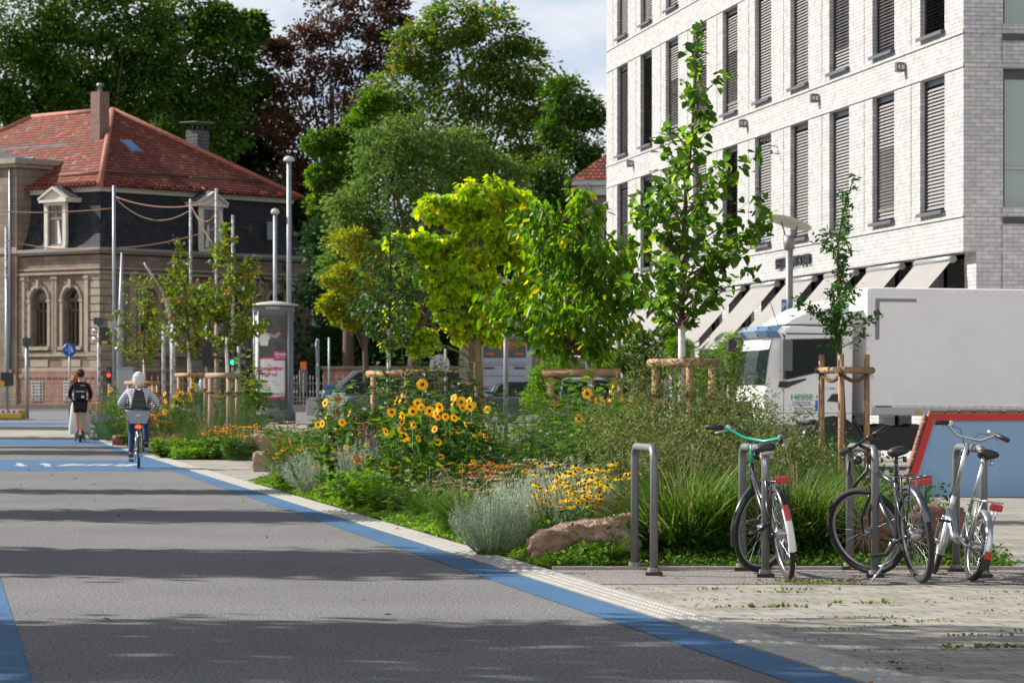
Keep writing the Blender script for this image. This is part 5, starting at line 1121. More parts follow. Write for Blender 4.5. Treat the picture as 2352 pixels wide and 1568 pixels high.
disc_lamp('street lamp with a disc half hidden between pawpaw and tall linden', 1421, 80, 636, 601, 34, 11, R(17)); disc_lamp('street lamp with a disc right of the mossy catalpa trunk', 1162, 88, 725, 645, 30, 11, R(19))
sg = thing('parking_sign', 'blue parking sign with a white P fixed to the lamp in front of the awnings', 'sign', (XP(1800, 66.6), 66.5, ZP(708, 66.5))); m_ = MB(); m_.cbox((0, 0, 0), (.10, .02, .36), R(0)); m_.build('plate', 'sign_blue', sg); m_ = MB(); m_.cbox((0, .004, 0), (.12, .016, .38)); m_.build('rim', 'sign_white', sg)
text_obj('letter', 'P', 'sign_white', .2, (-.045, -.012, -.02), (R(90), 0, 0), sg, ext=.001, xs=.75)
# tall round-topped lamps
for lab, px, Y, top, w in (('tall grey street lamp with a flat cap, the higher of the pair before the villa', 664, 141, 362, 11), ('shorter grey street lamp with a flat cap left of the taller one', 632, 141, 482, 9)):
    t, h, r = pole(lab, px, Y, top+8, w, 'pole_galv', 'street_lamp', 'street lamp', 'pair of capped lamps before the villa'); m_ = MB(); R_ = 13*Y/F if top < 400 else 10*Y/F; m_.lathe([(0, .22), (R_*.7, .18), (R_, .08), (R_, .0), (R_*.5, -.04), (0, -.04)], n=20); o = m_.build('lamp_head', 'lamp_disc', t); o.location = (0, 0, h)
# provisional cable poles with festooned cables
mat('cable_brown', (.26, .15, .09), .8)
cp = [('farthest left temporary cable pole, cut by the picture edge', 15, 130, 522, 8), ('tallest temporary cable pole right of the villa corner', 262, 128, 426, 8), ('temporary cable pole before the slate roof, left of the double dormer', 438, 126, 457, 7), ('temporary cable pole crossing the right dormer', 497, 124, 433, 7), ('temporary cable pole right of the dormer, lowest of the row', 535, 128, 494, 7)]
tops = []
for lab, px, Y, top, w in cp:
    t, h, r = pole(lab, px, Y, top, w, 'pole_sticker' if px != 262 else 'pole_galv', 'cable_pole', 'pole', 'temporary poles carrying cables'); tops.append((px, Y, top))
    m_ = MB()
    for k in range(3): m_.torus((0, 0, h-.9-.05*k), r+.02, .02, (0, 0, 1), n=10, k=5)
    m_.build('cable_wrap', 'cable_brown', t)
def cable(label, a, b, sag, r=.024):
    A, B_ = P(*a), P(*b); m_ = MB(); m_.tube([A+(B_-A)*(k/14)+Vector((0, 0, -sag*4*(k/14)*(1-k/14))) for k in range(15)], r, 5); return tag(m_.build('overhead_cable', 'cable_brown'), label, 'cable', 'cables slung between the temporary poles')
cable('upper cable running left from the tallest pole across the left dormer', (-30, 484, 130), (262, 478, 128), .12); cable('nearly straight cable from the tallest pole to the dormer pole', (262, 451, 128), (497, 460, 124), .35)
cable('deeply sagging cable between the tallest pole and the next pole', (262, 452, 128), (438, 482, 126), .65); cable('small sagging cable loop before the right dormer', (438, 470, 126), (497, 488, 124), .5, .02)
cable('long low cable rising to the right across the cornice', (262, 570, 128), (535, 510, 128), .22); cable('low cable from the left pole to the tallest pole', (15, 552, 130), (262, 570, 128), .2); cable('cable hanging down beside the right dormer', (438, 470, 126), (500, 575, 124), .1, .025)
# other poles
t, h, r = pole('leaning pale tapered mast beside the tallest cable pole', 273, 124, 580, 15, 'pole_galv', topw=5, lean=.12, name='mast'); m_ = MB(); m_.lathe([(0, h*.42+.1), (r*1.2, h*.42+.1), (r*1.25, h*.42-.05)], n=12); m_.build('clamp', 'alu', t)
t = thing('bent_pole', 'thin dark pole bent over to the left before the villa windows', 'pole', (XP(395, 126), 126, .42)); m_ = MB(); m_.tube([P(px, py, 126)-t.location for px, py in ((397, 955), (396, 800), (390, 720), (378, 680), (365, 655), (340, 618), (331, 603))], [.1, .1, .08, .07, .06, .05, .04], 8); m_.build('shaft', 'pole_sticker', t)
pole('grey sticker covered pole between the small tree and the bent pole', 376, 120, 742, 9, 'pole_sticker'); pole('thicker grey pole left of the first stake pair', 398, 117, 745, 12, 'pole_sticker')
t, h, r = pole('pole with a green cap left of the blue round sign', 62, 118, 790, 9); m_ = MB(); m_.cbox((0, 0, h+.08), (.28, .28, .3)); m_.build('cap', 'signal_green', t)
# round blue cycle/pedestrian sign
t, h, r = pole('blue round sign with bicycle and pedestrian symbols on a thin post', 160, 112, 790, 5, 'pole_galv', 'path_sign', 'sign'); zs_ = ZP(803, 112)-t.location.z; R_ = 15.5*112/F
m_ = MB(); m_.lathe([(0, 0), (R_, 0), (R_, .02), (0, .02)], n=32); o = m_.build('disc', 'sign_blue', t); o.location = (0, -.06, zs_); o.rotation_euler = (R(90), 0, 0); m_ = MB(); m_.torus((0, 0, .02), R_-.012, .012, (0, 0, 1), n=32, k=5); m_.build('rim', 'sign_white', o)
m_ = MB(); m_.box(-.008, .008, -R_*.85, R_*.85, .02, .026); m_.torus((-.13, -.03, .022), .038, .007, (0, 0, 1), n=14, k=4); m_.torus((-.045, -.03, .022), .038, .007, (0, 0, 1), n=14, k=4)
m_.obox((-.13, -.03, .024), (-.1, .03, .024), .012, .004); m_.obox((-.1, .03, .024), (-.055, .03, .024), .012, .004); m_.obox((-.055, .03, .024), (-.045, -.03, .024), .012, .004); m_.ball((.07, .09, .022), .022, 8, 4, (1, 1, .2)); m_.box(.05, .09, -.02, .065, .02, .026); m_.box(.05, .066, -.1, -.02, .02, .026); m_.box(.074, .09, -.1, -.02, .02, .026)
m_.ball((.12, .0, .022), .016, 8, 4, (1, 1, .2)); m_.box(.108, .132, -.09, -.015, .02, .026); m_.build('symbol', 'sign_white', o)
# traffic signals
def signal(label, px, Y, box, top, lights, w=7, pm='pole_sticker', post=True, visors=True, ctrl=None):
    """box: (x0, x1, y0, y1) in photo px; lights [(px, py, mat)]"""
    t = thing('traffic_signal', label, 'traffic light', (XP(px, Y), Y, zg(Y)), group=None); L = t.location; q = lambda a, b: P(a, b, Y)-L
    if post: m_ = MB(); m_.tube([(0, .1, -.1), q(px, top)+Vector((0, .1, 0))], w*Y/F/2, 10); m_.build('post', pm, t)
    x0, x1, y0, y1 = box; a, b = q(x0, y1), q(x1, y0); m_ = MB(); m_.box(a.x, b.x, -.14, .12, a.z, b.z); m_.build('housing', 'black_plastic', t, bevel=.02)
    for (lx, ly, lm) in lights:
        c = q(lx, ly); R_ = min((x1-x0)*.36*Y/F, .1)
        m_ = MB(); m_.tube([(c.x, -.145, c.z), (c.x, -.16, c.z)], R_, 14); m_.build('lens', lm, t)
        if visors: m_ = MB(); m_.torus((c.x, -.2, c.z), R_*1.08, .012, (0, 1, 0), n=12, k=4, a0=-pi/2, a1=pi/2, flat=6); m_.build('visor', 'black_plastic', t)
    return t
signal('pedestrian signal showing red behind the cyclist at the cabinet', 251, 112, (245, 257, 842, 880), 842, [(251, 851, 'glass_dark'), (251, 861, 'red_lamp'), (251, 872, 'black_plastic')])
s_ = signal('sticker covered post with a side-on black signal box and green cap', 227, 112, (231, 252, 754, 790), 745, [], w=9)
m_ = MB(); m_.cbox((0, .0, ZP(743, 112)-.252-.0), (.32, .3, .25)); o = m_.build('cap', 'signal_green', s_); o.location = (0, 0, 0); m_ = MB()
for py in (760, 780): m_.tube([(-.02, -.1, ZP(py, 112)-s_.location.z), (-.19, -.12, ZP(py, 112)-s_.location.z)], .09, 10)
m_.build('visor', 'silver', s_); m_ = MB(); m_.cbox((.22, -.16, ZP(786, 112)-s_.location.z), (.2, .02, .09)); m_.build('push_button', 'amber_lamp', s_)
signal('pedestrian signal showing a green figure left of the advertising column', 548, 112, (528, 543, 806, 842), 770, [(535, 816, 'black_plastic'), (535, 832, 'green_lamp')], w=8)
signal('three-lamp black signal right of the green pedestrian signal', 560, 112.5, (553, 567, 790, 842), 790, [(561, 798, 'glass_dark'), (561, 815, 'glass_dark'), (561, 832, 'glass_dark')], post=False)
signal('large black signal backplate between the two left stake frames', 474, 114, (464, 487, 778, 840), 730, [], w=5, pm='pole_galv')
signal('small signal with one red light behind the left young tree', 437, 113, (428, 458, 785, 825), 780, [(437, 797, 'red_lamp')], w=5)
signal('grey control box on a slim post with a yellow button', 497, 112, (489, 500, 781, 822), 745, [(495, 814, 'amber_lamp')], w=10, pm='stake_grey', visors=False)
signal('dark signal heads on the far left pole above the yellow barrier', 15, 116, (2, 30, 855, 886), 640, [(6, 880, 'amber_lamp')], w=8, pm='pole_galv', visors=False)
# cabinets, barriers, small signs
def boxthing(name, label, cat, x0, x1, y0, y1, Y, d, m, extra=None, bevel=.02):
    a, b = P(x0, y1, Y), P(x1, y0, Y); t = thing(name, label, cat, ((a.x+b.x)/2, Y, a.z)); w_, h_ = b.x-a.x, b.z-a.z; m_ = MB(); m_.box(-w_/2, w_/2, 0, d, 0, h_); m_.build('body', m, t, bevel=bevel); return t, w_, h_
t, a, b = boxthing('control_cabinet', 'large light grey control cabinet behind the white haired cyclist', 'cabinet', 270, 305, 846, 940, 113, .5, 'box_grey'); m_ = MB(); m_.box(-a/2-.03, a/2+.03, -.03, .53, b, b+.05); m_.box(-.005, .005, -.008, 0, .1, b-.1); m_.build('lid', 'alu', t)
t, a, b = boxthing('control_cabinet', 'small grey cabinet left of the parked dark car', 'cabinet', 703, 731, 917, 954, 120, .4, 'box_grey'); m_ = MB(); m_.box(-a/2-.02, a/2+.02, -.02, .42, b, b+.04); m_.build('lid', 'alu', t)
t, a, b = boxthing('junction_box', 'white junction box high on the leaning mast', 'box', 249, 268, 737, 757, 122, .25, 'box_grey'); m_ = MB(); m_.box(-.02, .02, -.02, 0, .04, b-.05); m_.build('door_edge', 'alu', t)
t, a, b = boxthing('junction_box', 'white junction box half hidden in the tree left of the column', 'box', 494, 513, 728, 749, 116, .25, 'box_grey'); m_ = MB(); m_.box(-.02, .02, -.02, 0, .04, b-.05); m_.build('door_edge', 'alu', t)
t, a, b = boxthing('pole_footing', 'yellow concrete footing block with a red and white stripe at the far left', 'footing', -25, 49, 941, 962, 116, 1.2, 'barrier_yellow', bevel=.05)
m_ = MB()
for k in range(6): m_.box(-a/2+.05+k*.2, -a/2+.15+k*.2, -.012, -.002, b-.11, b-.02)
m_.build('red_stripe', 'ramp_red', t); m_ = MB(); m_.box(-a/2+.02, a/2-.02, -.006, .002, b-.13, b-.005); m_.build('white_stripe', 'sign_white', t)
t, a, b = boxthing('pole_footing', 'yellow concrete footing block behind the left stake pair', 'footing', 425, 470, 926, 962, 116, 1.0, 'barrier_yellow', bevel=.05); m_ = MB(); m_.tube([(0, -.02, b*.6), (0, -.03, b*.6)], .16, 16); m_.build('round_plate', 'sign_white', t)
t, a, b = boxthing('pole_footing', 'tall yellow container behind the flowers left of the column', 'container', 545, 578, 888, 950, 118, 1.2, 'barrier_yellow', bevel=.05); m_ = MB(); m_.box(-a/2-.02, a/2+.02, -.04, 1.22, b*.55, b*.6); m_.build('band', 'amber_lamp', t)
t, a, b = boxthing('info_stele', 'blue rectangular parking machine before the dark car', 'machine', 748, 770, 884, 960, 112, .3, 'sign_blue'); m_ = MB(); m_.box(-a/2+.02, a/2-.02, -.02, 0, b*.1, b*.7); m_.build('panel', 'sign_white', t)
t, a, b = boxthing('white_poster_board', 'white board with a red heart graphic before the dark car wheel', 'poster board', 763, 790, 902, 957, 111, .05, 'sign_white'); m_ = MB(); hp = [(.16*sin(u)**3*.8, .13*cos(u)-.05*cos(2*u)-.02*cos(3*u)-.01*cos(4*u)) for u in [2*pi*k/24 for k in range(24)]]; m_.prism([(x, b*.7+z) for x, z in hp], 'y', -.012, -.002); m_.prism([(x, b*.2-z*.9) for x, z in hp], 'y', -.012, -.002); m_.build('heart', 'ramp_red', t)
t, h, r = pole('traffic sign seen edge-on on a pale post right of the column', 730, 114, 778, 7, 'pole_galv', 'road_sign', 'sign')
m_ = MB(); m_.tube([(-.06, 0, h-.45), (-.035, 0, h-.45)], .42, 24); m_.cbox((-.05, 0, h-1.15), (.03, .4, .42)); m_.build('plate', 'alu', t)
pole('thin dark pole behind the edge-on sign', 756, 118, 775, 5, 'pole_galv')
t, h, r = pole('road sign seen from behind right of the stake frame of the dark linden', 1023, 112, 800, 6, 'pole_sticker', 'road_sign', 'sign'); m_ = MB(); m_.tube([(-.2, -.03, h-.55), (-.2, -.0, h-.55)], .35, 24); m_.build('plate', 'alu', t)
t, a, b = boxthing('orange_sign', 'orange panel on two thin posts behind the iron fence', 'sign', 690, 704, 831, 849, 160, .1, 'orange'); m_ = MB()
for s in (-1, 1): m_.tube([(s*(a/2+.03), .05, b-.4), (s*(a/2+.03), .05, -2.4)], .03, 6)
m_.box(-a/2, a/2, 0, .08, -1.1, -.01); m_.build('post', 'anthracite_sill', t)
iron_fence(XP(572, 157), XP(1080, 157), 157, 'ornate grey iron railing right of the column behind the parked cars')
# ---------------------------------------------------------------- advertising column
CY = 110.5; acx = XP(628, CY); ac = thing('advertising_column', 'grey glazed advertising column with a pink and white poster', 'advertising column', (acx, CY, zg(CY)), R(-2)); w2 = 52*CY/F; zz_ = lambda py: ZP(py, CY)-zg(CY)
mat('col_grey', (.13, .15, .17), .45); mat('col_base', (.11, .11, .11), .7); mat('poster_dark', (.06, .065, .065), .3, noise=(4, .4)); mat('poster_white', (.62, .60, .62), .35); mat('magenta', (.48, .01, .14), .4); mat('shirt_white', (.55, .53, .49), .5); mat('skin_poster', (.38, .22, .16), .5)
m_ = MB(); m_.lathe([(0, 0), (w2*.98, 0), (w2*.98, zz_(948)), (w2*.9, zz_(944)), (0, zz_(944))], n=40); m_.build('base', 'col_base', ac)
m_ = MB(); m_.lathe([(0, zz_(948)), (w2*.93, zz_(948)), (w2*.93, zz_(940)), (w2*.88, zz_(940)), (w2*.88, zz_(718)), (w2*.93, zz_(716)), (w2*.93, zz_(700)), (0, zz_(700))], n=40); m_.build('body', 'col_grey', ac)
m_ = MB(); m_.lathe([(0, zz_(691)), (w2*.5, zz_(694)), (w2*1.1, zz_(699)), (w2*1.12, zz_(702)), (0, zz_(702))], n=40); m_.build('roof', 'lamp_disc', ac)
def curved(name, a0, a1, z0, z1, rr, m, par=ac, slope=0):
    m_ = MB(); n = 16; vs = []
    for i in range(n+1): a = a0+(a1-a0)*i/n; vs += [(rr*cos(a), rr*sin(a), z0+slope*i/n*.6), (rr*cos(a), rr*sin(a), z1+slope*i/n)]
    m_.add(vs, [(2*i, 2*i+2, 2*i+3, 2*i+1) for i in range(n)], True); return m_.build(name, m, par)
pa, pb = R(-90-35), R(-90+48); r1 = w2*.89
curved('poster', pa, pb, zz_(936), zz_(725), r1, 'poster_dark'); p = curved('poster_sheet', pa, R(-90+40), zz_(913), zz_(824), r1+.006, 'poster_white', slope=.06)
curved('poster_stripe', pa, R(-90+40), zz_(825), zz_(822), r1+.01, 'magenta', slope=.06); curved('poster_stripe', pa, R(-90+40), zz_(916), zz_(912), r1+.01, 'magenta', slope=.04); curved('price_flag', R(-90+6), R(-90+40), zz_(828), zz_(806), r1+.014, 'magenta')
for a in (R(-90-40), R(-90+52), R(-90-62)): m_ = MB(); m_.tube([(w2*.91*cos(a), w2*.91*sin(a), zz_(944)), (w2*.91*cos(a), w2*.91*sin(a), zz_(716))], .035, 6); m_.build('frame_bar', 'alu', ac)
curved('side_poster_glare', R(-90-62), R(-90-44), zz_(930), zz_(725), r1+.003, 'sign_white'); curved('side_poster_glare', R(-90-60), R(-90-50), zz_(925), zz_(850), r1+.008, 'skin_poster')  # white strip paints in the reflection down the column's left side
def ctext(s, size, px, py, m, rr=None, bold=0):
    """each letter stands on the curved glass"""
    rr = rr or r1+.016; a = math.asin(max(-1, min(1, XP(px, CY)/1-acx))/rr) if 0 else math.asin((XP(px, CY)-acx)/rr); cw = size*.56
    o = text_obj('poster_text', s, m, size, (0, 0, 0), (0, 0, 0), ac, ext=.001, bold=bold); me = o.data
    for v in me.vertices: b_ = a+v.co.x/rr; v.co = Vector((rr*sin(b_)*1.0, -rr*cos(b_)-v.co.z, v.co.y+zz_(py)))
    return o
ctext('Kontaktlinse', .185, 598, 850, 'magenta', bold=.006); ctext('verloren?', .185, 598, 864, 'magenta', bold=.006); ctext('Gratis', .17, 636, 817, 'sign_white', r1+.02, .004); ctext('Lieferung', .10, 637, 823, 'sign_white', r1+.02)
ctext('augenwelt24.de', .13, 613, 907, 'ink'); ctext('SCHWARZ', .1, 615, 710, 'sign_white', w2*.935, .003)
m_ = MB(); q = lambda px, py, e=.02: Vector(((r1+e)*sin(math.asin((XP(px, CY)-acx)/(r1+e))), -(r1+e)*cos(math.asin((XP(px, CY)-acx)/(r1+e))), zz_(py)))
m_.add([q(597, 906), q(607, 900), q(612, 904), q(606, 909)], [(3, 2, 1, 0), (0, 1, 2, 3)]); m_.build('poster_logo', 'magenta', ac)
m_ = MB(); m_.add([q(x, y) for x, y in ((598, 781), (602, 770), (612, 764), (622, 767), (627, 778), (622, 781), (620, 794), (603, 794))], [tuple(range(8)), tuple(range(8))[::-1]]); m_.build('pictured_shirt', 'shirt_white', ac)
m_ = MB(); m_.add([q(x, y) for x, y in ((608, 764), (609, 756), (614, 753), (618, 758), (616, 765))], [tuple(range(5)), tuple(range(5))[::-1]]); m_.add([q(x, y, .022) for x, y in ((620, 764), (634, 770), (646, 762), (650, 768), (640, 778), (632, 776), (619, 770))], [tuple(range(7)), tuple(range(7))[::-1]]); m_.build('pictured_skin', 'skin_poster', ac)
# ---------------------------------------------------------------- far buildings
def far_box(name, label, x0, x1, ytop, Y, d, m):
    a, b = XP(x0, Y), XP(x1, Y); h = ZP(ytop, Y)-.42; t = thing(name, label, 'building', (a, Y, .42)); m_ = MB(); m_.box(0, b-a, 0, d, -.1, h); m_.build('wall', m, t); return t, b-a, h
sh, wd_, hh = far_box('gatehouse', 'low stone gatehouse with a grey double door and orange lettering above it', 1058, 1345, 738, 136, 8, 'sandstone')
k = 136/F
m_ = MB(); m_.box(-.2, wd_+.2, -.2, .0, hh-.3, hh); m_.box(-.1, wd_+.1, -.1, 0, hh-.7, hh-.6); m_.box(-.05, .35, -.12, 0, 0, hh-.7); m_.build('cornice', 'sand_trim', sh)
mat('door_grey', (.30, .33, .40), .6, noise=(2, .08)); dx0, dx1 = (1096-1058)*k, (1232-1058)*k; sx = lambda px: (px-1058)*k; sz_ = lambda py: ZP(py, 136)-.42
m_ = MB(); m_.box(sx(1096), sx(1110), -.06, 0, 0, sz_(768)); m_.box(sx(1208), sx(1222), -.06, 0, 0, sz_(768)); m_.box(sx(1110), sx(1208), -.06, 0, sz_(778), sz_(768)); m_.box(sx(1110), sx(1208), -.06, 0, sz_(832), sz_(822)); m_.build('door_frame', 'door_grey', sh)
m_ = MB(); m_.box(sx(1110), sx(1208), -.02, 0, 0, sz_(832)); o = m_.build('door', 'door_grey', sh); m_ = MB()
for i in range(5): m_.box(sx(1110), sx(1208), -.028, -.02, .45*i+.3, .45*i+.32)
m_.box(sx(1158), sx(1159.5), -.028, -.02, 0, sz_(834)); m_.build('board_joint', 'anthracite', o); m_ = MB()
for a, b in ((1111, 1136), (1180, 1206)):
    for py in (845, 928): m_.box(sx(a), sx(b), -.04, -.02, sz_(py)-.04, sz_(py)+.04)
m_.build('hinge', 'anthracite', o)
m_ = MB(); m_.box(sx(1110), sx(1208), -.03, 0, sz_(822), sz_(778)); m_.build('transom_board', 'poster_dark', sh); t = text_obj('sign_lettering', 'Seminarhaus', 'orange', .34, (sx(1131), -.045, sz_(794)), (R(90), 0, 0), sh, ext=.005, bold=.006); t = text_obj('sign_lettering', 'GARTEN', 'orange', .2, (sx(1146), -.045, sz_(804)), (R(90), 0, 0), sh, ext=.005)
m_ = MB(); m_.box(sx(1116), sx(1134), -.04, -.03, sz_(814), sz_(811)); m_.box(sx(1184), sx(1202), -.04, -.03, sz_(814), sz_(811)); m_.build('sign_bar', 'orange', sh)
m_ = MB(); m_.box(sx(1238), sx(1252), -.03, 0, sz_(865), sz_(855)); m_.build('name_plate', 'sign_white', sh)
tb, wd_, hh = far_box('tiled_house', 'sandstone house with orange tiled roof at the edge of the white building', 1338, 1560, 424, 150, 12, 'sandstone')
m_ = MB(); m_.box(-.5, wd_, -.5, 0, hh-.05, hh+.2); m_.box(-.3, wd_, -.3, 0, hh-.5, hh-.051); m_.build('cornice', 'box_grey', tb); m_ = MB(); m_.add([(-.6, -.6, hh+.2), (wd_+.5, -.6, hh+.2), (wd_-2, 5, hh+3.9), (4.2, 5, hh+3.9), (-.6, 12, hh+.2)], [(0, 1, 2, 3), (0, 3, 4)]); m_.build('roof', 'tile_x', tb)
m_ = MB(); m_.tube([(.45, -.35, .3), (.45, -.35, hh-.5), (.2, -.5, hh)], .08, 8); m_.build('downpipe', 'zinc', tb)
m_ = MB(); m_.box(1.0, 2.1, -.03, .0, 6.2, 8.4); m_.build('window', 'glass_dark', tb)
gw = thing('garden_wall', 'dark old garden wall behind the parked cars below the trees', 'wall', (XP(740, 158), 158.6, .42)); m_ = MB(); m_.box(0, XP(1060, 158)-XP(740, 158), 0, .5, 0, 2.1); m_.build('wall', 'sand_red', gw); m_ = MB(); m_.box(-.1, XP(1060, 158)-XP(740, 158), -.08, .58, 2.1, 2.25); m_.build('coping', 'sandstone', gw)
# wooded slope that closes the view behind everything
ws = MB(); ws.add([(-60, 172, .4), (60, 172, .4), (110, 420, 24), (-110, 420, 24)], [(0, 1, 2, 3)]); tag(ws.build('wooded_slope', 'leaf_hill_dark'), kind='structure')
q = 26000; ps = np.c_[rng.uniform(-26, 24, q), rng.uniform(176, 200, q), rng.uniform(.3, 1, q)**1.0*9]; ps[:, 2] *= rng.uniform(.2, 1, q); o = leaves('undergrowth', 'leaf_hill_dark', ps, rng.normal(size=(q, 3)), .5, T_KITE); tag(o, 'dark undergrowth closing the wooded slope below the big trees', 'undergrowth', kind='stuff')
# ---------------------------------------------------------------- cars
mat('car_navy', (.012, .02, .04), .2, coat=1, spec=.8); mat('car_slate', (.045, .06, .08), .22, coat=1, spec=.8, metal=.3); mat('van_grey', (.12, .145, .18), .3, coat=.6); mat('car_grey2', (.14, .15, .15), .25, coat=1)
def car(label, loc, rz, m, L=4.5, Wd=1.8, Ht=1.5, kind='suv', name='parked_car', cat='car', plate=None):
    t = thing(name, label, cat, loc, rz, 'vehicles parked along the street'); h = Ht; bl = .58*h+.08
    low = [(-L/2+.02, .28), (-L/2, .6), (-L/2+.06, bl-.02), (-L/2+.5, bl+.02), (L*.18, bl), (L/2-.45, bl-.12), (L/2-.08, bl-.28), (L/2, .5), (L/2-.05, .25)] if kind != 'van' else [(-L/2, .28), (-L/2, bl), (L*.3, bl), (L/2-.2, bl-.15), (L/2, .6), (L/2-.05, .25)]
    def loft(prof, ws, ins=.06):
        m_ = MB(); n = len(prof); vs = []
        for y, f in ((-ws/2, 0), (-ws/2+ins, 1), (ws/2-ins, 1), (ws/2, 0)):
            cx = 0; cz = np.mean([p[1] for p in prof])
            for x, z in prof: vs.append((x*(1-.012*(1-f)), y, cz+(z-cz)*(1 if f else .88)))
        m_.add(vs, [(j*n+i, j*n+(i+1) % n, (j+1)*n+(i+1) % n, (j+1)*n+i) for j in range(3) for i in range(n)]+[tuple(range(n))[::-1], tuple(range(3*n, 4*n))]); return m_
    body = loft(low, Wd).build('body', m, t, bevel=.05)
    cab_ = [(-L/2+.08, bl-.05), (-L/2+.35, h-.1), (-L/2+.7, h-.01), (0, h), (L*.1, h-.04), (L*.27, bl-.02)] if kind != 'van' else [(-L/2+.02, bl-.05), (-L/2+.12, h-.05), (0, h), (L*.22, h-.04), (L*.38, bl-.02)]
    m_ = MB(); n = len(cab_); vs = []
    for y, f in ((-Wd/2+.05, 0), (-Wd/2+.22, 1), (Wd/2-.22, 1), (Wd/2-.05, 0)):
        for x, z in cab_: vs.append((x, y, z if f else bl-.05+(z-bl+.05)*.02))
    m_.add(vs, [(j*n+i, j*n+(i+1) % n, (j+1)*n+(i+1) % n, (j+1)*n+i) for j in range(3) for i in range(n)]); m_.build('roof', m, t, bevel=.04)
    cx = np.mean([p[0] for p in cab_]); 
    for s in (-1, 1):
        m_ = MB(); q = [(cx+(x-cx)*.86, bl+.0+(z-bl+.05)*.84) for x, z in cab_]
        def sp(x, z): return (x, s*(Wd/2-.05-.17*max(0, min(1, (z-bl+.05)/(h-bl+.05)))+.012), z)
        m_.add([sp(*p) for p in q], [tuple(range(n)) if s < 0 else tuple(range(n))[::-1]]); m_.build('side_window', 'glass_truck', t)
        m_ = MB(); m_.box(L*.2, L*.24, s*(Wd/2)-.0 if s > 0 else -Wd/2-.16, (Wd/2+.16) if s > 0 else -Wd/2, bl, bl+.14); m_.build('wing_mirror', m, t, bevel=.02)
    m_ = MB(); a, b = cab_[0], cab_[1]; m_.add([(a[0]+.03-.04, y, a[1]+.1) for y in (-Wd/2+.18, Wd/2-.18)]+[(b[0]-.04, y, b[1]-.02) for y in (Wd/2-.28, -Wd/2+.28)], [(0, 1, 2, 3), (3, 2, 1, 0)]); m_.build('rear_window', 'glass_truck', t)
    a, b = cab_[-1], cab_[-2]; m_ = MB(); m_.add([(a[0]-.0, y, a[1]+.06) for y in (-Wd/2+.18, Wd/2-.18)]+[(b[0]+.05, y, b[1]) for y in (Wd/2-.28, -Wd/2+.28)], [(0, 1, 2, 3), (3, 2, 1, 0)]); m_.build('windscreen', 'glass_truck', t)
    for sx_ in (-L*.31, L*.31):
        for s in (-1, 1):
            m_ = MB(); m_.torus((sx_, s*(Wd/2-.1), .33), .24, .095, (0, 1, 0), n=24, k=8); o = m_.build('wheel', 'rubber', t); m_ = MB()
            for k_ in range(5): a = k_*1.2566; m_.tube([(sx_, s*(Wd/2-.03), .33), (sx_+.18*cos(a), s*(Wd/2-.02), .33+.18*sin(a))], .025, 5)
            m_.torus((sx_, s*(Wd/2-.03), .33), .18, .02, (0, 1, 0), n=20, k=5); m_.build('rim', 'alu', o)
    for s in (-1, 1):
        m_ = MB(); m_.cbox((L/2-.14, s*(Wd/2-.28), bl-.22), (.22, .34, .14)); m_.build('headlight', 'lamp_glass', t, bevel=.03)
        m_ = MB(); m_.cbox((-L/2+.05, s*(Wd/2-.2), bl-.12), (.14, .36, .14)); m_.build('tail_light', 'reflector', t, bevel=.02)
    m_ = MB(); m_.box(L/2-.04, L/2+.012, -.5, .5, .38, .55); m_.build('grille', 'black_plastic', t)
    m_ = MB(); m_.box(-L/2-.03, -L/2+.1, -Wd/2+.05, Wd/2-.05, .26, .48); m_.build('bumper', 'black_plastic', t, bevel=.02)
    if plate:
        m_ = MB(); m_.box(-L/2-.02, -L/2-.003, -.26, .26, plate[0], plate[0]+.11); o = m_.build('number_plate', 'sign_white', t)
        m_ = MB(); m_.box(-L/2-.024, -L/2-.0195, .2, .26, plate[0], plate[0]+.11); m_.build('plate_band', 'sign_blue', o)
        q = text_obj('plate_text', plate[1], 'ink', .11, (-L/2-.024, .17, plate[0]+.018), (R(90), 0, R(-90)), o, ext=.001, bold=.001)
    return t
car('dark blue-grey hatchback-like SUV behind the sunflowers, whole side showing', (XP(928, 122), 122, .42), pi, 'car_slate', L=4.5, Ht=1.52)
car('black car whose front sticks out left of the dark SUV', (XP(838, 127), 127, .42), pi, 'car_navy', L=4.4, Ht=1.4)
car('grey van with dark rear windows behind the black car', (XP(870, 131), 133, .42), pi, 'van_grey', L=5.0, Wd=1.9, Ht=1.9, kind='van', name='parked_van', cat='van')
car('yellow van roof showing behind the dark linden stake frame', (XP(945, 139), 139, .42), pi, 'barrier_yellow', L=5.2, Wd=1.9, Ht=1.95, kind='van', name='parked_van', cat='van')
car('dark car end with a red tail light right of the catalpa lamp post', (XP(1262, 112), 112, .35), 0, 'car_navy', L=4.5, Ht=1.42)
car('dark car seen from behind with a number plate starting MA', (XP(1352, 94), 95.5, .1), R(90)+R(-2), 'car_navy', L=4.4, Wd=1.85, Ht=1.75, plate=(.62, 'MA'))
car('grey green car half hidden right of the pawpaw stake frame', (XP(1475, 98), 98, .15), R(100), 'car_grey2', L=4.4, Ht=1.6)
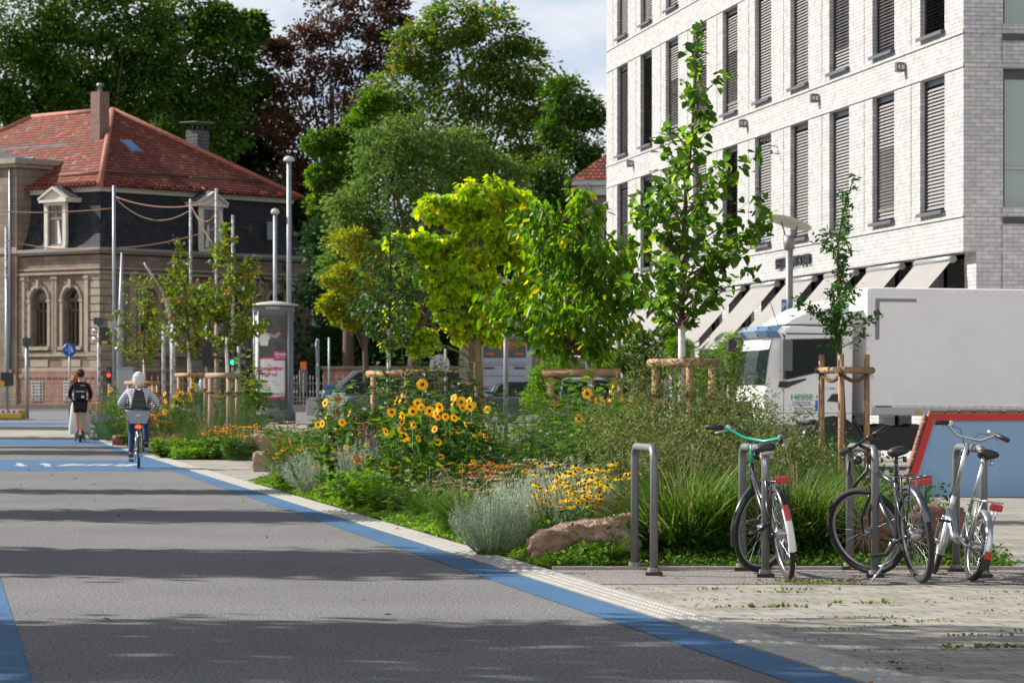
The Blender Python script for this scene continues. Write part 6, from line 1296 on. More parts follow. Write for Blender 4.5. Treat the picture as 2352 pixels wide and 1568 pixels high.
for i, (px, lab) in enumerate(((1053, 'dark wheelie bin with yellow lid, left one beside the dark SUV'), (1074, 'dark wheelie bin with yellow lid, right one beside the catalpa trunk'))):
    t = thing('wheelie_bin', lab, 'bin', (XP(px, 124), 124, .42), 0, 'bins beside the catalpa'); m_ = MB(); m_.add([(-.26, -.3, .05), (.26, -.3, .05), (.26, .3, .05), (-.26, .3, .05), (-.31, -.4, 1.25), (.31, -.4, 1.25), (.31, .36, 1.25), (-.31, .36, 1.25)], [(0, 3, 2, 1), (4, 5, 6, 7), (0, 1, 5, 4), (1, 2, 6, 5), (2, 3, 7, 6), (3, 0, 4, 7)]); m_.build('body', 'black_plastic', t, bevel=.02)
    m_ = MB(); m_.box(-.33, .33, -.43, .4, 1.25, 1.33); m_.build('lid', 'amber_lamp', t, bevel=.03); m_ = MB(); m_.tube([(-.3, .35, .12), (.3, .35, .12)], .11, 12); m_.build('wheel', 'rubber', t)
# ================================================================ people
mat('skin', (.46, .25, .18), .5, noise=(20, .06)); mat('jeans', (.02, .055, .13), .85, noise=(30, .3)); mat('cloth_black', (.012, .012, .014), .85, noise=(10, .3)); mat('hair_white', (.62, .61, .59), .6, noise=(60, .25)); mat('hair_dark', (.025, .015, .01), .6); mat('hair_red', (.36, .09, .02), .6, noise=(30, .3))
mat('leather_navy', (.006, .011, .018), .4, noise=(12, .3)); mat('dress_white', (.50, .52, .50), .8, noise=(25, .08)); mat('shoe_black', (.015, .015, .018), .5); mat('sole_white', (.5, .5, .48), .6); mat('coat_tan', (.36, .26, .13), .8); mat('shirt_blue', (.25, .4, .55), .8); mat('basket_grey', (.30, .32, .34), .6, noise=(80, .35)); mat('teal_plastic', (.0, .22, .16), .4); mat('eye', (.02, .02, .02), .3); mat('lip', (.3, .09, .08), .5)
m = bpy.data.materials.new('striped'); m.use_nodes = True; n, l = nodes(m); b = n['Principled BSDF']; b.inputs['Roughness'].default_value = .85
tc = n.new('ShaderNodeTexCoord'); s = n.new('ShaderNodeSeparateXYZ'); l.new(tc.outputs['Object'], s.inputs[0]); mm = n.new('ShaderNodeMath'); mm.operation = 'MULTIPLY'; mm.inputs[1].default_value = 2*pi/.036; l.new(s.outputs[2], mm.inputs[0])
si = n.new('ShaderNodeMath'); si.operation = 'SINE'; l.new(mm.outputs[0], si.inputs[0]); r = n.new('ShaderNodeValToRGB'); r.color_ramp.elements[0].position = .34; r.color_ramp.elements[1].position = .40; r.color_ramp.elements[0].color = (.03, .035, .11, 1); r.color_ramp.elements[1].color = (.70, .70, .74, 1)
mr = n.new('ShaderNodeMapRange'); mr.inputs[1].default_value = -1; mr.inputs[2].default_value = 1; l.new(si.outputs[0], mr.inputs[0]); l.new(mr.outputs[0], r.inputs[0]); l.new(r.outputs[0], b.inputs['Base Color']); M['striped'] = m
def hand(par, p, d, side, m='skin', curl=1.0):
    """palm, four bent fingers and a thumb closing round something at p; d = finger direction"""
    d = Vector(d).normalized(); up = Vector((0, 0, 1)); sx = d.cross(up).normalized(); m_ = MB(); p = Vector(p)
    m_.tube([p-d*.085, p-d*.04, p], [.024, .036, .034], 8, flat=.5)
    for k, (o, L) in enumerate(((-.028, .07), (-.01, .08), (.01, .075), (.028, .06))):
        a = p+sx*o; m_.tube([a, a+d*L*.45, a+d*L*(.75-.2*curl)-up*L*.4*curl, a+d*L*(1-.75*curl)-up*L*.6*curl], [.0095, .009, .008, .006], 6)
    a = p-d*.045-sx*side*.03; m_.tube([a, a-sx*side*.025+d*.03, a-sx*side*.012+d*.055-up*.03], [.011, .010, .008], 6); return m_.build('hand', m, par)
def person(label, loc, rz, J, wear, hair, hm, lean=None, extra_head=None, body='skin'):
    """J: joints in local space (x forward, y left). One continuous skinned body; garments are children"""
    t = thing('person', label, 'person', loc, rz); V = Vector
    names = ['pelvis', 'waist', 'chest', 'neckb', 'neck', 'head', 'crown', 'shl', 'ell', 'wrl', 'shr', 'elr', 'wrr', 'hpl', 'knl', 'anl', 'tol', 'hpr', 'knr', 'anr', 'tor']
    rad = [.13, .115, .13, .06, .05, .078, .075, .05, .038, .026, .05, .038, .026, .085, .055, .035, .03, .085, .055, .035, .03]
    ed = [(0, 1), (1, 2), (2, 3), (3, 4), (4, 5), (5, 6), (2, 7), (7, 8), (8, 9), (2, 10), (10, 11), (11, 12), (0, 13), (13, 14), (14, 15), (15, 16), (0, 17), (17, 18), (18, 19), (19, 20)]
    skin_mesh('body', [J[k] for k in names], ed, rad, body, t)
    for part, mt, idx, rr in wear:
        ids = [names.index(i) for i in idx]; mp = {a: i for i, a in enumerate(ids)}; ee = [(mp[a], mp[b_]) for a, b_ in ed if a in mp and b_ in mp]
        vs = [V(J[names[i]]) for i in ids]; rs = [rad[i]+rr.get(names[i], rr.get('*', .02)) for i in ids]
        for tail, (a, b_, f, r_) in rr.get('cut', {}).items():     # garment ends part-way along a limb
            vs.append(V(J[a])*(1-f)+V(J[b_])*f); rs.append(r_); ee.append((mp[names.index(a)], len(vs)-1))
        skin_mesh(part, vs, ee, rs, mt, t)
    h, c = V(J['head']), V(J['crown']); f = V(J.get('face', (1, 0, 0))).normalized(); s = V((0, 0, 1)).cross(f).normalized(); hc = (h+c)/2
    m_ = MB(); m_.tube([hc+f*.085-V((0, 0, .012)), hc+f*.112-V((0, 0, .035)), hc+f*.09-V((0, 0, .045))], [.01, .014, .012], 6)
    for k in (-1, 1): m_.ball(hc+s*.085*k-V((0, 0, .02))-f*.005, .022, 8, 6, (.7, .5, 1.3))
    m_.build('face', body, t); m_ = MB()
    for k in (-1, 1): m_.ball(hc+f*.083+s*.033*k+V((0, 0, .005)), .011, 8, 6)
    m_.build('eyes', 'eye', t); m_ = MB(); m_.tube([hc+f*.088-s*.025-V((0, 0, .07)), hc+f*.094-V((0, 0, .072)), hc+f*.088+s*.025-V((0, 0, .07))], .006, 5); m_.build('mouth', 'lip', t)
    m_ = MB(); m_.ball(hc-f*.018+V((0, 0, .03)), .108, 16, 12, (1, .98, 1.02)); 
    if hair == 'bob': m_.ball(hc-f*.03-V((0, 0, .03)), .105, 14, 10, (.95, 1.0, 1.15))
    if hair == 'curly':
        m_.v = []; m_.f = []; m_.m = []; m_.sm = []
        for k in range(60): a = rng.normal(size=3); a /= np.linalg.norm(a); q = hc-f*.05+V(a)*.10-V((0, 0, .03)); m_.ball(q, .045, 7, 5)
    hr = m_.build('hair', hm, t); q = 420; v = rng.normal(size=(q, 3)); v /= np.linalg.norm(v, axis=1, keepdims=True); fr = np.array(f); v = v[(v@fr < .45)]; pos = np.array(hc-f*.018+V((0, 0, .03 if hair == 'short' else .0)))+v*.103*np.array([1, 1, 1.1 if hair == 'short' else 1.3]); d = v*.6+np.array([0, 0, -.9 if hair != 'short' else .2])+rng.normal(0, .25, v.shape)
    leaves('hair_strands', hm, pos, d, .05, T_THIN, hr); return t
# white haired woman riding away
CL = gp(318, 1076.5); CH = R(96)
bk = bicycle('silver city bicycle with a grey rear basket ridden by the white haired woman', CL, CH, 0, R(0), dict(frame='silver', fork='silver', bar='black_metal', fend='black_metal', rack=.80, bars='city', bw=.29, step=1, sad=.92, stem=1.08, crank=-1.2, tail='tail_lit', fw=.02, fa=.9, lev='b'), group='bicycles in use')
m_ = MB(); m_.box(-.002, .002, -.03, .03, 0, .07); 
bs = thing('bicycle_basket', 'grey mesh basket fixed on the rear rack of the ridden bicycle', 'basket', CL, CH); m_ = MB(); zb0, zb1 = .83, 1.06
a, b = [(-.40, -.15), (.0, -.15), (.0, .15), (-.40, .15)], [(-.46, -.225), (.04, -.225), (.04, .225), (-.46, .225)]
vs = [(x, y, zb0) for x, y in a]+[(x, y, zb1) for x, y in b]+[(x*.97, y*.95, zb0+.01) for x, y in a]+[(x*.98, y*.97, zb1) for x, y in b]
m_.add(vs, [(0, 1, 5, 4), (1, 2, 6, 5), (2, 3, 7, 6), (3, 0, 4, 7), (0, 3, 2, 1), (8, 12, 13, 9), (9, 13, 14, 10), (10, 14, 15, 11), (11, 15, 12, 8), (8, 9, 10, 11), (4, 5, 13, 12), (5, 6, 14, 13), (6, 7, 15, 14), (7, 4, 12, 15)]); m_.build('mesh_wall', 'basket_grey', bs)
m_ = MB(); m_.tube([(x, y, zb1) for x, y in b+[b[0]]], .009, 6); m_.build('rim', 'alu', bs); m_ = MB(); m_.cbox((-.447, 0, .98), (.006, .09, .025)); m_.build('tab', 'sign_white', bs)
J = dict(pelvis=(.20, 0, 1.02), waist=(.22, 0, 1.16), chest=(.29, 0, 1.34), neckb=(.34, 0, 1.47), neck=(.36, 0, 1.53), head=(.385, 0, 1.60), crown=(.39, 0, 1.67), shl=(.31, .18, 1.41), ell=(.36, .335, 1.20), wrl=(.62, .30, 1.13), shr=(.31, -.18, 1.41), elr=(.36, -.335, 1.20), wrr=(.62, -.30, 1.13),
         hpl=(.22, .11, .98), knl=(.52, .125, .70), anl=(.40, .14, .28), tol=(.52, .14, .20), hpr=(.22, -.11, .98), knr=(.60, -.125, .86), anr=(.50, -.14, .46), tor=(.62, -.14, .40))
ws_ = person('white haired woman in a striped top cycling away with a small dark backpack', CL, CH, J,
    [('top', 'striped', ['pelvis', 'waist', 'chest', 'shl', 'ell', 'shr', 'elr'], {'*': .028, 'pelvis': .05, 'waist': .05, 'chest': .045, 'cut': {'a': ('ell', 'wrl', .8, .042), 'b': ('elr', 'wrr', .8, .042), 'c': ('chest', 'neckb', .6, .08)}}),
     ('jeans', 'jeans', ['pelvis', 'hpl', 'knl', 'anl', 'hpr', 'knr', 'anr'], {'*': .018, 'pelvis': .035, 'hpl': .03, 'hpr': .03})], 'bob', 'hair_white')
for s in (1, -1):
    hand(ws_, (.72, s*.285, 1.135), (1, -s*.1, -.1), s); A = J['anl' if s > 0 else 'anr']; m_ = MB(); m_.tube([(A[0]-.05, A[1], A[2]-.05), (A[0]+.06, A[1], A[2]-.075), (A[0]+.17, A[1], A[2]-.10)], [.045, .05, .036], 10, flat=.8); o = m_.build('shoe', 'shoe_black', ws_)
    m_ = MB(); m_.obox((A[0]-.09, A[1], A[2]-.09), (A[0]+.19, A[1], A[2]-.145), .085, .022); m_.build('sole', 'sole_white', o)
bp_ = thing('backpack', 'small dark navy leather backpack worn by the cycling woman', 'backpack', CL, CH); m_ = MB()
sec = [(1.09, .15, .055), (1.16, .155, .07), (1.30, .13, .06), (1.40, .10, .04), (1.43, .07, .02)]; vs = []
for z, w_, d_ in sec: x = .10+(z-1.1)*.28; vs += [(x+.05, -w_, z), (x-d_, -w_*.85, z), (x-d_, w_*.85, z), (x+.05, w_, z)]
m_.add(vs, [(4*i+k, 4*i+(k+1) % 4, 4*i+4+(k+1) % 4, 4*i+4+k) for i in range(4) for k in range(4)]+[(3, 2, 1, 0), (16, 17, 18, 19)]); o = m_.build('bag', 'leather_navy', bp_, bevel=.02)
m_ = MB(); m_.cbox((.045, 0, 1.25), (.012, .2, .012)); m_.build('zip', 'ink', o); m_ = MB()
for s in (-1, 1): m_.tube([(.17, s*.04, 1.42), (.24, s*.09, 1.50), (.33, s*.11, 1.50), (.44, s*.13, 1.36), (.30, s*.19, 1.18)], .012, 6)
m_.build('strap', 'leather_navy', bp_); m_ = MB(); m_.torus((.17, 0, 1.44), .045, .007, (1, 0, 0), n=14, k=5); m_.build('loop', 'leather_navy', bp_)
# couple on an electric scooter
SL = gp(184, 1017.5); SH = R(97)
sco = thing('electric_scooter', 'black and teal electric scooter carrying two people away from the viewer', 'scooter', SL, SH)
for x, n_ in ((0, 1), (1.15, 2)): m_ = MB(); m_.torus((x, 0, .12), .09, .032, (0, 1, 0), n=24, k=8); m_.build('wheel', 'rubber', sco)
m_ = MB(); m_.box(.12, .95, -.09, .09, .13, .18); m_.build('deck', 'black_plastic', sco, bevel=.02); m_ = MB(); m_.box(-.13, .14, -.085, .085, .22, .36); m_.obox((-.1, 0, .25), (.2, 0, .15), .1, .05); m_.build('mudguard', 'black_plastic', sco, bevel=.02)
m_ = MB(); m_.box(-.05, .35, -.15, -.095, .06, .22); m_.box(-.05, .35, .095, .15, .06, .22); m_.build('side_cover', 'teal_plastic', sco, bevel=.02); m_ = MB(); m_.tube([(1.1, 0, .15), (1.0, 0, 1.15)], .03, 10); m_.tube([(1.0, -.26, 1.17), (1.0, .26, 1.17)], .015, 8); m_.build('stem', 'black_metal', sco)
m_ = MB(); m_.ball((-.14, 0, .335), .022, 8, 6); m_.build('rear_light', 'tail_lit', sco); m_ = MB(); m_.box(-.136, -.131, -.04, .04, .23, .30); m_.build('number_plate', 'sign_white', sco)
J = dict(pelvis=(.12, 0, 1.10), waist=(.12, 0, 1.24), chest=(.15, 0, 1.48), neckb=(.19, 0, 1.68), neck=(.2, 0, 1.75), head=(.215, -.02, 1.84), crown=(.22, -.02, 1.92), face=(.9, -.35, 0), shl=(.17, .20, 1.62), ell=(.22, .29, 1.36), wrl=(.45, .24, 1.20), shr=(.17, -.20, 1.62), elr=(.22, -.29, 1.36), wrr=(.45, -.24, 1.20),
         hpl=(.12, .10, 1.06), knl=(.12, .085, .66), anl=(.10, .06, .27), tol=(.22, .07, .23), hpr=(.12, -.10, 1.06), knr=(.12, -.085, .66), anr=(.10, -.06, .27), tor=(.22, -.07, .23))
mn = person('dark haired man in black standing on the scooter with a large black backpack', SL, SH, J,
    [('jacket', 'cloth_black', ['pelvis', 'waist', 'chest', 'neckb', 'shl', 'ell', 'shr', 'elr'], {'*': .028, 'neckb': .015, 'waist': .04, 'cut': {'a': ('ell', 'wrl', .95, .04), 'b': ('elr', 'wrr', .95, .04)}}),
     ('shorts', 'cloth_black', ['pelvis', 'hpl', 'hpr'], {'*': .04, 'cut': {'a': ('hpl', 'knl', .62, .10), 'b': ('hpr', 'knr', .62, .10)}})], 'short', 'hair_dark')
for s in (1, -1):
    hand(mn, (.52, s*.23, 1.18), (1, 0, -.1), s); m_ = MB(); m_.tube([(.02, s*.065, .235), (.13, s*.07, .225), (.26, s*.075, .215)], [.042, .045, .035], 10, flat=.8); o = m_.build('shoe', 'shoe_black', mn); m_ = MB(); m_.box(-.03, .29, s*.07-.04, s*.07+.04, .182, .2); m_.build('sole', 'sole_white', o)
b2_ = thing('backpack', 'large square black backpack with pale lettering strips on the scooter rider', 'backpack', SL, SH); m_ = MB(); m_.box(-.14, .05, -.17, .17, 1.20, 1.68); m_.box(-.17, -.14, -.13, .13, 1.22, 1.45); m_.build('bag', 'cloth_black', b2_, bevel=.05)
m_ = MB(); m_.cbox((-.175, 0, 1.415), (.006, .26, .022)); m_.cbox((-.145, -.04, 1.58), (.006, .06, .014)); m_.cbox((-.145, -.1, 1.58), (.006, .05, .018)); m_.cbox((-.175, -.075, 1.27), (.006, .08, .06)); m_.build('badge', 'sign_white', b2_); m_ = MB()
for s in (-1, 1): m_.tube([(.03, s*.12, 1.62), (.14, s*.14, 1.70), (.27, s*.14, 1.60), (.27, s*.15, 1.35), (.05, s*.17, 1.25)], .018, 6)
m_.build('strap', 'cloth_black', b2_)
J = dict(pelvis=(.62, .03, 1.06), waist=(.62, .03, 1.2), chest=(.63, .05, 1.42), neckb=(.65, .09, 1.58), neck=(.66, .11, 1.64), head=(.67, .15, 1.72), crown=(.67, .16, 1.79), shl=(.62, .22, 1.52), ell=(.56, .36, 1.28), wrl=(.80, .28, 1.18), shr=(.64, -.13, 1.52), elr=(.58, -.33, 1.30), wrr=(.82, -.26, 1.18),
         hpl=(.62, .12, 1.0), knl=(.64, .11, .6), anl=(.60, .12, .26), tol=(.72, .13, .21), hpr=(.62, -.06, 1.0), knr=(.64, -.08, .6), anr=(.60, -.1, .26), tor=(.72, -.1, .21))
wm = person('red haired woman in a long white dress riding in front of the man', SL, SH, J, [('bodice', 'dress_white', ['pelvis', 'waist', 'chest', 'shl', 'shr'], {'*': .03, 'cut': {'a': ('shl', 'ell', .4, .06), 'b': ('shr', 'elr', .4, .06)}})], 'curly', 'hair_red')
m_ = MB(); n_ = 32; vs = []
for z, rr in ((1.16, .16), (1.0, .20), (.7, .235), (.45, .26), (.27, .25)):
    for k in range(n_): a = 2*pi*k/n_; e = 1+.06*sin(7*a)*(1.16-z); vs.append((.62+rr*.8*e*cos(a), .03+rr*1.15*e*sin(a), z+.04*sin(2*a+1)*(z < .3)))
m_.add(vs, [(i*n_+k, i*n_+(k+1) % n_, (i+1)*n_+(k+1) % n_, (i+1)*n_+k) for i in range(4) for k in range(n_)], True); m_.build('skirt', 'dress_white', wm)
for s in (1, -1): hand(wm, (.88, s*.26, 1.17), (1, 0, 0), s); m_ = MB(); m_.tube([(.52, s*.11+.01, .225), (.62, s*.12+.01, .215), (.75, s*.12+.01, .205)], [.036, .042, .032], 8, flat=.8); m_.build('shoe', 'sole_white', wm)
# pedestrians across the street
def standing(h=1.7, dx=0):
    k = h/1.75; q = lambda *a: tuple(v*k for v in a)
    return dict(pelvis=q(0, 0, .95), waist=q(0, 0, 1.1), chest=q(.01, 0, 1.32), neckb=q(.01, 0, 1.48), neck=q(.02, 0, 1.53), head=q(.03, 0, 1.6), crown=q(.03, 0, 1.67), shl=q(0, .18, 1.42), ell=q(.02, .24, 1.15), wrl=q(.2, .18, 1.05), shr=q(0, -.18, 1.42), elr=q(.02, -.24, 1.15), wrr=q(.16, -.2, .98), hpl=q(0, .09, .92), knl=q(.02, .1, .5), anl=q(0, .1, .08), tol=q(.12, .11, .04), hpr=q(0, -.09, .92), knr=q(.04, -.1, .5), anr=q(-.04, -.1, .08), tor=q(.08, -.11, .04))
p1 = person('dark haired pedestrian in a tan coat standing behind the left stake frame', (XP(450, 110), 110, zg(110)), R(200), standing(1.62), [('coat', 'coat_tan', ['pelvis', 'waist', 'chest', 'neckb', 'shl', 'ell', 'shr', 'elr'], {'*': .035, 'pelvis': .06, 'neckb': .01, 'cut': {'a': ('ell', 'wrl', .9, .045), 'b': ('elr', 'wrr', .9, .045)}}), ('trousers', 'cloth_black', ['pelvis', 'hpl', 'knl', 'anl', 'hpr', 'knr', 'anr'], {'*': .025})], 'bob', 'hair_dark')
p2 = person('pedestrian in a light blue shirt behind the one in the tan coat', (XP(463, 114), 114, zg(114)), R(190), standing(1.72), [('shirt', 'shirt_blue', ['pelvis', 'waist', 'chest', 'neckb', 'shl', 'ell', 'shr', 'elr'], {'*': .03, 'neckb': .01}), ('trousers', 'jeans', ['pelvis', 'hpl', 'knl', 'anl', 'hpr', 'knr', 'anr'], {'*': .025})], 'short', 'hair_dark')
for p_ in (p1, p2):
    for s in (1, -1): hand(p_, (.22, s*.19, 1.0), (.8, 0, -.6), s); m_ = MB(); m_.tube([(-.06, s*.1, .05), (.05, s*.1, .05), (.17, s*.11, .04)], [.04, .045, .035], 8); m_.build('shoe', 'shoe_black', p_)
# ================================================================ the flower beds
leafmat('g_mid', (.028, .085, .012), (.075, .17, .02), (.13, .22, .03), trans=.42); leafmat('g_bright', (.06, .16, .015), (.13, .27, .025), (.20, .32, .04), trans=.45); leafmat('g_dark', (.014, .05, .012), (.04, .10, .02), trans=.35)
leafmat('g_grass', (.03, .09, .012), (.09, .19, .03), (.25, .24, .09), trans=.4, third=.85); leafmat('g_blue', (.035, .10, .05), (.08, .17, .08), trans=.3); leafmat('g_olive', (.035, .075, .018), (.17, .22, .07), (.32, .29, .12), trans=.35, third=.9, rough=.7, spec=.1); leafmat('silver_leaf', (.32, .40, .30), (.52, .58, .46), trans=.2, rough=.6)
leafmat('straw', (.30, .25, .13), (.48, .41, .24), trans=.3); leafmat('pink_haze', (.20, .10, .09), (.32, .18, .15), trans=.3); leafmat('lilac', (.18, .10, .35), (.30, .18, .5), trans=.3)
leafmat('petal_yellow', (.80, .47, .01), (.92, .66, .03), trans=.35, rough=.5, spec=.2); leafmat('petal_orange', (.75, .22, .008), (.85, .36, .012), trans=.3, rough=.5, spec=.2); leafmat('petal_red', (.35, .05, .01), (.55, .14, .015), trans=.3); leafmat('petal_purple', (.25, .04, .28), (.42, .10, .45), trans=.3)
mat('cone_black', (.02, .008, .004), .9); mat('cone_brown', (.06, .03, .008), .9, noise=(90, .6)); mat('stem_green', (.06, .12, .03), .7); mat('stem_brown', (.15, .08, .04), .8, noise=(30, .3)); mat('boulder', (.36, .25, .18), .9, noise=(2.2, (.22, .13, .09), .42, .62), bump=1.0, bscale=14); mat('boulder_red', (.24, .12, .07), .9, noise=(2.2, (.15, .07, .05), .4, .6), bump=1.0, bscale=8)
T_BLADE = (np.array([(.018, 0, 0), (.017, .4, .02), (.010, .75, -.05), (0, 1, -.16), (-.010, .75, -.05), (-.017, .4, .02), (-.018, 0, 0)], float), [(0, 1, 5, 6), (1, 2, 4, 5), (2, 3, 4)])
T_PETAL = (np.array([(.05, 0, 0), (.15, .5, .03), (.09, .92, -.04), (-.09, .92, -.04), (-.15, .5, .03), (-.05, 0, 0)], float), [(0, 1, 4, 5), (1, 2, 3, 4)])
T_LEAFLET = (np.array([(0, 0, 0), (.11, .45, .02), (0, 1, -.06), (-.11, .45, .02)], float), [(0, 1, 2, 3)])
T_FINE = (np.array([(.03, 0, 0), (0, 1, -.02), (-.03, 0, 0)], float), [(0, 1, 2)])
def flowerset(par, name, C, Nn, rad, npet, pm, cm, droop=.0, cone=.32, ch=.5, rows=1):
    """every flower head is a part of its plant, its dark centre a sub-part"""
    C = np.asarray(C, float); Nn = np.asarray(Nn, float); Nn /= np.linalg.norm(Nn, axis=1, keepdims=True); proto_ = []
    for i, (c, n_) in enumerate(zip(C, Nn)):
        if i < 4:
            r_ = rad; ps = []; ds = []; sz = []
            for q in range(rows):
                for k in range(npet):
                    t = 2*pi*(k+.5*q)/npet+rng.normal(0, .06); rd = np.array([cos(t), sin(t), 0]); ps.append(rd*r_*cone*.7-np.array([0, 0, .003*q])); ds.append(rd-np.array([0, 0, 1])*(droop+rng.normal(0, .12)-.15*q)); sz.append(r_*(1-cone*.7)*rng.uniform(.88, 1.08))
            o = leaves(name, pm, ps, ds, np.array(sz), T_PETAL, par, nrm=np.tile([0, 0, 1.0], (len(ps), 1))); m_ = MB(); m_.ball((0, 0, .004), rad*cone, 8, 6, (1, 1, ch)); m_.build('flower_centre', cm, o); proto_.append(o)
        else:
            src = proto_[i % 4]; o = src.copy(); col.objects.link(o); o.parent = par; cc = src.children[0].copy(); col.objects.link(cc); cc.parent = o
        o.location = tuple(c); o.rotation_mode = 'QUATERNION'; o.rotation_quaternion = Vector(n_).to_track_quat('Z', 'Y'); s_ = rng.uniform(.8, 1.12); o.scale = (s_, s_, s_)
def T(name, label, cat): return thing(name, label, cat)
def p_sunflower(seed, h=1.35, nh=3, broad=1):
    g = np.random.default_rng(seed); t = T('sunflower', 'x', 'sunflower'); m_ = MB(); C = []; N_ = []; ps = []; ds = []; sz = []
    for k in range(nh):
        hh = h*(1 if k == 0 else g.uniform(.62, .97)); bx, by = g.normal(0, .05 if k == 0 else .16, 2); top = np.array([bx*1.6, by*1.3, hh]); base = np.array([bx*.3, by*.3, 0]); mid = (base+top)/2+np.array([g.normal(0, .03), g.normal(0, .03), 0])
        m_.tube([base, mid, top], [.010, .009, .006], 5); n_ = np.array([g.normal(-.25, .55), -1+g.normal(0, .35), g.uniform(.1, .7)]); C.append(top+n_/np.linalg.norm(n_)*.02); N_.append(n_)
        for j in range(int(hh*19)):
            u = g.uniform(.12, .95); p = base*(1-u)+top*u; a = g.random()*6.28; ps.append(p); ds.append((cos(a), sin(a), g.uniform(-.3, .35))); sz.append(.2*broad*(1.1-.6*u)*g.uniform(.7, 1.1))
    m_.build('stem', 'stem_green', t); leaves('foliage', 'g_mid', ps, ds, sz, T_HEART if broad > .9 else T_OVATE, t); flowerset(t, 'flower', C, N_, .068, 18, 'petal_yellow', 'cone_brown', droop=.05, cone=.32, ch=.4, rows=2); return t
def p_susan(seed, pm='petal_orange', R0=.28, h=.6, nf=30, leafm='g_mid', fr=.044, droop=.28):
    g = np.random.default_rng(seed); t = T('coneflower_clump', 'x', 'coneflowers'); m_ = MB(); C = []; ps = []; ds = []; sz = []
    for k in range(nf):
        a = g.random()*6.28; rr = R0*sqrt(g.random()); top = np.array([cos(a)*rr, sin(a)*rr, h*g.uniform(.68, 1.05)]); base = top*np.array([.35, .35, 0]); m_.tube([base, (base+top)/2*np.array([.92, .92, 1]), top], .0028, 4, caps=False); C.append(top)
        for j in range(7): u = g.uniform(.05, .75); ps.append(base*(1-u)+top*u); a2 = g.random()*6.28; ds.append((cos(a2), sin(a2), g.uniform(.0, .9))); sz.append(g.uniform(.05, .1))
    m_.build('stem', 'stem_green', t); leaves('foliage', leafm, ps, ds, sz, T_LONG, t); N_ = np.c_[g.normal(-.1, .25, nf), g.normal(-.25, .25, nf), np.ones(nf)]; flowerset(t, 'flower', C, N_, fr, 11, pm, 'cone_black', droop=droop, cone=.26, ch=.9); return t
def p_bush(name, cat, seed, R0, h, nst, per, lm, size, tm, stem='stem_green', up=1.4, spread=.05, sr=.004, bare=.2, lean=0, top=1.0, extra=None):
    """many upright shoots fanning out, leaves all along them"""
    g = np.random.default_rng(seed); t = T(name, 'x', cat); m_ = MB(); ps = []; ds = []; sz = []
    for k in range(nst):
        a = g.random()*6.28; rr = R0*sqrt(g.random()); hh = h*(1-.35*(rr/R0)**2)*(g.uniform(.45, top+.1) if name == 'sea_buckthorn' else g.uniform(.72, top)); tp = np.array([cos(a)*rr+lean, sin(a)*rr, hh]); b_ = np.array([cos(a)*rr*.3, sin(a)*rr*.3, 0]); md = b_*.35+tp*.65; md[2] = hh*.55
        m_.tube([b_, md, tp], [sr, sr*.7, sr*.3], 4, caps=False)
        u = bare+(1-bare)*g.random(per)**.85; u = u[:, None]; p = np.where(u < .55, b_+(md-b_)*(u/.55), md+(tp-md)*((u-.55)/.45))+g.normal(0, spread*.3, (per, 3)); ps.append(p)
        ax = (tp-md)/np.linalg.norm(tp-md); d = g.normal(size=(per, 3)); d -= ax*(d@ax)[:, None]; d /= np.linalg.norm(d, axis=1, keepdims=True); ds.append(d+ax*up*.6); sz.append(size*g.uniform(.6, 1.15, per))
    m_.build('stem', stem, t); leaves('foliage', lm, np.concatenate(ps), np.concatenate(ds), np.concatenate(sz), tm, t)
    if extra: extra(t, g)
    return t
def p_grass(seed, R0, h, n, lm='g_mid', arch=.7, plume=0, name='grass_tuft'):
    g = np.random.default_rng(seed); t = T(name, 'x', 'grass tuft'); a = g.random(n)*6.28; rr = R0*g.random(n); ps = np.c_[np.cos(a)*rr*.3, np.sin(a)*rr*.3, np.zeros(n)]; el = g.uniform(.5, 3.0, n); ds = np.c_[np.cos(a), np.sin(a), el]; tm = (T_BLADE[0]*np.array([.38, 1, 2.2*arch]), T_BLADE[1])
    nr = np.c_[-np.cos(a)*el, -np.sin(a)*el, np.ones(n)]+g.normal(0, .2, (n, 3)); leaves('blades', lm, ps, ds, h*g.uniform(.6, 1.15, n), tm, t, nrm=nr)
    if plume:
        a = g.random(plume)*6.28; rr = R0*g.uniform(.4, 1.1, plume); m_ = MB(); P2 = []; D2 = []
        for k in range(plume):
            tp = np.array([cos(a[k])*rr[k], sin(a[k])*rr[k], h*g.uniform(.85, 1.25)]); m_.tube([(0, 0, 0), tp*np.array([.4, .4, .7]), tp], .0015, 3, caps=False)
            for j in range(14): P2.append(tp+np.array([cos(a[k])*.006*j, sin(a[k])*.006*j, -.003*j+.0])); D2.append(np.array([cos(a[k]), sin(a[k]), -.3])+g.normal(0, .5, 3))
        m_.build('stalk', 'straw', t); leaves('plume', 'straw', P2, D2, .035, T_FINE, t)
    return t
def p_yarrow(seed, R0=.22, h=.55, nf=7):
    g = np.random.default_rng(seed); t = T('yarrow_clump', 'x', 'yarrow'); m_ = MB(); ps = []; ds = []
    for k in range(nf):
        a = g.random()*6.28; rr = R0*sqrt(g.random()); tp = Vector((cos(a)*rr, sin(a)*rr, h*g.uniform(.7, 1.05))); m_.tube([(tp.x*.3, tp.y*.3, 0), tp], .003, 4, caps=False)
        d_ = MB()
        for j in range(16): b_ = g.random()*6.28; q = .045*sqrt(g.random()); d_.ball(tp+Vector((cos(b_)*q, sin(b_)*q, g.normal(0, .003))), .011, 5, 4)
        d_.build('flower_head', 'straw', t)
        for j in range(9): u = g.random()*.8; ps.append(tuple(Vector((tp.x*.3, tp.y*.3, 0)).lerp(tp, u))); a2 = g.random()*6.28; ds.append((cos(a2), sin(a2), .6))
    m_.build('stem', 'stem_green', t); leaves('foliage', 'g_blue', ps, ds, .08, T_THIN, t); return t
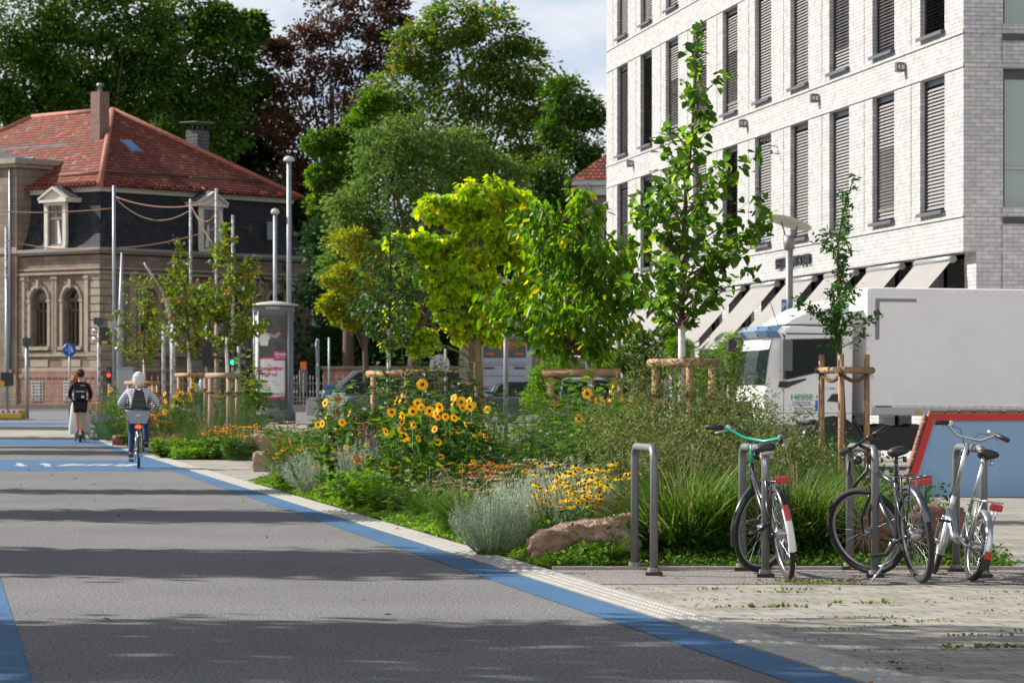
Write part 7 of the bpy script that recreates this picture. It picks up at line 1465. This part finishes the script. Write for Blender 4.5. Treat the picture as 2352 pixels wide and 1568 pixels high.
PROTO = {}
def proto(key, fn): PROTO[key] = [fn, None]
COUNT = 0
def put(key, px, Y, s=1.0, label='', group=None, X=None, rz=None, sx=None):
    """first use keeps the original, later uses copy it with its parts"""
    fn, o = PROTO[key]; x = XP(px, Y) if X is None else X; loc = (x, Y, zg(Y)+.0); rz = random.random()*6.28 if rz is None else rz
    if o is None: o = fn(); PROTO[key][1] = o; o.location = loc; o.rotation_euler = (0, 0, rz); o.scale = (s, s, s) if sx is None else (s*sx, s*sx, s); r = o
    else: r = dup(o, loc, rz, s if sx is None else (s*sx, s*sx, s))
    r['label'] = label
    if group: r['group'] = group
    elif 'group' in r: del r['group']
    return r
for k in range(4): proto('sun%d' % k, lambda k=k: p_sunflower(40+k, 1.35, (2, 4, 8, 3)[k]))
proto('sus0', lambda: p_susan(1)); proto('sus1', lambda: p_susan(2, 'petal_orange', .24, .55, 18)); proto('susy', lambda: p_susan(3, 'petal_yellow', .36, .64, 40, fr=.05)); proto('susr', lambda: p_susan(4, 'petal_red', .3, 1.0, 30, 'g_dark', .03, .5))
proto('silver', lambda: p_bush('silver_shrub', 'silver shrub', 5, .42, .62, 230, 60, 'silver_leaf', .026, T_THIN, up=1.8, spread=.02, sr=.002, bare=.15, top=1.08))
proto('silver2', lambda: p_bush('silver_shrub', 'silver shrub', 6, .3, .5, 150, 50, 'silver_leaf', .028, T_THIN, up=1.8, spread=.02, sr=.002, bare=.15, top=1.08))
proto('buck', lambda: p_bush('sea_buckthorn', 'shrub', 7, .5, 1.75, 30, 190, 'g_olive', .085, T_LEAFLET, 'stem_brown', up=1.0, spread=.26, sr=.005, bare=.15, top=1.1))
proto('buck2', lambda: p_bush('sea_buckthorn', 'shrub', 8, .55, 1.3, 40, 150, 'g_olive', .08, T_LEAFLET, 'stem_brown', up=1.0, spread=.26, sr=.004, bare=.1, top=1.15))
proto('feather', lambda: p_bush('feathery_shrub', 'shrub', 9, .4, 1.0, 110, 90, 'g_mid', .035, T_FINE, up=1.5, spread=.07, sr=.0025, bare=.1, top=1.1))
proto('featherb', lambda: p_bush('feathery_shrub', 'shrub', 10, .35, .9, 100, 90, 'g_bright', .035, T_FINE, up=1.5, spread=.07, sr=.0025, bare=.1, top=1.1))
proto('featherc', lambda: p_bush('feathery_shrub', 'shrub', 11, .35, .9, 90, 80, 'g_blue', .035, T_FINE, up=1.5, spread=.07, sr=.0025, bare=.1, top=1.1))
proto('leafy', lambda: p_bush('leafy_perennial', 'perennial', 12, .3, .55, 40, 26, 'g_mid', .075, T_OVATE, up=.5, spread=.08, sr=.004, bare=.05))
proto('leafyb', lambda: p_bush('leafy_perennial', 'perennial', 13, .28, .42, 46, 26, 'g_bright', .06, T_OVATE, up=.5, spread=.08, sr=.003, bare=.05))
proto('rose', lambda: p_bush('rose_bush', 'shrub', 14, .32, 1.25, 16, 60, 'g_mid', .075, T_OVATE, 'stem_brown', up=.4, spread=.22, sr=.007, bare=.12))
proto('amel', lambda: p_bush('dark_leaved_shrub', 'shrub', 15, .75, 2.0, 26, 46, 'g_dark', .085, T_OVATE, 'stem_brown', up=.6, spread=.12, sr=.008, bare=.3, top=1.12))
proto('grass', lambda: p_grass(16, .3, .75, 620, 'g_mid', .8)); proto('grassb', lambda: p_grass(17, .28, .9, 520, 'g_grass', .45, 6)); proto('fount', lambda: p_grass(18, .4, .55, 620, 'g_mid', 1.2, 22)); proto('grassp', lambda: p_grass(19, .3, .7, 300, 'g_olive', .5, 30)); proto('pinkg', lambda: p_grass(20, .35, .6, 700, 'pink_haze', .7))
proto('yar', lambda: p_yarrow(21)); proto('lav', lambda: p_bush('lavender', 'lavender', 22, .35, .5, 130, 26, 'g_blue', .04, T_FINE, up=2, spread=.02, sr=.0018, bare=.1, extra=lambda t, g: leaves('flower_spike', 'lilac', np.c_[g.normal(0, .2, 500), g.normal(0, .2, 500), g.uniform(.4, .52, 500)], np.c_[g.normal(0, .3, 500), g.normal(0, .3, 500), np.ones(500)], .03, T_FINE, t)))
# boulders
for k in ('boulder', 'boulder_red'):
    for q in M[k].node_tree.nodes:
        if q.type == 'BUMP': q.inputs['Distance'].default_value = .06
        if q.type == 'TEX_NOISE' and q.inputs['Scale'].default_value < 5: q.inputs['Scale'].default_value = 5; q.inputs['Detail'].default_value = 10; q.inputs['Roughness'].default_value = .75
wear('boulder', (.42, .33, .25), .52, .62, 2.2); wear('boulder', (.10, .06, .045), .66, .70, 6)
def boulder(label, px, Y, wpx, hpx, depth=.4, m='boulder', seed=0, flat_=.2, rz=0):
    g = np.random.default_rng(seed); w_, h_ = wpx*Y/F, hpx*Y/F; me = bpy.data.meshes.new('boulder'); bm = bmesh.new(); bmesh.ops.create_icosphere(bm, subdivisions=5, radius=1)
    off = g.uniform(0, 50, 3)
    from mathutils import noise as mn_
    for v in bm.verts:
        c = v.co.normalized(); q = Vector([max(-.72, min(.72, k)) for k in c]); q = q/.72; nz = mn_.fractal(q*1.1+Vector(off), 1, 2, 4)*.14+mn_.ridged_multi_fractal(q*2.2+Vector(off), 1, 2.2, 4, 1, 2)*.11-.14; q = q*.72+c*.28*.6; q *= 1+nz
        v.co = Vector((q.x*w_/2*1.32, q.y*depth/2*1.2, q.z*h_*.72+h_*.46))
    bm.to_mesh(me); bm.free(); o = link_mesh('boulder', me, m, smooth=True); o.location = (XP(px, Y), Y, zg(Y)-.03); o.rotation_euler = (0, R(flat_*10), rz); return tag(o, label, 'boulder')
boulder('long pale sandstone boulder left of the empty bike stand', 1352, 26.55, 215, 96, .55, seed=1, flat_=-.9); boulder('rusty brown boulder behind the wheel of the trekking bicycle', 2008, 26.6, 100, 110, .4, 'boulder_red', seed=2)
boulder('reddish boulder between the trekking and the folding bicycle', 2150, 26.8, 105, 120, .4, 'boulder_red', seed=3); boulder('half buried flat boulder among the silver shrubs near the path', 780, 41.5, 70, 38, .5, seed=4, flat_=-1)
boulder('square upright block at the corner of the far bed', 588, 66.5, 54, 56, .5, seed=5); boulder('small standing stone in front of the square block', 600, 57, 36, 44, .35, seed=6); boulder('long low boulder in the far bed below the left stakes', 448, 70, 104, 30, .45, seed=7); boulder('brown boulder in the far bed just left of the cyclist', 272, 84, 22, 24, .5, 'boulder_red', seed=8)
# ---- near bed, from the path kerb and the bike stands backwards
for i, (px, Y, k, s, lab, sx) in enumerate([
    (1130, 27.6, 'silver', .86, 'lowest silver shrub reaching over the ribbed strip', 1.1), (1235, 27.9, 'silver', 1.08, 'silver shrub left of the long boulder', 1.15), (1300, 28.7, 'silver', 1.3, 'tallest silver shrub behind the long boulder', 1.0), (1400, 28.3, 'silver2', 1.25, 'silver shrub behind the right end of the long boulder', 1.3), (1200, 28.8, 'silver2', 1.3, 'silver shrub with yarrow heads beside it', 1.1),
    (735, 43, 'silver', 1.05, 'silver shrub behind the half buried boulder', 1.2), (700, 45.5, 'silver2', 1.2, 'silver shrub at the far left tip of the near bed', 1.2), (830, 41.8, 'silver', 1.25, 'silver shrub below the red coneflowers', 1.0), (880, 42, 'silver2', 1.3, 'silver shrub between red coneflowers and sunflowers', 1.0), (655, 50, 'silver2', .8, 'small silver shrub beside the standing stone', 1.2),
    (1290, 27.6, 'susy', .92, 'golden coneflowers in front of the tallest silver shrub', 1.0), (1370, 28.0, 'susy', 1.06, 'densest golden coneflower clump behind the boulder', 1.15), (1225, 27.9, 'sus1', .8, 'few golden coneflowers among the silver shrub left of the boulder', .9), (1420, 27.5, 'sus0', .8, 'golden coneflowers beside the empty stand', 1.0), (1330, 28.6, 'susy', 1.15, 'highest golden coneflowers before the silver shrub', 1.0), (1525, 28, 'sus1', 1.0, 'small group of golden coneflowers seen through the empty stand', .8),
    (860, 40.5, 'sus0', 1.0, 'orange coneflowers left of the sunflower stems', 1.2), (760, 42.3, 'sus1', 1.05, 'orange coneflowers in front of the left silver shrub', 1.2), (930, 38.5, 'sus0', .95, 'orange coneflowers at the foot of the sunflowers', 1.0), (985, 38, 'sus1', .95, 'orange coneflowers right of the lowest sunflower', 1.2), (690, 47.5, 'sus0', 1.0, 'orange coneflowers at the left edge of the near bed', 1.4), (640, 53.5, 'sus1', 1.1, 'orange coneflowers beside the standing stone', 1.4), (1080, 36.5, 'sus0', 1.0, 'orange coneflowers behind the yarrow', 1.1), (1150, 35.5, 'sus1', 1.1, 'orange coneflowers behind the silver shrubs', 1.2), (1250, 39, 'sus1', 1.2, 'orange coneflowers below the pawpaw stakes', 1.0), (800, 44, 'sus1', 1.1, 'orange coneflowers behind the flat boulder', 1.2),
    (850, 44, 'susr', 1.05, 'dark red coneflowers in front of the dark shrub', 1.0), (880, 43, 'susr', .85, 'red brown coneflowers left of the sunflowers', 1.2), (820, 45.5, 'susr', .8, 'red coneflowers left of the dark linden stakes', 1.0),
    (1060, 31.2, 'fount', 1.0, 'arching fountain grass at the middle of the path kerb', 1.2), (1120, 30.6, 'fount', .85, 'arching fountain grass next to the lowest silver shrub', 1.2), (985, 34, 'fount', .9, 'fountain grass behind the kerb, further left', 1.2), (1160, 33.5, 'fount', 1.05, 'fountain grass with pale plumes behind the silver shrubs', 1.2),
    (1480, 27.0, 'grass', .8, 'grass tuft right of the long boulder', 1.1), (1530, 26.8, 'grassb', .95, 'bright long grass seen through the empty stand', 1.3), (1580, 26.7, 'grassb', 1.05, 'bright long grass between the first two stands', 1.3), (1640, 26.8, 'grassb', .95, 'bright long grass left of the black bicycle', 1.3), (1690, 26.7, 'grass', 1.0, 'grass behind the black bicycle front wheel', 1.1), (1830, 26.8, 'grassb', .9, 'bright grass right of the black bicycle', 1.2), (1880, 26.7, 'grass', 1.0, 'grass left of the trekking bicycle wheel', 1.1), (1760, 27.0, 'grassb', .95, 'grass behind the black bicycle saddle', 1.3), (1930, 26.9, 'grassb', .9, 'grass behind the trekking bicycle front wheel', 1.1), (1395, 26.1, 'grass', .38, 'small grass tuft hanging over the long boulder', 1.5), (2070, 27, 'grass', .7, 'grass between the two right bicycles', 1.0),
    (730, 44.5, 'grass', .9, 'grass beside the flat boulder', 1.2), (680, 48.5, 'grassb', .9, 'bright grass at the left tip of the near bed', 1.2), (1440, 29.5, 'grassp', 1.0, 'pale seeding grass behind the silver shrubs', 1.1), (1600, 29.5, 'grassp', 1.15, 'pale seeding grass below the tall linden', 1.2),
    (1095, 33.2, 'yar', .95, 'pale yarrow behind the fountain grass', 1.2), (1190, 31, 'yar', 1.3, 'pale yarrow above the silver shrubs', 1.3), (1255, 30.5, 'yar', 1.35, 'pale yarrow behind the tallest silver shrub', 1.2), (1135, 30, 'yar', .9, 'low yarrow left of the silver shrubs', 1.2), (1010, 35, 'yar', .8, 'brown yarrow behind the left fountain grass', 1.3),
    (1460, 30.6, 'buck2', .95, 'olive leaved shrub behind the empty stand, left', 1.0), (1500, 33.0, 'buck', 1.0, 'olive leaved shrub before the tall linden stakes', .9), (1560, 30.5, 'buck', .95, 'tall sea buckthorn in front of the linden trunk', .8), (1620, 31.5, 'buck2', 1.1, 'sea buckthorn right of the linden trunk', 1.0), (1680, 30.5, 'buck', .82, 'sea buckthorn behind the teal handlebar', 1.0), (1740, 31.5, 'buck2', 1.0, 'sea buckthorn in front of the truck windscreen', 1.0), (1800, 30.8, 'buck', .68, 'sea buckthorn in front of the truck door', .9), (1590, 28.8, 'buck2', .85, 'low olive shrub between the first two stands', 1.1), (1720, 28.8, 'buck2', .85, 'low olive shrub behind the black bicycle', 1.0), (1660, 33.5, 'buck', 1.0, 'rear sea buckthorn between stakes and truck', 1.0), (1540, 28.9, 'buck2', .8, 'low olive shrub behind the golden flowers', 1.0), (1850, 32, 'buck2', .85, 'olive shrub left of the oak stakes', .9), (1440, 34, 'buck2', 1.1, 'olive shrub right of the pawpaw stakes', 1.0),
    (1870, 29.5, 'featherb', .85, 'bright feathery shrub left of the oak', 1.1), (1940, 29.5, 'featherb', .9, 'bright feathery shrub behind the third stand', 1.0), (1905, 31, 'featherb', 1.0, 'bright feathery shrub below the oak stakes', 1.0), (2125, 29.5, 'featherc', .8, 'thin blue green shrub before the ramp corner', .55), (1820, 29.5, 'feather', .8, 'green feathery shrub right of the black bicycle', 1.0),
    (1235, 40, 'feather', 1.0, 'feathery green shrub below the catalpa trunk', 1.2), (1180, 38, 'featherc', .9, 'blue green feathery shrub behind the yarrow', 1.3), (1290, 38, 'featherc', .95, 'blue green feathery shrub below the pawpaw trunk', 1.2), (1235, 44, 'featherb', 1.35, 'tall yellow green plume plant left of the pawpaw stakes', .6), (1130, 41, 'feather', .95, 'feathery shrub right of the sunflower group', 1.2), (1350, 35, 'feather', .9, 'feathery shrub left of the olive shrubs', 1.1),
    (1300, 41, 'rose', 1.15, 'rose bush climbing before the pawpaw stakes', 1.1), (1365, 39, 'rose', 1.15, 'rose bush below the right sunflowers', 1.2), (1100, 39, 'rose', .9, 'leafy rose bush right of the sunflowers', 1.3), (1420, 37.5, 'rose', 1.15, 'leafy bush right of the right sunflowers', 1.2), (1230, 36.5, 'rose', .85, 'low leafy bush before the feathery shrub', 1.3), (1310, 34, 'rose', .75, 'low rose bush behind the golden coneflowers', 1.3), (1390, 33.5, 'rose', .8, 'dark leafy bush behind the densest golden coneflowers', 1.3),
    (935, 47, 'amel', .98, 'dark leaved shrub in front of the dark linden stakes', .8), (1010, 46.5, 'amel', .9, 'dark leaved shrub right of the dark linden trunk', .9), (1065, 47.5, 'amel', .8, 'dark leaved shrub with a branch reaching right', .9),
    (830, 38.6, 'leafyb', 1.0, 'light green perennial left of the kerb grass', 1.3), (860, 37.6, 'leafyb', 1.05, 'light green perennial near the kerb, second from left', 1.3), (900, 36.2, 'leafyb', .8, 'light green perennial close to the kerb in the middle', 1.3), (770, 41, 'leafyb', .55, 'low light green plant before the flat boulder', 1.6), (940, 35.2, 'leafy', .7, 'green perennial behind the kerb weeds', 1.4), (1010, 32.8, 'leafyb', .5, 'low green plant left of the fountain grass', 1.6), (720, 43.5, 'leafyb', .6, 'low green plant at the left kerb', 1.6), (1270, 26.8, 'leafyb', .45, 'broad leaved weed left of the boulder', 1.6), (1450, 27.4, 'leafy', .7, 'green perennial behind the empty stand', 1.1), (670, 46.8, 'leafyb', .6, 'low green plant at the farthest left kerb', 1.8), (1040, 37.5, 'leafy', 1.1, 'green perennial below the sunflowers', 1.4), (745, 45, 'rose', 1.0, 'leafy bush behind the left silver shrub', 1.1), (790, 46, 'rose', 1.1, 'leafy bush left of the dark linden stakes', 1.1), (835, 42.8, 'feather', .8, 'feathery plant behind the silver shrubs on the left', 1.2), (700, 49, 'featherb', .7, 'light feathery plant at the left tip of the near bed', 1.3), (870, 46, 'rose', 1.2, 'leafy bush behind the red brown coneflowers', 1.2), (960, 42, 'rose', 1.05, 'leafy bush behind the middle sunflowers', 1.3), (1030, 42, 'rose', 1.0, 'leafy bush behind the densest sunflowers', 1.3), (1185, 42, 'feather', 1.1, 'tall feathery shrub below the gatehouse door', 1.2), (1330, 44, 'rose', 1.2, 'leafy bush behind the pawpaw crossbar', 1.3), (1480, 31.5, 'rose', .85, 'green leafy bush behind the empty stand', 1.2), (1560, 32, 'feather', .95, 'feathery green bush below the tall linden', 1.2), (1690, 32.5, 'featherb', .85, 'bright feathery bush behind the teal handlebar', 1.2), (900, 40, 'leafy', 1.1, 'green perennial left below the sunflowers', 1.3)]):
    put(k, px, Y, s*(1.22 if (33 < Y and k[:3] in ('fea', 'ros', 'ame', 'lea', 'gra')) else 1), lab, sx=sx)
heads = [(768, 41.5, 'sun0', .93, 'sunflower standing alone left of the red coneflowers'), (748, 42.5, 'sun3', .8, 'two headed sunflower left of the lone one'), (800, 43, 'sun3', .82, 'sunflower with few heads beside the red coneflowers'), (985, 38.2, 'sun0', 1.1, 'highest single sunflower of the middle group'), (940, 39, 'sun1', .98, 'sunflower left of the highest one'), (905, 40, 'sun3', .95, 'leftmost sunflower of the middle group'), (960, 37.8, 'sun2', .9, 'many headed sunflower below the highest one'), (1040, 39, 'sun2', .98, 'densest many headed sunflower of the middle group'), (1060, 38, 'sun1', .95, 'sunflower right of the densest one'), (1020, 37.6, 'sun1', .85, 'lower sunflower in front of the densest one'), (1100, 40, 'sun0', .95, 'single sunflower right of the middle group'), (1135, 41, 'sun0', .87, 'single sunflower left of the mossy trunk'), (1000, 36.6, 'sun3', .72, 'lowest sunflower near the orange coneflowers'), (925, 37, 'sun3', .78, 'half high sunflower before the left ones'),
         (1365, 38, 'sun0', 1.02, 'sunflower below the pawpaw crossbar'), (1402, 37.6, 'sun3', 1.06, 'pair of sunflowers at the right post of the pawpaw stakes'), (1425, 38.5, 'sun1', .98, 'rightmost sunflower of the near bed'), (1385, 38.6, 'sun2', .8, 'many headed sunflower below the right pair')]
for px, Y, k, s, lab in heads: put(k, px, Y, s, lab, rz=random.uniform(-.5, .5))
# ---- far bed
for px, Y, k, s, lab, sx in [(452, 72, 'feather', 1.25, 'feathery green shrub in the middle of the far bed', 1.1), (505, 72, 'feather', 1.15, 'feathery green shrub between the two stake frames', 1.1), (555, 70, 'feather', 1.1, 'feathery green shrub right of the grey posts', 1.1), (420, 76, 'featherb', 1.1, 'light feathery shrub left of the left stakes', 1.1), (255, 92, 'featherb', 1.3, 'bright green flowering bush at the far left of the far bed', 1.5), (230, 91, 'lav', 1.2, 'faded lavender at the left corner of the far bed', 1.6), (262, 90, 'lav', 1.3, 'faded lavender left of the brown boulder', 1.5), (285, 88, 'featherb', 1.2, 'green bush behind the cyclist, left side', 1.3),
    (372, 71, 'pinkg', .95, 'pinkish hazy grass right of the cyclist wheel', 1.2), (395, 69, 'pinkg', .7, 'lower pinkish grass before the long boulder', 1.2), (355, 80, 'sus0', 1.5, 'orange flowers right of the cyclist', 1.5), (385, 78, 'sus1', 1.5, 'orange flowers behind the pinkish grass', 1.5), (345, 88, 'sus0', 1.6, 'orange flowers behind the cyclist', 1.5), (540, 66, 'sus0', 1.1, 'orange coneflowers left of the square block', 1.5), (560, 67.5, 'sus1', 1.2, 'orange coneflowers behind the square block', 1.5), (500, 70, 'sus1', 1.0, 'orange coneflowers below the grey posts', 1.4), (468, 71, 'grassp', 1.2, 'pale grass between boulder and stakes', 1.0), (430, 68, 'leafyb', .8, 'green plant left of the long boulder', 1.6), (385, 68.2, 'leafyb', .9, 'bright green plant at the near corner of the far bed', 1.5), (520, 67, 'leafy', .8, 'dark green plant right of the long boulder', 1.6), (550, 66.3, 'leafy', .7, 'dark green plant before the square block', 1.6), (300, 84, 'rose', 1.0, 'leafy bush behind the brown boulder', 1.2), (480, 67.3, 'leafy', .7, 'green plant behind the long boulder', 1.4), (545, 73, 'rose', 1.55, 'tall leafy bush right of the grey posts', 1.2), (240, 95, 'sus0', 1.6, 'red and orange flowers at the far left corner', 1.4), (630, 62.5, 'yar', 1.4, 'pale yarrow right of the square block', 1.6), (660, 61, 'yar', 1.2, 'pale yarrow at the gap between the beds', 1.6), (330, 75, 'leafy', .8, 'green plant hidden behind the cyclist', 1.4), (415, 72.5, 'feather', .85, 'feathery green bush before the left stake frame', 1.2), (470, 72, 'featherc', .9, 'blue green feathery bush between the stake frames', 1.3), (440, 71, 'featherb', .6, 'light feathery plant above the long boulder', 1.4), (575, 71, 'feather', .9, 'feathery green bush above the square block', 1.2), (500, 74.5, 'featherc', 1.1, 'blue green feathery bush behind the grey posts', 1.3), (385, 73, 'sus0', 1.2, 'orange flowers above the pinkish grass', 1.4), (530, 69, 'yar', 1.2, 'pale yarrow at the foot of the grey posts', 1.4), (405, 84, 'featherb', 1.2, 'light green bush behind the sunflower row', 1.4)]:
    put(k, px, Y, s*(1.3 if k[:3] in ('fea', 'ros', 'lea') else 1.05), lab, sx=sx)
for i, (px, Y, k, s, lab) in enumerate([(378, 78, 'sun3', 1.0, 'far bed sunflower nearest the cyclist'), (398, 77, 'sun2', .95, 'far bed sunflower with many heads'), (420, 76, 'sun1', 1.05, 'far bed sunflower before the left stakes'), (433, 75, 'sun3', 1.02, 'far bed sunflower at the left white trunk'), (457, 75, 'sun0', 1.15, 'far bed single sunflower right of the left trunk'), (558, 74, 'sun1', 1.25, 'far bed sunflower right of the grey posts'), (352, 86, 'sun0', 1.1, 'far bed sunflower behind the small stake frame'), (262, 94, 'sun3', 1.15, 'far bed sunflower left of the cyclist')]):
    put(k, px, Y, s, lab, rz=random.uniform(-.5, .5))
# purple flowers and red rose hips
t = T('purple_aster', 'small purple flower spike near the half buried boulder', 'purple flower'); t.location = (XP(715, 43.4), 43.4, 0); p = np.c_[rng.normal(0, .05, 160), rng.normal(0, .03, 160), rng.normal(.30, .015, 160)]; leaves('flower', 'petal_purple', p, rng.normal(size=(160, 3)), .02, T_KITE, t); m_ = MB(); m_.tube([(0, 0, 0), (0, 0, .3)], .004, 5); m_.build('stem', 'stem_green', t)
t = T('purple_spike', 'upright violet flower spikes below the red coneflowers', 'purple flower'); t.location = (XP(848, 41.2), 41.2, 0); m_ = MB(); ps = []
for k in range(5): x, y = rng.normal(0, .08, 2); h_ = rng.uniform(.75, 1.0); m_.tube([(x*.3, y*.3, 0), (x, y, h_)], .003, 4); ps += [(x+rng.normal(0, .008), y+rng.normal(0, .008), h_-.2*rng.random()) for _ in range(60)]
m_.build('stem', 'stem_green', t); leaves('flower', 'petal_purple', ps, rng.normal(size=(len(ps), 3)), .018, T_KITE, t)
# ---- ground cover: low leaves filling the beds, denser weeds along the kerbs
def cover(label, n, xf_, ylo, yhi, hfn, lm, size, tm=T_OVATE, seed=0, up=.7):
    g = np.random.default_rng(seed); Y = g.uniform(ylo, yhi, n); a, b_ = xf_(Y); X = a+(b_-a)*g.random(n); hh = hfn(X, Y, g); Z = hh*g.random(n)**.7; an = g.random(n)*6.28
    return tag(leaves('ground_cover', lm, np.c_[X, Y, Z+.01], np.c_[np.cos(an), np.sin(an), g.uniform(-.1, 2*up, n)], size*g.uniform(.6, 1.2, n), tm), label, 'ground cover', kind='stuff')
def hn(X, Y, g, lo, hi): return lo+(hi-lo)*(.5+.5*np.sin(X*2.3+1.7*np.sin(Y*1.1))*np.cos(Y*1.9+X))
E_ = lambda Y: 4.78-.177*Y
cover('mixed green foliage filling the near flower bed', 52000, lambda Y: (E_(Y)+.25, 4.0+(Y-25.5)*.05-.15), 26.2, 49.5, lambda X, Y, g: hn(X, Y, g, .12, .42), 'g_mid', .06, seed=1)
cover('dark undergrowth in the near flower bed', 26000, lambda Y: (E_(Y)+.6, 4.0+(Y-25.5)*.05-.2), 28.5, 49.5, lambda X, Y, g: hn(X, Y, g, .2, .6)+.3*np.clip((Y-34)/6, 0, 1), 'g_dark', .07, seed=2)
cover('bright low weeds along the ribbed strip', 15000, lambda Y: (E_(Y)-.02, E_(Y)+.55), 25.6, 50, lambda X, Y, g: .03+.14*np.clip((X-E_(Y))/.4, 0, 1), 'g_bright', .05, seed=3, up=.4)
cover('low weeds behind the bike stands', 4200, lambda Y: (E_(Y)+.1, 4.05+0*Y), 25.56, 26.6, lambda X, Y, g: .03+.1*(Y-25.5), 'g_mid', .042, seed=4, up=.5)
cover('mixed green foliage filling the far flower bed', 24000, lambda Y: (E_(Y)+.1, E_(Y)+3.5), 67.2, 93, lambda X, Y, g: hn(X, Y, g, .15, .6), 'g_mid', .09, seed=5)
cover('bright weeds at the front edge of the far bed', 5000, lambda Y: (E_(Y)-.02, E_(Y)+3.5), 66.7, 67.6, lambda X, Y, g: .22+0*X, 'g_bright', .07, seed=6)
